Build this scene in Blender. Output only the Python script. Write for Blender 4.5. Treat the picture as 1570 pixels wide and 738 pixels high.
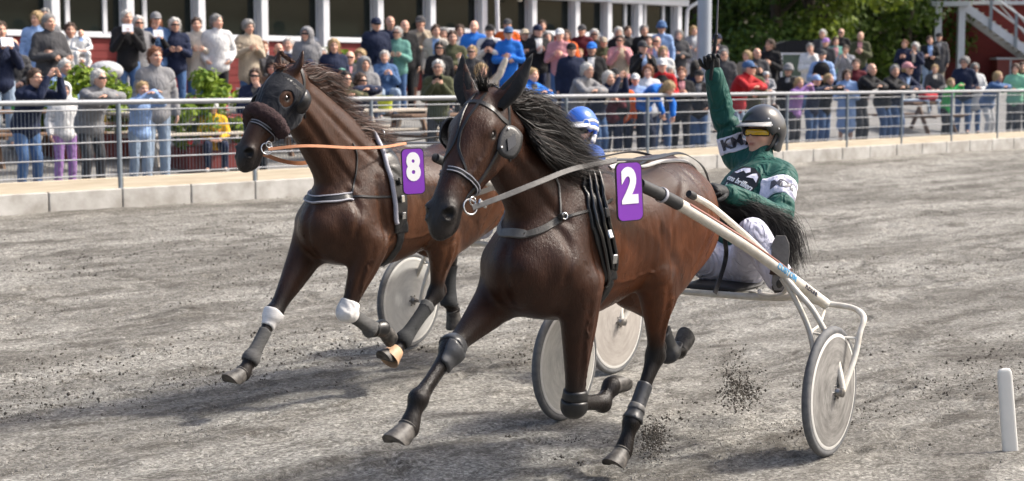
import bpy, bmesh, math, random
import numpy as np
from mathutils import Vector, Matrix
from mathutils.bvhtree import BVHTree
R = math.radians
random.seed(7); RNG = np.random.default_rng(7)
for o in list(bpy.data.objects): bpy.data.objects.remove(o, do_unlink=True)
SC = bpy.context.scene
COL = SC.collection
# ------------------------------------------------------------------ camera
F_PX, HC = 2450.0, 1.93                    # focal length in photo pixels (1570 wide), eye height
TILT = math.atan(250 / F_PX)
cd = bpy.data.cameras.new('camera'); cam = bpy.data.objects.new('camera', cd); COL.objects.link(cam)
cd.sensor_width = 36; cd.lens = F_PX / 1570 * 36; cd.clip_start = .1; cd.clip_end = 2000
cam.location = (0, 0, HC); cam.rotation_euler = (R(90) - TILT, 0, 0)
cd.dof.use_dof = True; cd.dof.focus_distance = 8.1; cd.dof.aperture_fstop = 3.4
SC.camera = cam
# ------------------------------------------------------------------ sky and sun
SUN_EL, SUN_AZ = R(47), math.atan2(.96, .20)     # azimuth clockwise from +Y
W = bpy.data.worlds.new('World'); SC.world = W; W.use_nodes = True
nt = W.node_tree; bg = nt.nodes['Background']
sky = nt.nodes.new('ShaderNodeTexSky'); sky.sky_type = 'NISHITA'; sky.sun_disc = False
sky.sun_elevation = SUN_EL; sky.sun_rotation = SUN_AZ; sky.dust_density = 6.0; sky.air_density = 1.0
nt.links.new(sky.outputs[0], bg.inputs[0]); bg.inputs[1].default_value = .135
sd = bpy.data.lights.new('sun', 'SUN'); sun = bpy.data.objects.new('sun', sd); COL.objects.link(sun)
sd.energy = 2.6; sd.angle = R(5); sd.color = (1.0, .95, .87)
sv = Vector((math.sin(SUN_AZ) * math.cos(SUN_EL), math.cos(SUN_AZ) * math.cos(SUN_EL), math.sin(SUN_EL)))
sun.rotation_euler = sv.to_track_quat('Z', 'Y').to_euler(); sun.location = (20, 10, 30)
SC.view_settings.view_transform = 'Standard'; SC.view_settings.look = 'None'
SC.view_settings.gamma = 1; SC.view_settings.use_curve_mapping = False
SC.view_settings.exposure = .92
SC.render.engine = 'CYCLES'
SC.render.resolution_x, SC.render.resolution_y = 1024, 481
# ================================================================== helpers
V3 = lambda *a: np.array(a, float)
def nrm(v):
    v = np.asarray(v, float); return v / (np.linalg.norm(v) + 1e-12)
def lerp(a, b, t): return a + (b - a) * t
def sstep(a, b, x):
    t = np.clip((np.asarray(x, float) - a) / (b - a), 0, 1); return t * t * (3 - 2 * t)
def catmull(P, n):
    """Catmull-Rom through rows of P, n samples per span (all columns)."""
    P = np.asarray(P, float)
    Q = np.vstack([2 * P[0] - P[1], P, 2 * P[-1] - P[-2]]); out = []
    for i in range(len(P) - 1):
        p0, p1, p2, p3 = Q[i:i + 4]
        for k in range(n):
            t = k / n
            out.append(.5 * (2 * p1 + (p2 - p0) * t + (2 * p0 - 5 * p1 + 4 * p2 - p3) * t * t + (3 * p1 - p0 - 3 * p2 + p3) * t ** 3))
    out.append(P[-1]); return np.array(out)
# ---- objects
def link(o, parent=None, kind=None):
    COL.objects.link(o)
    if parent is not None: o.parent = parent
    if kind: o['kind'] = kind
    return o
def mesh_obj(name, verts, faces, mat, parent=None, smooth=True, kind=None, mats=None, fmat=None):
    me = bpy.data.meshes.new(name)
    me.from_pydata([tuple(map(float, v)) for v in verts], [], [tuple(map(int, f)) for f in faces])
    for m in (mats or [mat]): me.materials.append(m)
    if fmat is not None: me.polygons.foreach_set('material_index', np.asarray(fmat, np.int32))
    me.polygons.foreach_set('use_smooth', np.full(len(me.polygons), bool(smooth)))
    me.update()
    return link(bpy.data.objects.new(name, me), parent, kind)
def set_color(o, cols, name='Col'):
    me = o.data; a = me.color_attributes.new(name, 'FLOAT_COLOR', 'POINT')
    c = np.ones((len(me.vertices), 4), np.float32); c[:, :3] = cols; a.data.foreach_set('color', c.ravel())
def thing(name, label, cat, loc=(0, 0, 0), rz=0, group=None):
    o = bpy.data.objects.new(name, None); COL.objects.link(o); o.empty_display_size = .1
    o.location = loc; o.rotation_euler = (0, 0, rz); return tag(o, label, cat, group)
def tag(o, label, cat, group=None):
    o['label'] = label; o['category'] = cat
    if group: o['group'] = group
    return o
def copy_tree(o, parent=None):
    c = o.copy(); COL.objects.link(c)
    if parent is not None: c.parent = parent
    for ch in o.children: copy_tree(ch, c)
    return c
# ---- a mesh collector
class MB:
    def __init__(s): s.v = []; s.f = []; s.m = []; s.mi = 0
    def add(s, v, f):
        n = len(s.v); s.v.extend([tuple(map(float, p)) for p in v]); s.f.extend([tuple(int(i) + n for i in q) for q in f]); s.m.extend([s.mi] * len(f)); return s
    def box(s, lo, hi, rot=None, org=None, bev=0):
        lo = np.array(lo, float); hi = np.array(hi, float)
        if bev:
            b = min(bev, .45 * (hi - lo).min()); V = []
            for z in (0, 1):
                pass
            # chamfered box: three shrunken slabs' corner points
            c = (lo + hi) / 2; h = (hi - lo) / 2; pts = []
            for sx in (-1, 1):
                for sy in (-1, 1):
                    for sz in (-1, 1):
                        sg = np.array([sx, sy, sz])
                        for ax in range(3):
                            q = c + sg * (h - b); q[ax] = c[ax] + sg[ax] * h[ax]; pts.append(q)
            bm = bmesh.new()
            for q in pts: bm.verts.new(q)
            r = bmesh.ops.convex_hull(bm, input=bm.verts); bmesh.ops.dissolve_limit(bm, angle_limit=.01, verts=bm.verts, edges=bm.edges)
            bm.verts.index_update(); V = [np.array(v.co) for v in bm.verts]; Fc = [[v.index for v in f.verts] for f in bm.faces]; bm.free()
        else:
            V = [np.array([(lo, hi)[i][0], (lo, hi)[j][1], (lo, hi)[k][2]]) for i in (0, 1) for j in (0, 1) for k in (0, 1)]
            Fc = [(0, 1, 3, 2), (4, 6, 7, 5), (0, 4, 5, 1), (2, 3, 7, 6), (0, 2, 6, 4), (1, 5, 7, 3)]
        if rot is not None: V = [np.array(rot) @ p for p in V]
        if org is not None: V = [p + np.asarray(org, float) for p in V]
        return s.add(V, Fc)
    def tube(s, P, r, n=10, cap=True, flat=1.0, ref=None, closed=False):
        P = np.asarray(P, float); m = len(P); r = np.broadcast_to(np.asarray(r, float), (m,))
        T = np.roll(P, -1, 0) - np.roll(P, 1, 0)
        if not closed: T[0] = P[1] - P[0]; T[-1] = P[-1] - P[-2]
        T = T / (np.linalg.norm(T, axis=1)[:, None] + 1e-12)
        if ref is None: ref = V3(0, 0, 1) if abs(T[0][2]) < .9 else V3(1, 0, 0)
        sd = np.asarray(ref, float); V = []
        for i in range(m):
            sd = nrm(sd - T[i] * (sd @ T[i])); up = np.cross(T[i], sd)
            for k in range(n):
                a = 2 * math.pi * k / n; V.append(P[i] + r[i] * (math.cos(a) * sd + flat * math.sin(a) * up))
        Fc = []
        for i in range(m if closed else m - 1):
            j = (i + 1) % m
            for k in range(n): Fc.append((i * n + k, i * n + (k + 1) % n, j * n + (k + 1) % n, j * n + k))
        if cap and not closed: Fc.append(tuple(range(n - 1, -1, -1))); Fc.append(tuple((m - 1) * n + k for k in range(n)))
        return s.add(V, Fc)
    def lathe(s, prof, c=(0, 0, 0), ax=(0, 0, 1), n=24):
        """prof: (radius, height) rows turned about ax through c."""
        ax = nrm(ax); e = nrm(np.cross(ax, (1, 0, 0) if abs(ax[0]) < .9 else (0, 1, 0))); g = np.cross(ax, e); V = []
        for r_, h_ in prof:
            for k in range(n):
                a = 2 * math.pi * k / n; V.append(np.asarray(c) + ax * h_ + max(r_, 1e-4) * (math.cos(a) * e + math.sin(a) * g))
        Fc = [(i * n + k, i * n + (k + 1) % n, (i + 1) * n + (k + 1) % n, (i + 1) * n + k) for i in range(len(prof) - 1) for k in range(n)]
        return s.add(V, Fc)
    def ribbon(s, P, N, w, t):
        """flat strap: path P, surface normals N, width w, thickness t."""
        P = np.asarray(P, float); N = np.asarray(N, float); m = len(P); w = np.broadcast_to(np.asarray(w, float), (m,))
        T = np.gradient(P, axis=0); T /= np.linalg.norm(T, axis=1)[:, None] + 1e-12
        B = np.cross(T, N); B /= np.linalg.norm(B, axis=1)[:, None] + 1e-12; N = np.cross(B, T); V = []
        for i in range(m):
            b = B[i] * w[i] / 2
            for q in (-b, -b * .8 + N[i] * t, b * .8 + N[i] * t, b): V.append(P[i] + q)
        Fc = []
        for i in range(m - 1):
            for k in range(4): Fc.append((i * 4 + k, (i + 1) * 4 + k, (i + 1) * 4 + (k + 1) % 4, i * 4 + (k + 1) % 4))
        Fc += [(0, 1, 2, 3), tuple((m - 1) * 4 + k for k in (3, 2, 1, 0))]
        return s.add(V, Fc)
    def prism(s, poly, o, ex, ey, ez, d):
        """polygon (2-d) in axes ex,ey at o, extruded d along ez."""
        n = len(poly); o, ex, ey, ez = (np.asarray(q, float) for q in (o, ex, ey, ez))
        a = [o + ex * x + ey * y for x, y in poly]; V = a + [p + ez * d for p in a]
        return s.add(V, [tuple(range(n - 1, -1, -1)), tuple(range(n, 2 * n))] + [(i, (i + 1) % n, n + (i + 1) % n, n + i) for i in range(n)])
    def build(s, name, mat, parent=None, smooth=False, kind=None, mats=None, sharp=True):
        o = mesh_obj(name, s.v, s.f, mat, parent, smooth, kind, mats, s.m if mats else None)
        if smooth and sharp:
            o.data.set_sharp_from_angle(angle=R(38))
        return o
# ---- signed-distance sculpting
class Field:
    def __init__(s, lo, hi, h):
        s.lo = np.array(lo, float); s.h = h; s.n = np.ceil((np.array(hi) - s.lo) / h).astype(int) + 1
        s.F = np.full(s.n, 9.0, np.float32)
        s.ax = [(s.lo[i] + h * np.arange(s.n[i])).astype(np.float32) for i in range(3)]
    def sl(s, lo, hi):
        a = np.clip(np.floor((np.asarray(lo) - s.lo) / s.h).astype(int), 0, s.n); b = np.clip(np.ceil((np.asarray(hi) - s.lo) / s.h).astype(int) + 1, 0, s.n)
        return tuple(slice(int(x), int(y)) for x, y in zip(a, b))
    def _seg(s, G, off, p0, p1, ab0, ab1, ref, pad):
        m = max(*ab0, *ab1) + pad; sl = s.sl(np.minimum(p0, p1) - m, np.maximum(p0, p1) + m)
        sub = tuple(slice(q.start - o, q.stop - o) for q, o in zip(sl, off))
        if any(q.stop <= q.start for q in sl): return
        t = p1 - p0; L = np.linalg.norm(t) + 1e-9; t = t / L
        sd = ref - t * (ref @ t); sd = nrm(sd); up = np.cross(t, sd)
        X = s.ax[0][sl[0]][:, None, None] - p0[0]; Y = s.ax[1][sl[1]][None, :, None] - p0[1]; Z = s.ax[2][sl[2]][None, None, :] - p0[2]
        w = X * t[0] + Y * t[1] + Z * t[2]; sc = np.clip(w, 0, L); ax = w - sc; sc = sc / L
        u = X * sd[0] + Y * sd[1] + Z * sd[2]; v = X * up[0] + Y * up[1] + Z * up[2]
        a = lerp(ab0[0], ab1[0], sc); b = lerp(ab0[1], ab1[1], sc); r = np.minimum(a, b)
        d = (np.sqrt((u / a) ** 2 + (v / b) ** 2 + (ax / r) ** 2) - 1) * np.sqrt(a * b) * .9
        g = G[sub]; np.minimum(g, d, out=g)
    def limb(s, P, k=.03, sub=4, ref=(0, 1, 0), carve=False):
        """P rows: x y z a b.  a = half width along ref, b = half depth."""
        P = np.asarray(P, float)
        if P.shape[1] == 4: P = np.hstack([P, P[:, 3:4]])
        Q = catmull(P, sub) if len(P) > 2 else np.array([lerp(P[0], P[1], t) for t in np.linspace(0, 1, 2)])
        pad = k + 3 * s.h; m = Q[:, 3:].max() + pad
        sl = s.sl(Q[:, :3].min(0) - m, Q[:, :3].max(0) + m); off = [q.start for q in sl]
        G = np.full([q.stop - q.start for q in sl], 9.0, np.float32); ref = np.asarray(ref, float)
        for i in range(len(Q) - 1): s._seg(G, off, Q[i, :3], Q[i + 1, :3], Q[i, 3:5], Q[i + 1, 3:5], ref, pad)
        s._mix(sl, G, k, carve)
    def ell(s, c, r, k=.03, rot=None, carve=False):
        c = np.asarray(c, float); r = np.asarray(r, float) * np.ones(3); m = r.max() + k + 3 * s.h; sl = s.sl(c - m, c + m)
        X = s.ax[0][sl[0]][:, None, None] - c[0]; Y = s.ax[1][sl[1]][None, :, None] - c[1]; Z = s.ax[2][sl[2]][None, None, :] - c[2]
        if rot is not None:
            q = [X * rot[i][0] + Y * rot[i][1] + Z * rot[i][2] for i in range(3)]
        else: q = [X, Y, Z]
        d = (np.sqrt((q[0] / r[0]) ** 2 + (q[1] / r[1]) ** 2 + (q[2] / r[2]) ** 2) - 1) * r.min()
        s._mix(sl, d.astype(np.float32), k, carve)
    def _mix(s, sl, G, k, carve):
        A = s.F[sl]
        if carve:
            B = -G; h = np.clip(k - np.abs(A - B), 0, None) / max(k, 1e-6); s.F[sl] = np.maximum(A, B) + h * h * k * .25
        else:
            h = np.clip(k - np.abs(A - G), 0, None) / max(k, 1e-6); s.F[sl] = np.minimum(A, G) - h * h * k * .25
    def mesh(s, smooth=1):
        F, h = s.F, s.h; I = F < 0; n = np.array(F.shape)
        c = sum(I[i:n[0] - 1 + i, j:n[1] - 1 + j, k:n[2] - 1 + k].astype(np.int8) for i in (0, 1) for j in (0, 1) for k in (0, 1))
        act = np.argwhere((c > 0) & (c < 8)); idx = np.full(n - 1, -1, np.int64); idx[tuple(act.T)] = np.arange(len(act))
        acc = np.zeros((len(act), 3)); cnt = np.zeros(len(act))
        cor = [(i, j, k) for i in (0, 1) for j in (0, 1) for k in (0, 1)]
        for a in cor:
            for d in range(3):
                if a[d]: continue
                b = list(a); b[d] = 1
                fa = F[tuple((act + a).T)]; fb = F[tuple((act + b).T)]; x = (fa < 0) != (fb < 0)
                t = np.where(x, fa / np.where(x, fa - fb, 1), 0); p = act + np.array(a, float); p[:, d] += t
                acc[x] += p[x]; cnt[x] += 1
        V = s.lo + h * acc / cnt[:, None]; Q = []
        for d in range(3):
            e, f = (d + 1) % 3, (d + 2) % 3
            lo = [slice(None)] * 3; hi = [slice(None)] * 3; lo[d] = slice(0, n[d] - 1); hi[d] = slice(1, n[d])
            g = np.argwhere(I[tuple(lo)] != I[tuple(hi)]); g = g[(g[:, e] > 0) & (g[:, f] > 0) & (g[:, e] < n[e] - 1) & (g[:, f] < n[f] - 1)]
            ins = I[tuple(g.T)]; q = []
            for de, df in ((-1, -1), (0, -1), (0, 0), (-1, 0)):
                w = g.copy(); w[:, e] += de; w[:, f] += df; q.append(idx[tuple(w.T)])
            q = np.stack(q, 1); q[~ins] = q[~ins][:, ::-1]; Q.append(q)
        Q = np.vstack(Q); Q = Q[(Q >= 0).all(1)]
        for _ in range(smooth):
            acc = np.zeros_like(V); cnt = np.zeros(len(V))
            for a, b in ((0, 1), (1, 2), (2, 3), (3, 0)):
                np.add.at(acc, Q[:, a], V[Q[:, b]]); np.add.at(acc, Q[:, b], V[Q[:, a]]); np.add.at(cnt, Q[:, a], 1); np.add.at(cnt, Q[:, b], 1)
            V = .5 * V + .5 * acc / np.maximum(cnt, 1)[:, None]
        return V, Q
def bulk_mesh(name, V, Q):
    me = bpy.data.meshes.new(name); V = np.asarray(V, np.float32); Q = np.asarray(Q, np.int32)
    me.vertices.add(len(V)); me.vertices.foreach_set('co', V.ravel())
    k = Q.shape[1]; me.loops.add(Q.size); me.loops.foreach_set('vertex_index', Q.ravel())
    me.polygons.add(len(Q)); me.polygons.foreach_set('loop_start', np.arange(0, Q.size, k, dtype=np.int32))
    me.update(calc_edges=True); me.polygons.foreach_set('use_smooth', np.ones(len(Q), bool)); return me
def field_obj(fl, name, mat, parent=None, smooth=1):
    V, Q = fl.mesh(smooth); me = bulk_mesh(name, V, Q); me.materials.append(mat)
    return link(bpy.data.objects.new(name, me), parent), V, Q
class Surf:
    """closest-surface queries on a local mesh, for laying straps."""
    def __init__(s, V, Q): s.t = BVHTree.FromPolygons([tuple(map(float, v)) for v in V], [tuple(map(int, q)) for q in Q])
    def near(s, p):
        c, n, i, d = s.t.find_nearest(Vector(p)); return np.array(c), np.array(n)
    def hit(s, o, d):
        c, n, i, dd = s.t.ray_cast(Vector(o), Vector(d)); return (np.array(c), np.array(n)) if c is not None else (None, None)
    def strap(s, mb, pts, w, t=.004, off=.001, n=10, snap=True, relax=2):
        P = catmull(pts, n) if len(pts) > 2 else np.array([lerp(np.asarray(pts[0]), np.asarray(pts[1]), q) for q in np.linspace(0, 1, n)])
        Ns = []
        O = []
        for p in P:
            c, nn = s.near(p)
            if snap: O.append(c + nn * off)
            else:
                O.append(p)
            Ns.append(nn)
        O = np.array(O); Ns = np.array(Ns)
        for _ in range(relax):
            Ns[1:-1] = (Ns[:-2] + 2 * Ns[1:-1] + Ns[2:]) / 4; O[1:-1] = (O[:-2] + 2 * O[1:-1] + O[2:]) / 4
        if snap:
            for i in range(len(O)):
                c, nn = s.near(O[i]); dd = (O[i] - c) @ nn
                if dd < off: O[i] = c + nn * off
        Ns /= np.linalg.norm(Ns, axis=1)[:, None]
        mb.ribbon(O, Ns, w, t); return O, Ns
# ---- camera ray for reading positions off the photograph onto modelled surfaces
_c, _s = math.cos(TILT), math.sin(TILT)
def pix_ray(px, py): return V3((px - 785) / F_PX, _c + _s * (369 - py) / F_PX, -_s + _c * (369 - py) / F_PX)
CAMP = V3(0, 0, HC)
def pix_at(px, py, Y):
    d = pix_ray(px, py); return CAMP + d * (Y / d[1])
class Frame:
    """a heading frame on the track: x forward, y to the animal's left, z up"""
    def __init__(s, o, ang):
        a = R(ang); s.o = V3(o[0], o[1], 0); s.h = V3(-math.sin(a), -math.cos(a), 0); s.l = V3(-s.h[1], s.h[0], 0)
        s.rz = math.atan2(s.h[1], s.h[0])
    def loc(s, p): q = np.asarray(p) - s.o; return V3(q @ s.h, q @ s.l, q[2])
    def dirl(s, d): return V3(d @ s.h, d @ s.l, d[2])
    def w(s, p): return s.o + p[0] * s.h + p[1] * s.l + V3(0, 0, p[2])
    def plane_y(s, px, py, y):
        o = s.loc(CAMP); d = s.dirl(pix_ray(px, py)); return o + d * ((y - o[1]) / d[1])
    def plane_x(s, px, py, x):
        o = s.loc(CAMP); d = s.dirl(pix_ray(px, py)); return o + d * ((x - o[0]) / d[0])
    def on(s, surf, px, py): return surf.hit(s.loc(CAMP), s.dirl(pix_ray(px, py)))
# ================================================================== materials
MATS = {}
def new_mat(name):
    m = bpy.data.materials.new(name); m.use_nodes = True; nt = m.node_tree; return m, nt, nt.nodes['Principled BSDF']
def NN(nt, t, **kw):
    n = nt.nodes.new(t)
    for k, v in kw.items():
        if k in n.inputs: n.inputs[k].default_value = v
        else: setattr(n, k, v)
    return n
def coords(nt, scale=1, obj=True):
    tc = nt.nodes.new('ShaderNodeTexCoord'); mp = nt.nodes.new('ShaderNodeMapping')
    mp.inputs['Scale'].default_value = scale if hasattr(scale, '__len__') else (scale,) * 3
    nt.links.new(tc.outputs['Object' if obj else 'Generated'], mp.inputs[0]); return mp.outputs[0]
def bump(nt, b, h, strength=.3, dist=.01, prev=None):
    n = NN(nt, 'ShaderNodeBump'); n.inputs['Strength'].default_value = strength; n.inputs['Distance'].default_value = dist
    nt.links.new(h, n.inputs['Height'])
    if prev is not None: nt.links.new(prev, n.inputs['Normal'])
    nt.links.new(n.outputs[0], b.inputs['Normal']); return n.outputs[0]
def pm(name, col, rough=.6, metal=0, var=.25, vs=8, bs=0, bsc=60, spec=.5, coat=0, sheen=0, col2=None, trans=0, scale3=None, detail=5, bd=.004):
    """plain procedural material: two tones mixed by noise, optional bump"""
    if name in MATS: return MATS[name]
    m, nt, b = new_mat(name); col = np.array(col, float); c2 = np.array(col2 if col2 is not None else col * (1 - var), float)
    co = coords(nt, scale3 or 1)
    n = NN(nt, 'ShaderNodeTexNoise', Scale=vs, Detail=detail, Roughness=.6); nt.links.new(co, n.inputs['Vector'])
    rp = NN(nt, 'ShaderNodeValToRGB'); rp.color_ramp.elements[0].position = .3; rp.color_ramp.elements[1].position = .7
    rp.color_ramp.elements[0].color = (*c2, 1); rp.color_ramp.elements[1].color = (*col, 1)
    nt.links.new(n.outputs['Fac'], rp.inputs[0]); nt.links.new(rp.outputs[0], b.inputs['Base Color'])
    b.inputs['Roughness'].default_value = rough; b.inputs['Metallic'].default_value = metal
    b.inputs['Specular IOR Level'].default_value = spec; b.inputs['Coat Weight'].default_value = coat; b.inputs['Sheen Weight'].default_value = sheen
    if bs:
        n2 = NN(nt, 'ShaderNodeTexNoise', Scale=bsc, Detail=4); nt.links.new(co, n2.inputs['Vector']); bump(nt, b, n2.outputs['Fac'], bs, bd)
    MATS[name] = m; return m
def cloth(name, col, rough=.85, fold=.5, weave=0, stripe=None, var=.18):
    """fabric: soft folds, slight fading"""
    if name in MATS: return MATS[name]
    m, nt, b = new_mat(name); col = np.array(col, float); co = coords(nt)
    n = NN(nt, 'ShaderNodeTexNoise', Scale=7, Detail=4, Roughness=.55, Distortion=.6); nt.links.new(co, n.inputs['Vector'])
    rp = NN(nt, 'ShaderNodeValToRGB'); rp.color_ramp.elements[0].color = (*(col * (1 - var)), 1); rp.color_ramp.elements[1].color = (*np.clip(col * (1 + var * .5), 0, .9), 1)
    rp.color_ramp.elements[0].position = .3; rp.color_ramp.elements[1].position = .75
    nt.links.new(n.outputs['Fac'], rp.inputs[0]); out = rp.outputs[0]
    if stripe is not None:
        w = NN(nt, 'ShaderNodeTexWave', Scale=stripe[1], wave_type='BANDS', bands_direction='Z'); nt.links.new(co, w.inputs['Vector'])
        th = NN(nt, 'ShaderNodeMath', operation='GREATER_THAN'); th.inputs[1].default_value = .5; nt.links.new(w.outputs['Fac'], th.inputs[0])
        mx = NN(nt, 'ShaderNodeMixRGB'); mx.inputs[2].default_value = (*stripe[0], 1); nt.links.new(th.outputs[0], mx.inputs[0]); nt.links.new(out, mx.inputs[1]); out = mx.outputs[0]
    nt.links.new(out, b.inputs['Base Color']); b.inputs['Roughness'].default_value = rough; b.inputs['Sheen Weight'].default_value = .06
    b.inputs['Specular IOR Level'].default_value = .25
    w1 = NN(nt, 'ShaderNodeTexNoise', Scale=11, Detail=2.5, Distortion=1.3); mp2 = coords(nt, (1, 1, .55)); nt.links.new(mp2, w1.inputs['Vector'])
    bump(nt, b, w1.outputs['Fac'], fold, .05)
    MATS[name] = m; return m
def attr_mat(name, rough=.5, bs=.2, bsc=120, spec=.5, sheen=0, stretch=(1, 1, 1), var=.2, vs=14, bd=.004, sss=0, rvar=0, hairy=0):
    """colour from the mesh's own 'Col' attribute with noise variation on top"""
    if name in MATS: return MATS[name]
    m, nt, b = new_mat(name); a = NN(nt, 'ShaderNodeAttribute', attribute_name='Col'); co = coords(nt, stretch)
    n = NN(nt, 'ShaderNodeTexNoise', Scale=vs, Detail=6, Roughness=.65); nt.links.new(co, n.inputs['Vector'])
    mr = NN(nt, 'ShaderNodeMapRange'); mr.inputs[1].default_value = .25; mr.inputs[2].default_value = .75; mr.inputs[3].default_value = 1 - var; mr.inputs[4].default_value = 1 + var
    nt.links.new(n.outputs['Fac'], mr.inputs[0])
    mx = NN(nt, 'ShaderNodeVectorMath', operation='SCALE'); nt.links.new(a.outputs['Color'], mx.inputs[0]); nt.links.new(mr.outputs[0], mx.inputs['Scale'])
    nt.links.new(mx.outputs[0], b.inputs['Base Color']); b.inputs['Roughness'].default_value = rough; b.inputs['Specular IOR Level'].default_value = spec
    b.inputs['Sheen Weight'].default_value = sheen
    if rvar:
        n3 = NN(nt, 'ShaderNodeTexNoise', Scale=5, Detail=5); nt.links.new(co, n3.inputs['Vector'])
        m3 = NN(nt, 'ShaderNodeMapRange'); m3.inputs[1].default_value = .35; m3.inputs[2].default_value = .65; m3.inputs[3].default_value = rough - rvar; m3.inputs[4].default_value = rough + rvar
        nt.links.new(n3.outputs['Fac'], m3.inputs[0]); nt.links.new(m3.outputs[0], b.inputs['Roughness'])
    if sss: b.inputs['Subsurface Weight'].default_value = sss; b.inputs['Subsurface Radius'].default_value = (.01, .004, .002)
    if bs:
        n2 = NN(nt, 'ShaderNodeTexNoise', Scale=bsc, Detail=5, Roughness=.6); nt.links.new(co, n2.inputs['Vector']); nb = bump(nt, b, n2.outputs['Fac'], bs, bd)
        if hairy:
            mp = coords(nt, (1.0, 1.4, .28)); n4 = NN(nt, 'ShaderNodeTexNoise', Scale=95, Detail=4, Roughness=.7, Distortion=.5); nt.links.new(mp, n4.inputs['Vector']); nb = bump(nt, b, n4.outputs['Fac'], hairy, .006, nb)
            n5 = NN(nt, 'ShaderNodeTexNoise', Scale=7, Detail=6, Roughness=.7); nt.links.new(co, n5.inputs['Vector']); du = NN(nt, 'ShaderNodeMapRange'); du.inputs[1].default_value = .52; du.inputs[2].default_value = .78; du.inputs[4].default_value = .05; nt.links.new(n5.outputs['Fac'], du.inputs[0])
            mx2 = NN(nt, 'ShaderNodeMixRGB'); mx2.inputs[2].default_value = (.16, .12, .09, 1); nt.links.new(du.outputs[0], mx2.inputs[0]); nt.links.new(mx.outputs[0], mx2.inputs[1]); nt.links.new(mx2.outputs[0], b.inputs['Base Color'])
    MATS[name] = m; return m
# ================================================================== setting
P0F = V3(-4.84, 19.6, 0); UF = V3(.6984, .7157, 0); NF = V3(.7157, -.6984, 0)        # fence post 0, along the fence, towards the track
RZF = math.atan2(UF[1], UF[0]); ZT, ZK, ZB, ZR, ZY = .35, .58, .712, 1.666, .52       # track edge, kerb top, board top, rail top, yard ground
def FPt(a, b, z=0): return P0F + UF * a - NF * b + V3(0, 0, z)
def a_of(px, b):
    """distance along the fence at which pixel column px meets the line b metres behind it"""
    d = V3((px - 785) / F_PX, _c + _s * 250 / F_PX, 0); d = d / np.linalg.norm(d); o = P0F - NF * b; M = np.array([[d[0], -UF[0]], [d[1], -UF[1]]]); t = np.linalg.solve(M, o[:2]); return t[1]
def yard_z(b): return ZY + .165 * max(0., min(b, 8.6) - 1.6)
def track_z(d): return ZT * np.clip(1 - d / 8.5, 0, 1) ** 1.2
# ---- track
rng = np.random.default_rng(2)
def vnoise(x, y, f, seed):
    g = np.random.default_rng(seed).uniform(-1, 1, (256, 256)); X, Y = x * f, y * f; i, j = np.floor(X).astype(int), np.floor(Y).astype(int); u, v = X - i, Y - j; u = u * u * (3 - 2 * u); v = v * v * (3 - 2 * v); G = lambda a, b: g[a % 256, b % 256]
    return (G(i, j) * (1 - u) + G(i + 1, j) * u) * (1 - v) + (G(i, j + 1) * (1 - u) + G(i + 1, j + 1) * u) * v
aa = np.concatenate([[-180, -60, -30], np.arange(-14, 22, .048), [28, 45, 90, 200]]); dd = np.concatenate([np.arange(.0, 4.5, .06), np.arange(4.5, 14.5, .038), [16, 20, 30, 60, 160]])
A, D = np.meshgrid(aa, dd, indexing='ij'); Z = track_z(D)
rough = .010 * vnoise(A, D, 3.1, 1) + .007 * vnoise(A, D, 7.3, 2) + .004 * vnoise(A * .6, D, 15., 3) + .014 * vnoise(A * .16, D, 1.3, 5)
rough += .006 * np.sin(D * 2 * math.pi / .21 + 1.5 * vnoise(A * .2, D * .2, 1.0, 6)) * np.clip(.4 + vnoise(A * .15, D, .9, 7), 0, 1)      # harrow lines
hp_ = np.random.default_rng(12)
for _ in range(1500):                                   # hoof prints
    a0 = hp_.uniform(-6, 14); d0 = hp_.choice([4.2, 6.0, 8.2, 9.7, 11.6, 12.6]) + hp_.normal(0, .55); i0, i1 = np.searchsorted(aa, (a0 - .16, a0 + .16)); j0, j1 = np.searchsorted(dd, (d0 - .16, d0 + .16)); r2 = np.hypot((A[i0:i1, j0:j1] - a0) / 1.15, D[i0:i1, j0:j1] - d0); dep = hp_.uniform(.008, .022)
    rough[i0:i1, j0:j1] += -dep * np.exp(-(r2 / .055) ** 4) + dep * .55 * np.exp(-((r2 - .085) / .03) ** 2)
for d0 in (11.05, 12.55, 8.0, 9.75, 6.7, 5.2):            # wheel ruts
    w_ = d0 + .10 * np.sin(A * .25 + d0); rough += -.011 * np.exp(-((D - w_) / .035) ** 2) + .005 * np.exp(-((np.abs(D - w_) - .07) / .03) ** 2)
Z = Z + rough * ((A > -14) & (A < 22) & (D < 14.4)) - .008
P = P0F[None, None, :] + UF * A[..., None] + NF * D[..., None]; P[..., 2] = Z; na, nd = A.shape; ii = np.arange(na * nd).reshape(na, nd)
Q = np.stack([ii[:-1, :-1], ii[:-1, 1:], ii[1:, 1:], ii[1:, :-1]], -1).reshape(-1, 4)
m, nt, b = new_mat('track_gravel'); L = nt.links.new
tc = NN(nt, 'ShaderNodeTexCoord'); rot = NN(nt, 'ShaderNodeMapping'); rot.inputs['Rotation'].default_value = (0, 0, -RZF); L(tc.outputs['Object'], rot.inputs[0])
def noise(scale, det, sc=(1, 1, 1), rg=.6, dist=0):
    mp = NN(nt, 'ShaderNodeMapping'); mp.inputs['Scale'].default_value = sc; L(rot.outputs[0], mp.inputs[0]); n = NN(nt, 'ShaderNodeTexNoise', Scale=scale, Detail=det, Roughness=rg, Distortion=dist); L(mp.outputs[0], n.inputs['Vector']); return n.outputs['Fac']
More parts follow.
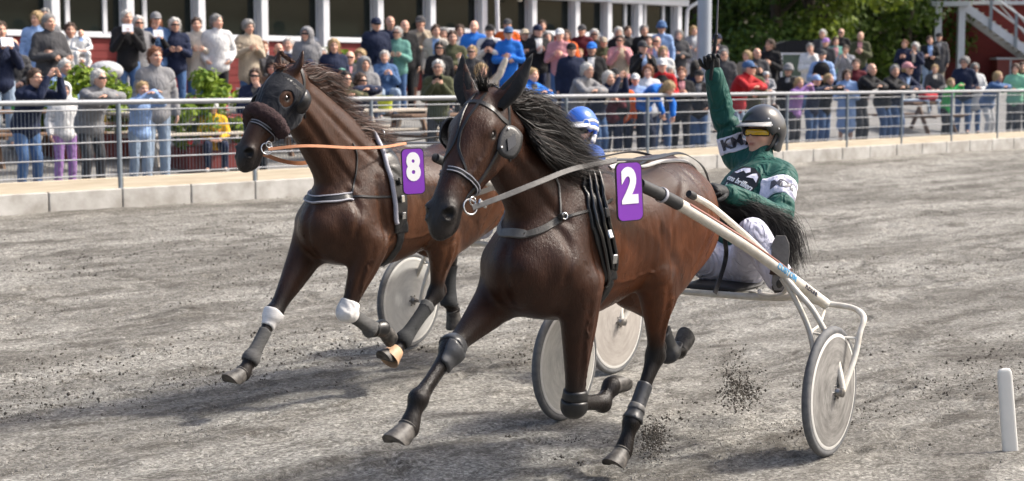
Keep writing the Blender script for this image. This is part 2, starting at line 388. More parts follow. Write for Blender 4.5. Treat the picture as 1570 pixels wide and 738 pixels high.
def ramp(src, stops):
    r = NN(nt, 'ShaderNodeValToRGB'); e = r.color_ramp.elements
    while len(e) < len(stops): e.new(.5)
    for q, (p_, c_) in zip(e, stops): q.position = p_; q.color = (*((c_,) * 3 if np.isscalar(c_) else c_), 1)
    L(src, r.inputs[0]); return r.outputs[0]
def mixc(f, a, b_, mode='MIX'):
    x = NN(nt, 'ShaderNodeMixRGB', blend_type=mode)
    for i, q in enumerate((f, a, b_)):
        if hasattr(q, 'links'): L(q, x.inputs[i])
        else: x.inputs[i].default_value = q if i == 0 else (*q, 1)
    return x.outputs[0]
fine = ramp(noise(48, 6, rg=.78), [(.30, (.095, .088, .078)), (.5, (.245, .236, .216)), (.70, (.42, .41, .385))])
def pebble(sc, lo, hi):
    v = NN(nt, 'ShaderNodeTexVoronoi', Scale=sc); L(rot.outputs[0], v.inputs['Vector']); sx_ = NN(nt, 'ShaderNodeSeparateColor'); L(v.outputs['Color'], sx_.inputs[0]); return ramp(sx_.outputs[0], [(.05, lo), (.95, hi)]), v.outputs['Distance']
p1, d1 = pebble(58, .50, 1.0); p2, d2 = pebble(24, .78, 1.0)
base = mixc(1.0, mixc(1.0, fine, p1, 'MULTIPLY'), p2, 'MULTIPLY'); base = mixc(1.0, base, (1.62, 1.62, 1.60), 'MULTIPLY')
streak = ramp(noise(1.15, 6, (.22, 1, 1), .68, .4), [(.42, 0), (.60, 1)]); patch = ramp(noise(2.6, 7, (.42, 1, 1), .78, .8), [(.50, 0), (.60, 1)])
dirt = mixc(.5, (.060, .052, .044), fine, 'MULTIPLY'); dirt = mixc(.35, dirt, (.085, .075, .064))
c_ = mixc(streak, base, mixc(.58, base, dirt)); c_ = mixc(patch, c_, mixc(.60, c_, dirt))
clod = ramp(noise(9, 8, (.6, 1, 1), .8), [(.60, 0), (.69, 1)]); c_ = mixc(clod, c_, dirt)
L(c_, b.inputs['Base Color']); b.inputs['Roughness'].default_value = .95; b.inputs['Specular IOR Level'].default_value = .15
n1 = bump(nt, b, noise(48, 9, rg=.8), .8, .02); bump(nt, b, noise(7, 6, (.7, 1, 1), .7), .6, .05, n1)
me = bulk_mesh('track', P.reshape(-1, 3), Q); me.materials.append(m); track = link(bpy.data.objects.new('track', me), None, 'structure')
soil = pm('loose_soil', (.085, .074, .062), rough=.95, var=.5, vs=40, bs=.6); stone = pm('grit', (.30, .285, .26), rough=.9, var=.5, vs=25, bs=.4)
def track_pt(x, y): d = (np.array([x, y]) - P0F[:2]) @ NF[:2]; return V3(x, y, float(track_z(max(d, 0.))))
def lumps(name, pts, sizes, mat, kind='stuff', parent=None, seed=1):
    r = np.random.default_rng(seed); base = np.array([(1, 0, 0), (-1, 0, 0), (0, 1, 0), (0, -1, 0), (0, 0, 1), (0, 0, -1)], float); fc = np.array([(0, 2, 4), (2, 1, 4), (1, 3, 4), (3, 0, 4), (2, 0, 5), (1, 2, 5), (3, 1, 5), (0, 3, 5)]); n_ = len(pts); s_ = np.asarray(sizes)[:, None, None]
    V = base[None] * s_ * r.uniform(.5, 1.3, (n_, 6, 3)) + r.normal(0, .18, (n_, 6, 3)) * s_ + np.asarray(pts)[:, None]; Fq = fc[None] + 6 * np.arange(n_)[:, None, None]; V = V.reshape(-1, 3); Fq = Fq.reshape(-1, 3)
    me = bulk_mesh(name, V, Fq); me.polygons.foreach_set('use_smooth', np.zeros(len(me.polygons), bool)); me.materials.append(mat); return link(bpy.data.objects.new(name, me), parent, kind)
r_ = np.random.default_rng(21); N_ = 120000; Y = 7.2 + 15 * r_.uniform(size=N_) ** 1.5; X = r_.uniform(-.36, .36, N_) * Y; d = (np.stack([X, Y], 1) - P0F[:2]) @ NF[:2]; al = (np.stack([X, Y], 1) - P0F[:2]) @ UF[:2]
q = vnoise(al * .22, d, 1.15, 9) + .5 * vnoise(al * .5, d, 3.1, 10) + .35 * vnoise(al, d, 8.0, 11); u_, u2 = r_.uniform(size=N_), r_.uniform(size=N_); Pz = np.stack([X, Y, track_z(np.maximum(d, 0)) - .006], 1)
k1 = (d > .1) & (q > .36) & (u_ < .55); k2 = (d > .1) & ~k1 & (u_ < .6); sz = .003 + .009 * u2 ** 8; sz2 = .0025 + .005 * u2 ** 4; pts = (Pz + np.outer(sz, (0, 0, .3)))[k1]; sz = sz[k1]; pts2 = (Pz + np.outer(sz2, (0, 0, .3)))[k2]; sz2 = sz2[k2]
lumps('soil_clods', pts, sz, soil, seed=3); lumps('grit', pts2, sz2, stone, seed=4)
# soil thrown up by the hooves and wheel, hanging in the air
def spray(cx, cy, Y, wpx, hpx, n, seed, label):
    r = np.random.default_rng(seed); P, S = [], []
    for _ in range(n):
        p = pix_at(cx + r.normal(0, wpx), cy + r.normal(0, hpx), Y + r.normal(0, .12)); g = track_pt(p[0], p[1])[2]; P.append(V3(p[0], p[1], max(p[2], g + .004))); S.append(.0014 + .007 * r.uniform() ** 7)
    o = lumps('dirt_spray', P, S, soil, seed=seed); return o
spray(1134, 600, 8.9, 17, 15, 2600, 5, ''); spray(1122, 566, 8.9, 15, 20, 500, 6, ''); spray(1002, 672, 8.0, 11, 14, 2200, 7, ''); spray(800, 545, 9.6, 26, 10, 500, 8, '')
# ---- kerb of concrete blocks, boards and fence
conc = pm('kerb_concrete', (.47, .46, .44), rough=.9, var=.4, vs=3.5, bs=.5, bsc=35, detail=9, col2=(.27, .255, .23))
kerb = thing('concrete_kerb', 'low concrete block kerb along the base of the grey fence', 'kerb', tuple(P0F), RZF); r_ = np.random.default_rng(4)
for i in range(-10, 46):
    mb = MB(); e = r_.uniform(-.004, .004); mb.box((i * 1.0 + .006, -.10 + e, .18), (i * 1.0 + .994, .16, ZK + e * .5), bev=.012); mb.build('kerb_block', conc, kerb)
galv = pm('galvanised_steel', (.27, .28, .30), rough=.55, metal=.35, var=.2, vs=9, bs=.05)
galvp = pm('post_steel', (.23, .27, .31), rough=.5, metal=.4, var=.25, vs=9)
timber = pm('board_timber', (.60, .53, .42), rough=.8, var=.25, vs=5, bs=.4, bsc=20, scale3=(.3, 6, 6), col2=(.45, .38, .28))
fence = thing('track_fence', 'grey steel rail fence with wire mesh along the gravel track', 'fence', tuple(P0F), RZF); SPC = 2.026
for i in range(-4, 17):
    a = i * SPC; mb = MB(); mb.tube([(a, -.045, ZK - .08), (a, -.045, ZR - .03)], .031, 14); po = mb.build('post', galvp, fence, smooth=True)
    if i == 16: continue
    mb = MB(); mb.tube([(a + .001, -.045, ZR - .034), (a + SPC - .001, -.045, ZR - .034)], .034, 14); mb.build('top_rail', galv, fence, smooth=True)
    for z in (1.538, 1.338, 1.146, .946, .748):
        mb = MB(); mb.tube([(a, -.045, z), (a + SPC, -.045, z)], .0095, 10); mb.build('rail', galv, fence, smooth=True)
    mb = MB(); mb.box((a + .033, -.062, ZK - .004), (a + SPC - .033, -.012, ZB), bev=.006); mb.build('board', timber, fence)
    mb = MB()
    for k in range(1, 41):
        x = a + k * SPC / 41; mb.tube([(x, -.026, ZB), (x, -.026, 1.54)], .0034, 4, cap=False)
    mb.build('wire_mesh', galvp, fence, smooth=True, kind='stuff')
# ---- spectators' yard: gravel that climbs towards the building
gravel = pm('yard_gravel', (.27, .265, .255), rough=.95, var=.45, vs=26, bs=.8, bsc=40, detail=9, bd=.02)
bb = np.array([-.012, 1.0, 1.6, 3, 5, 7, 8.6, 14, 40, 120]); zz = [yard_z(q) if q < 9 else yard_z(8.6) for q in bb]; V = [FPt(a, q, z) for a in (-150, -20, 0, 20, 40, 200) for q, z in zip(bb, zz)]; n = len(bb)
yard = mesh_obj('gravel_yard', V, [(i * n + j, i * n + j + 1, (i + 1) * n + j + 1, (i + 1) * n + j) for i in range(5) for j in range(n - 1)], gravel, smooth=False, kind='structure')
# ---- track marker stake
mk = pm('stake_plastic', (.74, .73, .69), rough=.45, var=.08, vs=10); V = []; n = 20; rows = [(0, 1), (.42, .93), (.445, .86), (.458, .66), (.463, .3)]
for z, s in rows:
    for k in range(n): a = 2 * math.pi * k / n; V.append((.043 * s * math.copysign(abs(math.cos(a)) ** .6, math.cos(a)), .012 * s * math.copysign(abs(math.sin(a)) ** .7, math.sin(a)), z - .02))
Fc = [(i * n + k, i * n + (k + 1) % n, (i + 1) * n + (k + 1) % n, (i + 1) * n + k) for i in range(4) for k in range(n)] + [tuple(4 * n + k for k in range(n))]
d = pix_ray(1549, 692); p = CAMP - d * HC / d[2]; stake = tag(mesh_obj('marker_stake', V, Fc, mk), 'short white plastic marker stake standing in the gravel track', 'stake'); stake.location = (p[0], p[1], 0); stake.rotation_euler = (R(2), R(-7), R(6))
# ---- pavilion: red boarded wall, glazing, white posts
wpaint = pm('white_paint', (.70, .71, .74), rough=.5, var=.08, vs=4); redwood = pm('red_boards', (.20, .022, .020), rough=.7, var=.3, vs=6, bs=.3, scale3=(.4, .4, 3)); roofm = pm('roof_felt', (.03, .03, .032), rough=.8); darkin = pm('dark_interior', (.018, .017, .016), rough=.9)
glass, _n2, _b2 = new_mat('window_glass'); _b2.inputs['Base Color'].default_value = (.012, .016, .014, 1); _b2.inputs['Roughness'].default_value = .04; _b2.inputs['Specular IOR Level'].default_value = .3
_nn = NN(_n2, 'ShaderNodeTexNoise', Scale=1.2, Detail=2); _n2.links.new(coords(_n2), _nn.inputs[0]); bump(_n2, _b2, _nn.outputs[0], .05, .05)
pav = thing('pavilion', 'long red boarded restaurant building with white posts and dark windows', 'building', tuple(P0F), RZF)
BF = 8.4; aL, aS, aR = a_of(-120, BF), a_of(700, BF), a_of(1040, BF); ZG = yard_z(8.4)
LOC = lambda a, b, z: (a, b, z)
cols = [-30, 84, 198, 307, 403, 497, 580, 660, 739, 815, 881, 930, 977, 1037]
for s_, (a0, a1, zs) in enumerate(((aL, aS, 2.70), (aS, aR, 2.96))):
    k = 0; z = ZG - .1
    while z < zs - .06:
        mb = MB(); mb.box((a0, BF + .004 * (k % 2), z), (a1, BF + .05, min(z + .135, zs - .06))); mb.build('board', redwood, pav); z += .145; k += 1
    mb = MB(); mb.box((a0, BF + .051, ZG - .2), (a1, BF + .12, zs - .05)); mb.build('wall', redwood, pav)
    mb = MB(); mb.box((a0, BF - .06, zs - .06), (a1, BF + .1, zs), bev=.01); mb.build('sill', wpaint, pav)
ca = [a_of(q, BF - .1) for q in cols]
for a in ca:
    mb = MB(); mb.box((a - .085, BF - .20, ZG - .1), (a + .085, BF - .03, 3.72), bev=.012); mb.build('post', wpaint, pav)
for a0, a1 in zip(ca[:-1], ca[1:]):
    zs = 2.70 if a1 < aS + .5 else 2.96
    mb = MB(); mb.box((a0 + .05, BF + .03, zs), (a1 - .05, BF + .045, 3.72)); w_ = mb.build('window', glass, pav)
    mb = MB(); mb.box((a0 + .03, BF + .0, zs), (a0 + .10, BF + .07, 3.72)); mb.box((a1 - .10, BF + .0, zs), (a1 - .03, BF + .07, 3.72)); mb.box((a0 + .10, BF + .0, zs), (a1 - .10, BF + .07, zs + .05)); mb.build('frame', wpaint, w_)
for q in (106, 163, 224, 958, 988, 1016):
    a = a_of(q, BF); mb = MB(); mb.box((a - .04, BF - .02, 2.72), (a + .04, BF + .065, 3.72)); mb.build('mullion', wpaint, pav)
mb = MB(); mb.tube([(a_of(768, BF - .4), BF - .35, ZG), (a_of(752, BF - .4) + .25, BF - .35, 3.75)], .05, 12); mb.build('strut', wpaint, pav, smooth=True)
mb = MB(); mb.box((aL, BF - .26, 3.72), (aR + .1, BF + .10, 4.02), bev=.015); mb.build('fascia', wpaint, pav)
mb = MB(); mb.box((aL, BF + .102, 2.0), (aR - .02, BF + .14, 4.0)); mb.build('back_wall', darkin, pav)
mb = MB(); mb.box((aL - .2, BF - .5, 4.022), (aR + .35, BF + 7, 4.2)); mb.build('roof', roofm, pav)
mb = MB(); mb.box((aR - .14, BF + .16, ZG - .1), (aR - .04, BF + 6.5, 4.0)); mb.build('end_wall', redwood, pav)
mb = MB(); g = aR + .05; mb.tube(catmull([(g + .35, BF - .45, 4.02), (g + .25, BF - .42, 3.85), (g + .05, BF - .28, 3.70), (g, BF - .22, 3.5), (g, BF - .2, 2.5), (g, BF - .2, ZG)], 5), .045, 10); mb.build('downpipe', wpaint, pav, smooth=True)
mb = MB(); a = a_of(916, BF - .3); mb.box((a - .45, BF - .34, 3.74), (a + .45, BF - .30, 3.98)); sg = mb.build('sign_board', pm('sign_pale', (.55, .60, .72), rough=.5), pav)
mb = MB()
for q in (-.3, -.22, -.13, -.02, .08, .25): mb.box((a + q, BF - .345, 3.80), (a + q + .06, BF - .341, 3.87))
mb.build('sign_print', pm('sign_ink', (.03, .06, .25), rough=.5), sg)
for q in (612, 1050):
    a = a_of(q if q < 700 else 790, BF - .1); mb = MB(); mb.lathe([(.0, -.03), (.05, -.02), (.06, .01), (.0, .012)], (a, BF - .24, 3.66), (0, 0, 1), 14); l_ = mb.build('porch_lamp', pm('lamp_white', (.75, .72, .6)), pav, smooth=True)
# ---- light mast
mast = tag(MB().tube([(0, 0, 0), (0, 0, 9)], [.145, .13], 24).build('light_mast', pm('mast_grey', (.42, .46, .52), rough=.4, metal=.3, var=.12, vs=3), smooth=True), 'thick pale grey lighting mast rising behind the raised green arm', 'mast')
pm_ = FPt(a_of(1079, 2.4), 2.4); mast.location = (pm_[0], pm_[1], yard_z(2.4))
# ---- red annex with outside stair
YA = 60.; ax_ = lambda px: pix_at(px, 119, YA)[0]; az = lambda py: pix_at(1480, py, YA)[2]; zg = yard_z(9)
ann = thing('red_annex', 'dark red boarded annex with a grey outside stair', 'building', (ax_(1438), YA, zg)); ox = ax_(1438); steelp = pm('stair_grey', (.50, .53, .58), rough=.5, var=.12, vs=4); tread = pm('tread_pale', (.62, .58, .45), rough=.7)
z = 0; k = 0; top = az(-30) - zg
while z < top:
    mb = MB(); mb.box((0, .006 * (k % 2), z), (9, .08, z + .17)); mb.build('board', redwood, ann); z += .18; k += 1
mb = MB(); mb.box((0, .081, 0), (9, 4, top)); mb.build('wall', redwood, ann)
X = lambda px: ax_(px) - ox; Zz = lambda py: az(py) - zg
for px in (1416, 1453): mb = MB(); mb.box((X(px) - .12, -1.9 if px < 1440 else -1.7, 0), (X(px) + .12, -1.66 if px < 1440 else -1.46, Zz(13)), bev=.01); mb.build('post', steelp, ann)
mb = MB(); mb.box((X(1403), -2.0, Zz(13)), (X(1462), -1.4, Zz(6)), bev=.01); mb.box((X(1462), -.6, Zz(8)), (9, -.02, Zz(3))); mb.build('platform_beam', steelp, ann)
for px in range(1408, 1570, 11): mb = MB(); mb.tube([(X(px), -1.5 if px < 1462 else -.3, Zz(4)), (X(px), -1.5 if px < 1462 else -.3, Zz(-30))], .02, 6); mb.build('baluster', steelp, ann)
s0, s1 = np.array([X(1457), Zz(12)]), np.array([X(1590), Zz(106)])
for yy in (-1.65, -.35):
    mb = MB(); mb.prism([(s0[0], s0[1] - .18), (s0[0], s0[1] + .16), (s1[0], s1[1] + .16), (s1[0], s1[1] - .18)], (0, yy, 0), (1, 0, 0), (0, 0, 1), (0, 1, 0), .06); mb.build('stringer', steelp, ann)
for k in range(15):
    p = lerp(s0, s1, (k + .6) / 15); mb = MB(); mb.box((p[0] - .16, -1.585, p[1] + .10), (p[0] + .16, -.355, p[1] + .14)); mb.build('tread', tread, ann)
for dz in (.62, 1.02):
    mb = MB(); mb.tube([(s0[0] + .1, -1.62, s0[1] + dz), (s1[0], -1.62, s1[1] + dz)], .035, 8); mb.tube([(s0[0] + 1.2, -.32, s0[1] + dz), (s1[0], -.32, s1[1] + dz)], .03, 8); mb.build('handrail', steelp, ann, smooth=True)
for px in (1496, 1534, 1571):
    t = (X(px) - s0[0]) / (s1[0] - s0[0]); z = lerp(s0[1], s1[1], t); mb = MB(); mb.box((X(px) - .05, -1.70, z - .2), (X(px) + .05, -1.655, z + 1.04)); mb.build('rail_post', galvp, ann)
mb = MB(); mb.box((X(1516), -1.0, 0), (X(1562), -.2, Zz(92))); cb = mb.build('cupboard', pm('cupboard_red', (.20, .04, .03), rough=.6), ann); mb = MB(); mb.box((X(1514), -1.05, Zz(92) + .003), (X(1564), -.18, Zz(89))); mb.box((X(1536) - .03, -1.02, 0), (X(1536) + .03, -1.003, Zz(92) - .01)); mb.build('cupboard_top', steelp, cb)
# ---- trees
leafm = {}
def leaf_mat(name, dark, light):
    m, nt, b = new_mat(name); n = NN(nt, 'ShaderNodeTexNoise', Scale=.9, Detail=4, Roughness=.6); nt.links.new(coords(nt), n.inputs['Vector']); oi = NN(nt, 'ShaderNodeTexWhiteNoise'); g = NN(nt, 'ShaderNodeNewGeometry'); nt.links.new(g.outputs['Random Per Island'], oi.inputs['Vector'])
    ad = NN(nt, 'ShaderNodeMath', operation='MULTIPLY_ADD'); ad.inputs[1].default_value = .35; nt.links.new(g.outputs['Random Per Island'], ad.inputs[0]); nt.links.new(n.outputs['Fac'], ad.inputs[2])
    r = NN(nt, 'ShaderNodeValToRGB'); r.color_ramp.elements[0].position = .42; r.color_ramp.elements[1].position = .92; r.color_ramp.elements[0].color = (*dark, 1); r.color_ramp.elements[1].color = (*light, 1); nt.links.new(ad.outputs[0], r.inputs[0]); nt.links.new(r.outputs[0], b.inputs['Base Color'])
    b.inputs['Roughness'].default_value = .55; b.inputs['Specular IOR Level'].default_value = .3; tr = NN(nt, 'ShaderNodeBsdfTranslucent'); nt.links.new(r.outputs[0], tr.inputs[0]); mx = NN(nt, 'ShaderNodeMixShader'); mx.inputs[0].default_value = .3; out = nt.nodes['Material Output']
    nt.links.new(b.outputs[0], mx.inputs[1]); nt.links.new(tr.outputs[0], mx.inputs[2]); nt.links.new(mx.outputs[0], out.inputs[0]); return m
bark = pm('bark', (.09, .07, .05), rough=.9, var=.5, vs=8, bs=.8, bsc=15, scale3=(1, 1, .3), bd=.03)
def leaves(name, centers, rads, n, size, mat, parent, seed, flat=.75, kind=None):
    r = np.random.default_rng(seed); k = r.choice(len(centers), n, p=np.array(rads) ** 2 / np.sum(np.array(rads) ** 2)); C = np.array(centers)[k]; Rr = np.array(rads)[k]
    d = r.normal(0, 1, (n, 3)); d /= np.linalg.norm(d, axis=1)[:, None]; P = C + d * (Rr * (r.uniform(.15, 1.08, n) ** .45))[:, None] * np.array([1, 1, flat])
    nv = d + r.normal(0, .7, (n, 3)) + np.array([0, 0, .5]); nv /= np.linalg.norm(nv, axis=1)[:, None]; t = np.cross(nv, r.normal(0, 1, (n, 3))); t /= np.linalg.norm(t, axis=1)[:, None]; s = np.cross(nv, t); L_ = (size * r.uniform(.6, 1.35, n))[:, None]
    V = np.stack([P - t * L_ * .5, P + s * L_ * .34 + nv * L_ * .06, P + t * L_ * .62, P - s * L_ * .34 + nv * L_ * .06], 1).reshape(-1, 3); me = bulk_mesh(name, V, np.arange(4 * n).reshape(n, 4)); me.polygons.foreach_set('use_smooth', np.zeros(n, bool)); me.materials.append(mat); return link(bpy.data.objects.new(name, me), parent, kind)
def tree(label, loc, h, rad, mat, seed, n=22000, size=.19, low=.0, group='trees behind the crowd'):
    t = thing('leafy_tree', label, 'tree', loc, 0, group); r = np.random.default_rng(seed); mb = MB(); mb.tube(catmull([(0, 0, -.1), (.1 * r.normal(), .1, h * .25), (.2 * r.normal(), 0, h * .5), (.2 * r.normal(), 0, h * .85)], 4), np.linspace(.045, .012, 13) * h * .6, 10); C, Rr = [], []
    for i in range(40):
        a = r.uniform(0, 6.283); z = h * (low + (1 - low) * r.uniform() ** .8); q = math.sqrt(max(.05, 1 - ((z / h - .45) / .62) ** 2)); rr = rad * q * r.uniform(.35, .95); C.append((rr * math.cos(a), rr * math.sin(a), z)); Rr.append(rad * r.uniform(.2, .42))
        if i < 14: mb.tube(catmull([(0, 0, z * .6), (rr * .5 * math.cos(a), rr * .5 * math.sin(a), z * .85), C[-1]], 3), np.linspace(.05, .012, 7) * h * .18, 6)
    mb.build('trunk', bark, t, smooth=True); leaves('crown', C, Rr, n, size, mat, t, seed); return t
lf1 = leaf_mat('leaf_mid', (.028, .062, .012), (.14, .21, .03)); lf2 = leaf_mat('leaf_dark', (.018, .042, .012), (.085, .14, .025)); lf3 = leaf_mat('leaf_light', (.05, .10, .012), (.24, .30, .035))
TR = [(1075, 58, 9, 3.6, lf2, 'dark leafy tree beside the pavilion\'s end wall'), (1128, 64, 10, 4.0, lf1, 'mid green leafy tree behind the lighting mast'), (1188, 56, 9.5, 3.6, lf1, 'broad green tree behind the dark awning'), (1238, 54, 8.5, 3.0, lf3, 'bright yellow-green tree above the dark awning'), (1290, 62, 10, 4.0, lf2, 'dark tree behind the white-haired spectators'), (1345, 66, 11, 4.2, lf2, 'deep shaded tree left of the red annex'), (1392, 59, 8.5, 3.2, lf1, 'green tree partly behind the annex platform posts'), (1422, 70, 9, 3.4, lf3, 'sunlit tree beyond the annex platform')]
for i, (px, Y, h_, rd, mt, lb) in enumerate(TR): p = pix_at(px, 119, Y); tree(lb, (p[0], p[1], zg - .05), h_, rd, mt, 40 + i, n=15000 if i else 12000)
for i, (x, y) in enumerate([(-34, -58), (-22, -66), (-9, -60), (5, -66), (18, -58), (31, -65), (-46, -62), (44, -60)]): tree('tall tree across the infield facing the pavilion windows', (x, y, 0), 19, 8.5, lf2 if i % 2 else lf1, 70 + i, n=5000, size=.6, group='infield trees')
# ---- dark awning and framed notice
aw = thing('market_awning', 'dark grey peaked awning in front of the trees', 'awning', (pix_at(1232, 119, 50)[0], 50, zg)); awm = cloth('awning_cloth', (.014, .015, .018), fold=.6)
w0, zz0, zz1 = 1.15, 1.93 + 38 / 49 - zg, 1.93 + 56 / 49 - zg; mb = MB(); mb.prism([(-w0, zz0), (-w0, zz0 + .2), (-w0 * .55, zz1 - .02), (w0 * .3, zz1), (w0, zz0 + .25), (w0, zz0)], (0, -.8, 0), (1, 0, 0), (0, 0, 1), (0, 1, 0), 1.6); mb.build('canopy', awm, aw)
mb = MB(); mb.box((-w0 + .02, .7, 0), (w0 - .02, .76, zz0)); mb.build('back_panel', awm, aw)
for x in (-w0 + .05, w0 - .05):
    for y in (-.75, .68): mb = MB(); mb.tube([(x, y, 0), (x, y, zz0)], .025, 8); mb.build('post', galvp, aw, smooth=True)
nb_ = thing('notice_board', 'white framed green notice board beside the dark awning', 'notice board', (pix_at(1217, 119, 46)[0], 46, yard_z(8))); zc = 1.93 + 18 / 53 - yard_z(8); mb = MB()
mb.box((-.35, 0, zc - .32), (.35, .03, zc + .32)); mb.build('panel', pm('notice_green', (.10, .14, .10), rough=.4), nb_)
for lo, hi in (((-.38, -.02, zc + .31), (.38, .04, zc + .36)), ((-.38, -.02, zc - .36), (.38, .04, zc - .31)), ((-.38, -.02, zc - .31), (-.33, .04, zc + .31)), ((.33, -.02, zc - .31), (.38, .04, zc + .31))): mb = MB(); mb.box(lo, hi); mb.build('frame', wpaint, nb_)
for x in (-.3, .3): mb = MB(); mb.box((x - .025, .041, 0), (x + .025, .08, zc + .3)); mb.build('leg', wpaint, nb_)
# ---- picnic tables and planters
wood = pm('table_wood', (.20, .115, .065), rough=.75, var=.35, vs=4, bs=.4, bsc=18, scale3=(.4, 5, 5)); woodp = pm('table_pale', (.52, .47, .40), rough=.75, var=.2, vs=4, scale3=(.4, 5, 5)); woodr = pm('table_red', (.30, .05, .045), rough=.7, var=.3, vs=4, scale3=(.4, 5, 5))
def picnic(px, b, mat, label, rz=0):
    p = FPt(a_of(px, b), b, yard_z(b)); t = thing('picnic_table', label, 'picnic table', tuple(p), RZF + rz, 'picnic tables in the yard')
    for k in range(5): mb = MB(); mb.box((-.85, -.36 + k * .146, .715), (.85, -.36 + k * .146 + .136, .755), bev=.006); mb.build('top_plank', mat, t)
    for s_ in (-1, 1):
        for k in range(2): mb = MB(); mb.box((-.85, s_ * .70 - .14 + k * .145, .43), (.85, s_ * .70 - .14 + k * .145 + .135, .465), bev=.006); mb.build('seat_plank', mat, t)
        x = s_ * .62; mb = MB(); mb.box((x - .045, -.83, .385), (x + .0, .83, .43)); mb.box((x - .045, -.36, .67), (x, .36, .714)); mb.build('cross_beam', mat, t)
        for y in (-1, 1): mb = MB(); mb.prism([(y * .28, .70), (y * .36, .70), (y * .66, 0), (y * .56, 0)] if y > 0 else [(-.36, .70), (-.28, .70), (-.56, 0), (-.66, 0)], (x + .002, 0, 0), (0, 1, 0), (0, 0, 1), (1, 0, 0), .045); mb.build('leg', mat, t)
    return t
for a in ((28, 2.9, wood, 'brown wooden picnic table behind the navy hoodie spectator'), (160, 3.5, wood, 'brown picnic table between the two leafy planters'), (258, 2.6, woodp, 'weathered pale picnic table beside the boy in yellow'), (372, 3.7, woodr, 'red painted picnic table with cups on it'), (455, 2.9, wood, 'brown picnic table among seated spectators behind the brown horse'), (590, 2.5, woodp, 'pale picnic table with a yellow-green bucket on it'), (668, 2.0, wood, 'brown picnic table behind the man photographing at the rail'), (1410, 2.2, wood, 'brown picnic table draped with a pale blanket')): picnic(*a)
def on_table(name, label, cat, px, b, z, mb, mat):
    p = FPt(a_of(px, b), b, yard_z(b) + z); o = tag(mb.build(name, mat, smooth=True), label, cat); o.location = tuple(p); return o
on_table('bucket', 'yellow-green bucket standing on the pale picnic table', 'bucket', 590, 2.3, .755, MB().lathe([(.0, 0), (.105, 0), (.13, .24), (.138, .25), (.128, .25), (.10, .02), (0, .02)], n=20), pm('bucket_lime', (.45, .52, .03), rough=.45))
for i, (px, b, c, lb) in enumerate(((358, 3.6, (.6, .02, .02), 'red paper cup on the red picnic table'), (366, 3.8, (.75, .75, .72), 'white paper cup on the red picnic table'), (20, 2.9, (.05, .35, .08), 'green drink cup on the brown table behind the hoodie'))): on_table('paper_cup', lb, 'cup', px, b, .755, MB().lathe([(0, 0), (.035, 0), (.045, .13), (.040, .13), (.03, .01), (0, .01)], n=14), pm('cup_%d' % i, c, rough=.5))
f = Field((-.7, -.5, -.6), (.7, .5, .2), .03); f.limb([(-.5, 0, .02, .42, .03), (0, .05, .03, .40, .035), (.5, 0, .02, .38, .03)], k=.03); f.limb([(-.3, -.40, -.0, .03, .03), (-.25, -.43, -.25, .03, .03)], k=.08); f.limb([(.2, -.38, -.0, .04, .03), (.22, -.42, -.3, .04, .03)], k=.08)
bl_, _, _ = field_obj(f, 'blanket', cloth('blanket_pale', (.55, .62, .68), stripe=((.25, .4, .6), 6))); tag(bl_, 'pale striped blanket draped over the brown picnic table', 'blanket'); p = FPt(a_of(1410, 2.2), 2.2, yard_z(2.2) + .75); bl_.location = tuple(p); bl_.rotation_euler = (0, 0, RZF)
f = Field((-.4, -.3, -.05), (.4, .3, .45), .02); f.limb([(-.2, 0, .13, .12, .12), (.2, 0, .13, .12, .12)], k=.03); f.limb([(-.1, 0, .24, .015, .015), (-.06, 0, .34, .015, .015), (.06, 0, .34, .015, .015), (.1, 0, .24, .015, .015)], k=.02); bg_, _, _ = field_obj(f, 'sports_bag', cloth('bag_red', (.40, .015, .03))); tag(bg_, 'red sports bag on the blanketed table beside the green jacket child', 'bag'); p = FPt(a_of(1424, 1.9), 1.9, yard_z(1.9) + .80); bg_.location = tuple(p); bg_.rotation_euler = (0, 0, RZF)
flower_c = {'red': pm('petal_red', (.6, .015, .02), rough=.5), 'yellow': pm('petal_yellow', (.8, .55, .05), rough=.5)}; lfp = leaf_mat('leaf_planter', (.05, .12, .012), (.32, .42, .05)); boxm = pm('planter_red', (.16, .018, .015), rough=.6)
def planter(px, py, b, label, w, seed, fl):
    zt = yard_z(b); a = a_of(px, b); p = FPt(a, b, zt); t = thing('planter', label, 'planter', tuple(p), RZF); r = np.random.default_rng(seed); mb = MB(); h_ = .34
    mb.box((-w, -.28, 0), (w, .28, h_), bev=.015); mb.build('box', boxm, t); Y = p[1]; zt_ = pix_at(px, py, Y)[2] - zt; C, Rr = [], []
    for _ in range(26): q = r.uniform(-1, 1); C.append((q * w * 1.1, r.uniform(-.25, .25), lerp(h_, zt_ - .12, r.uniform() ** .8 * (1 - .45 * q * q)))); Rr.append(r.uniform(.12, .22))
    leaves('foliage', C, Rr, 2600, .085, lfp, t, seed, 1.0); mb = MB()
    for _ in range(9):
        x = np.array([r.uniform(-w, w), -.30, r.uniform(h_, h_ + .25)])
        for k in range(5): an = k * 1.257; mb.lathe([(0, 0), (.022, .006), (0, .012)], x + V3(.03 * math.cos(an), -.01, .03 * math.sin(an)), (0, -1, 0), 6)
    mb.build('blossoms', flower_c[fl], t, smooth=True); return t
planter(135, 88, 3.2, 'red planter box full of bright green leaves behind the older man', .55, 3, 'yellow'); planter(325, 106, 2.2, 'red planter with yellow-green foliage and red flowers by the rail', .62, 4, 'red'); planter(522, 70, 6.0, 'small planter with yellow flowers below the pavilion windows', .4, 5, 'yellow')
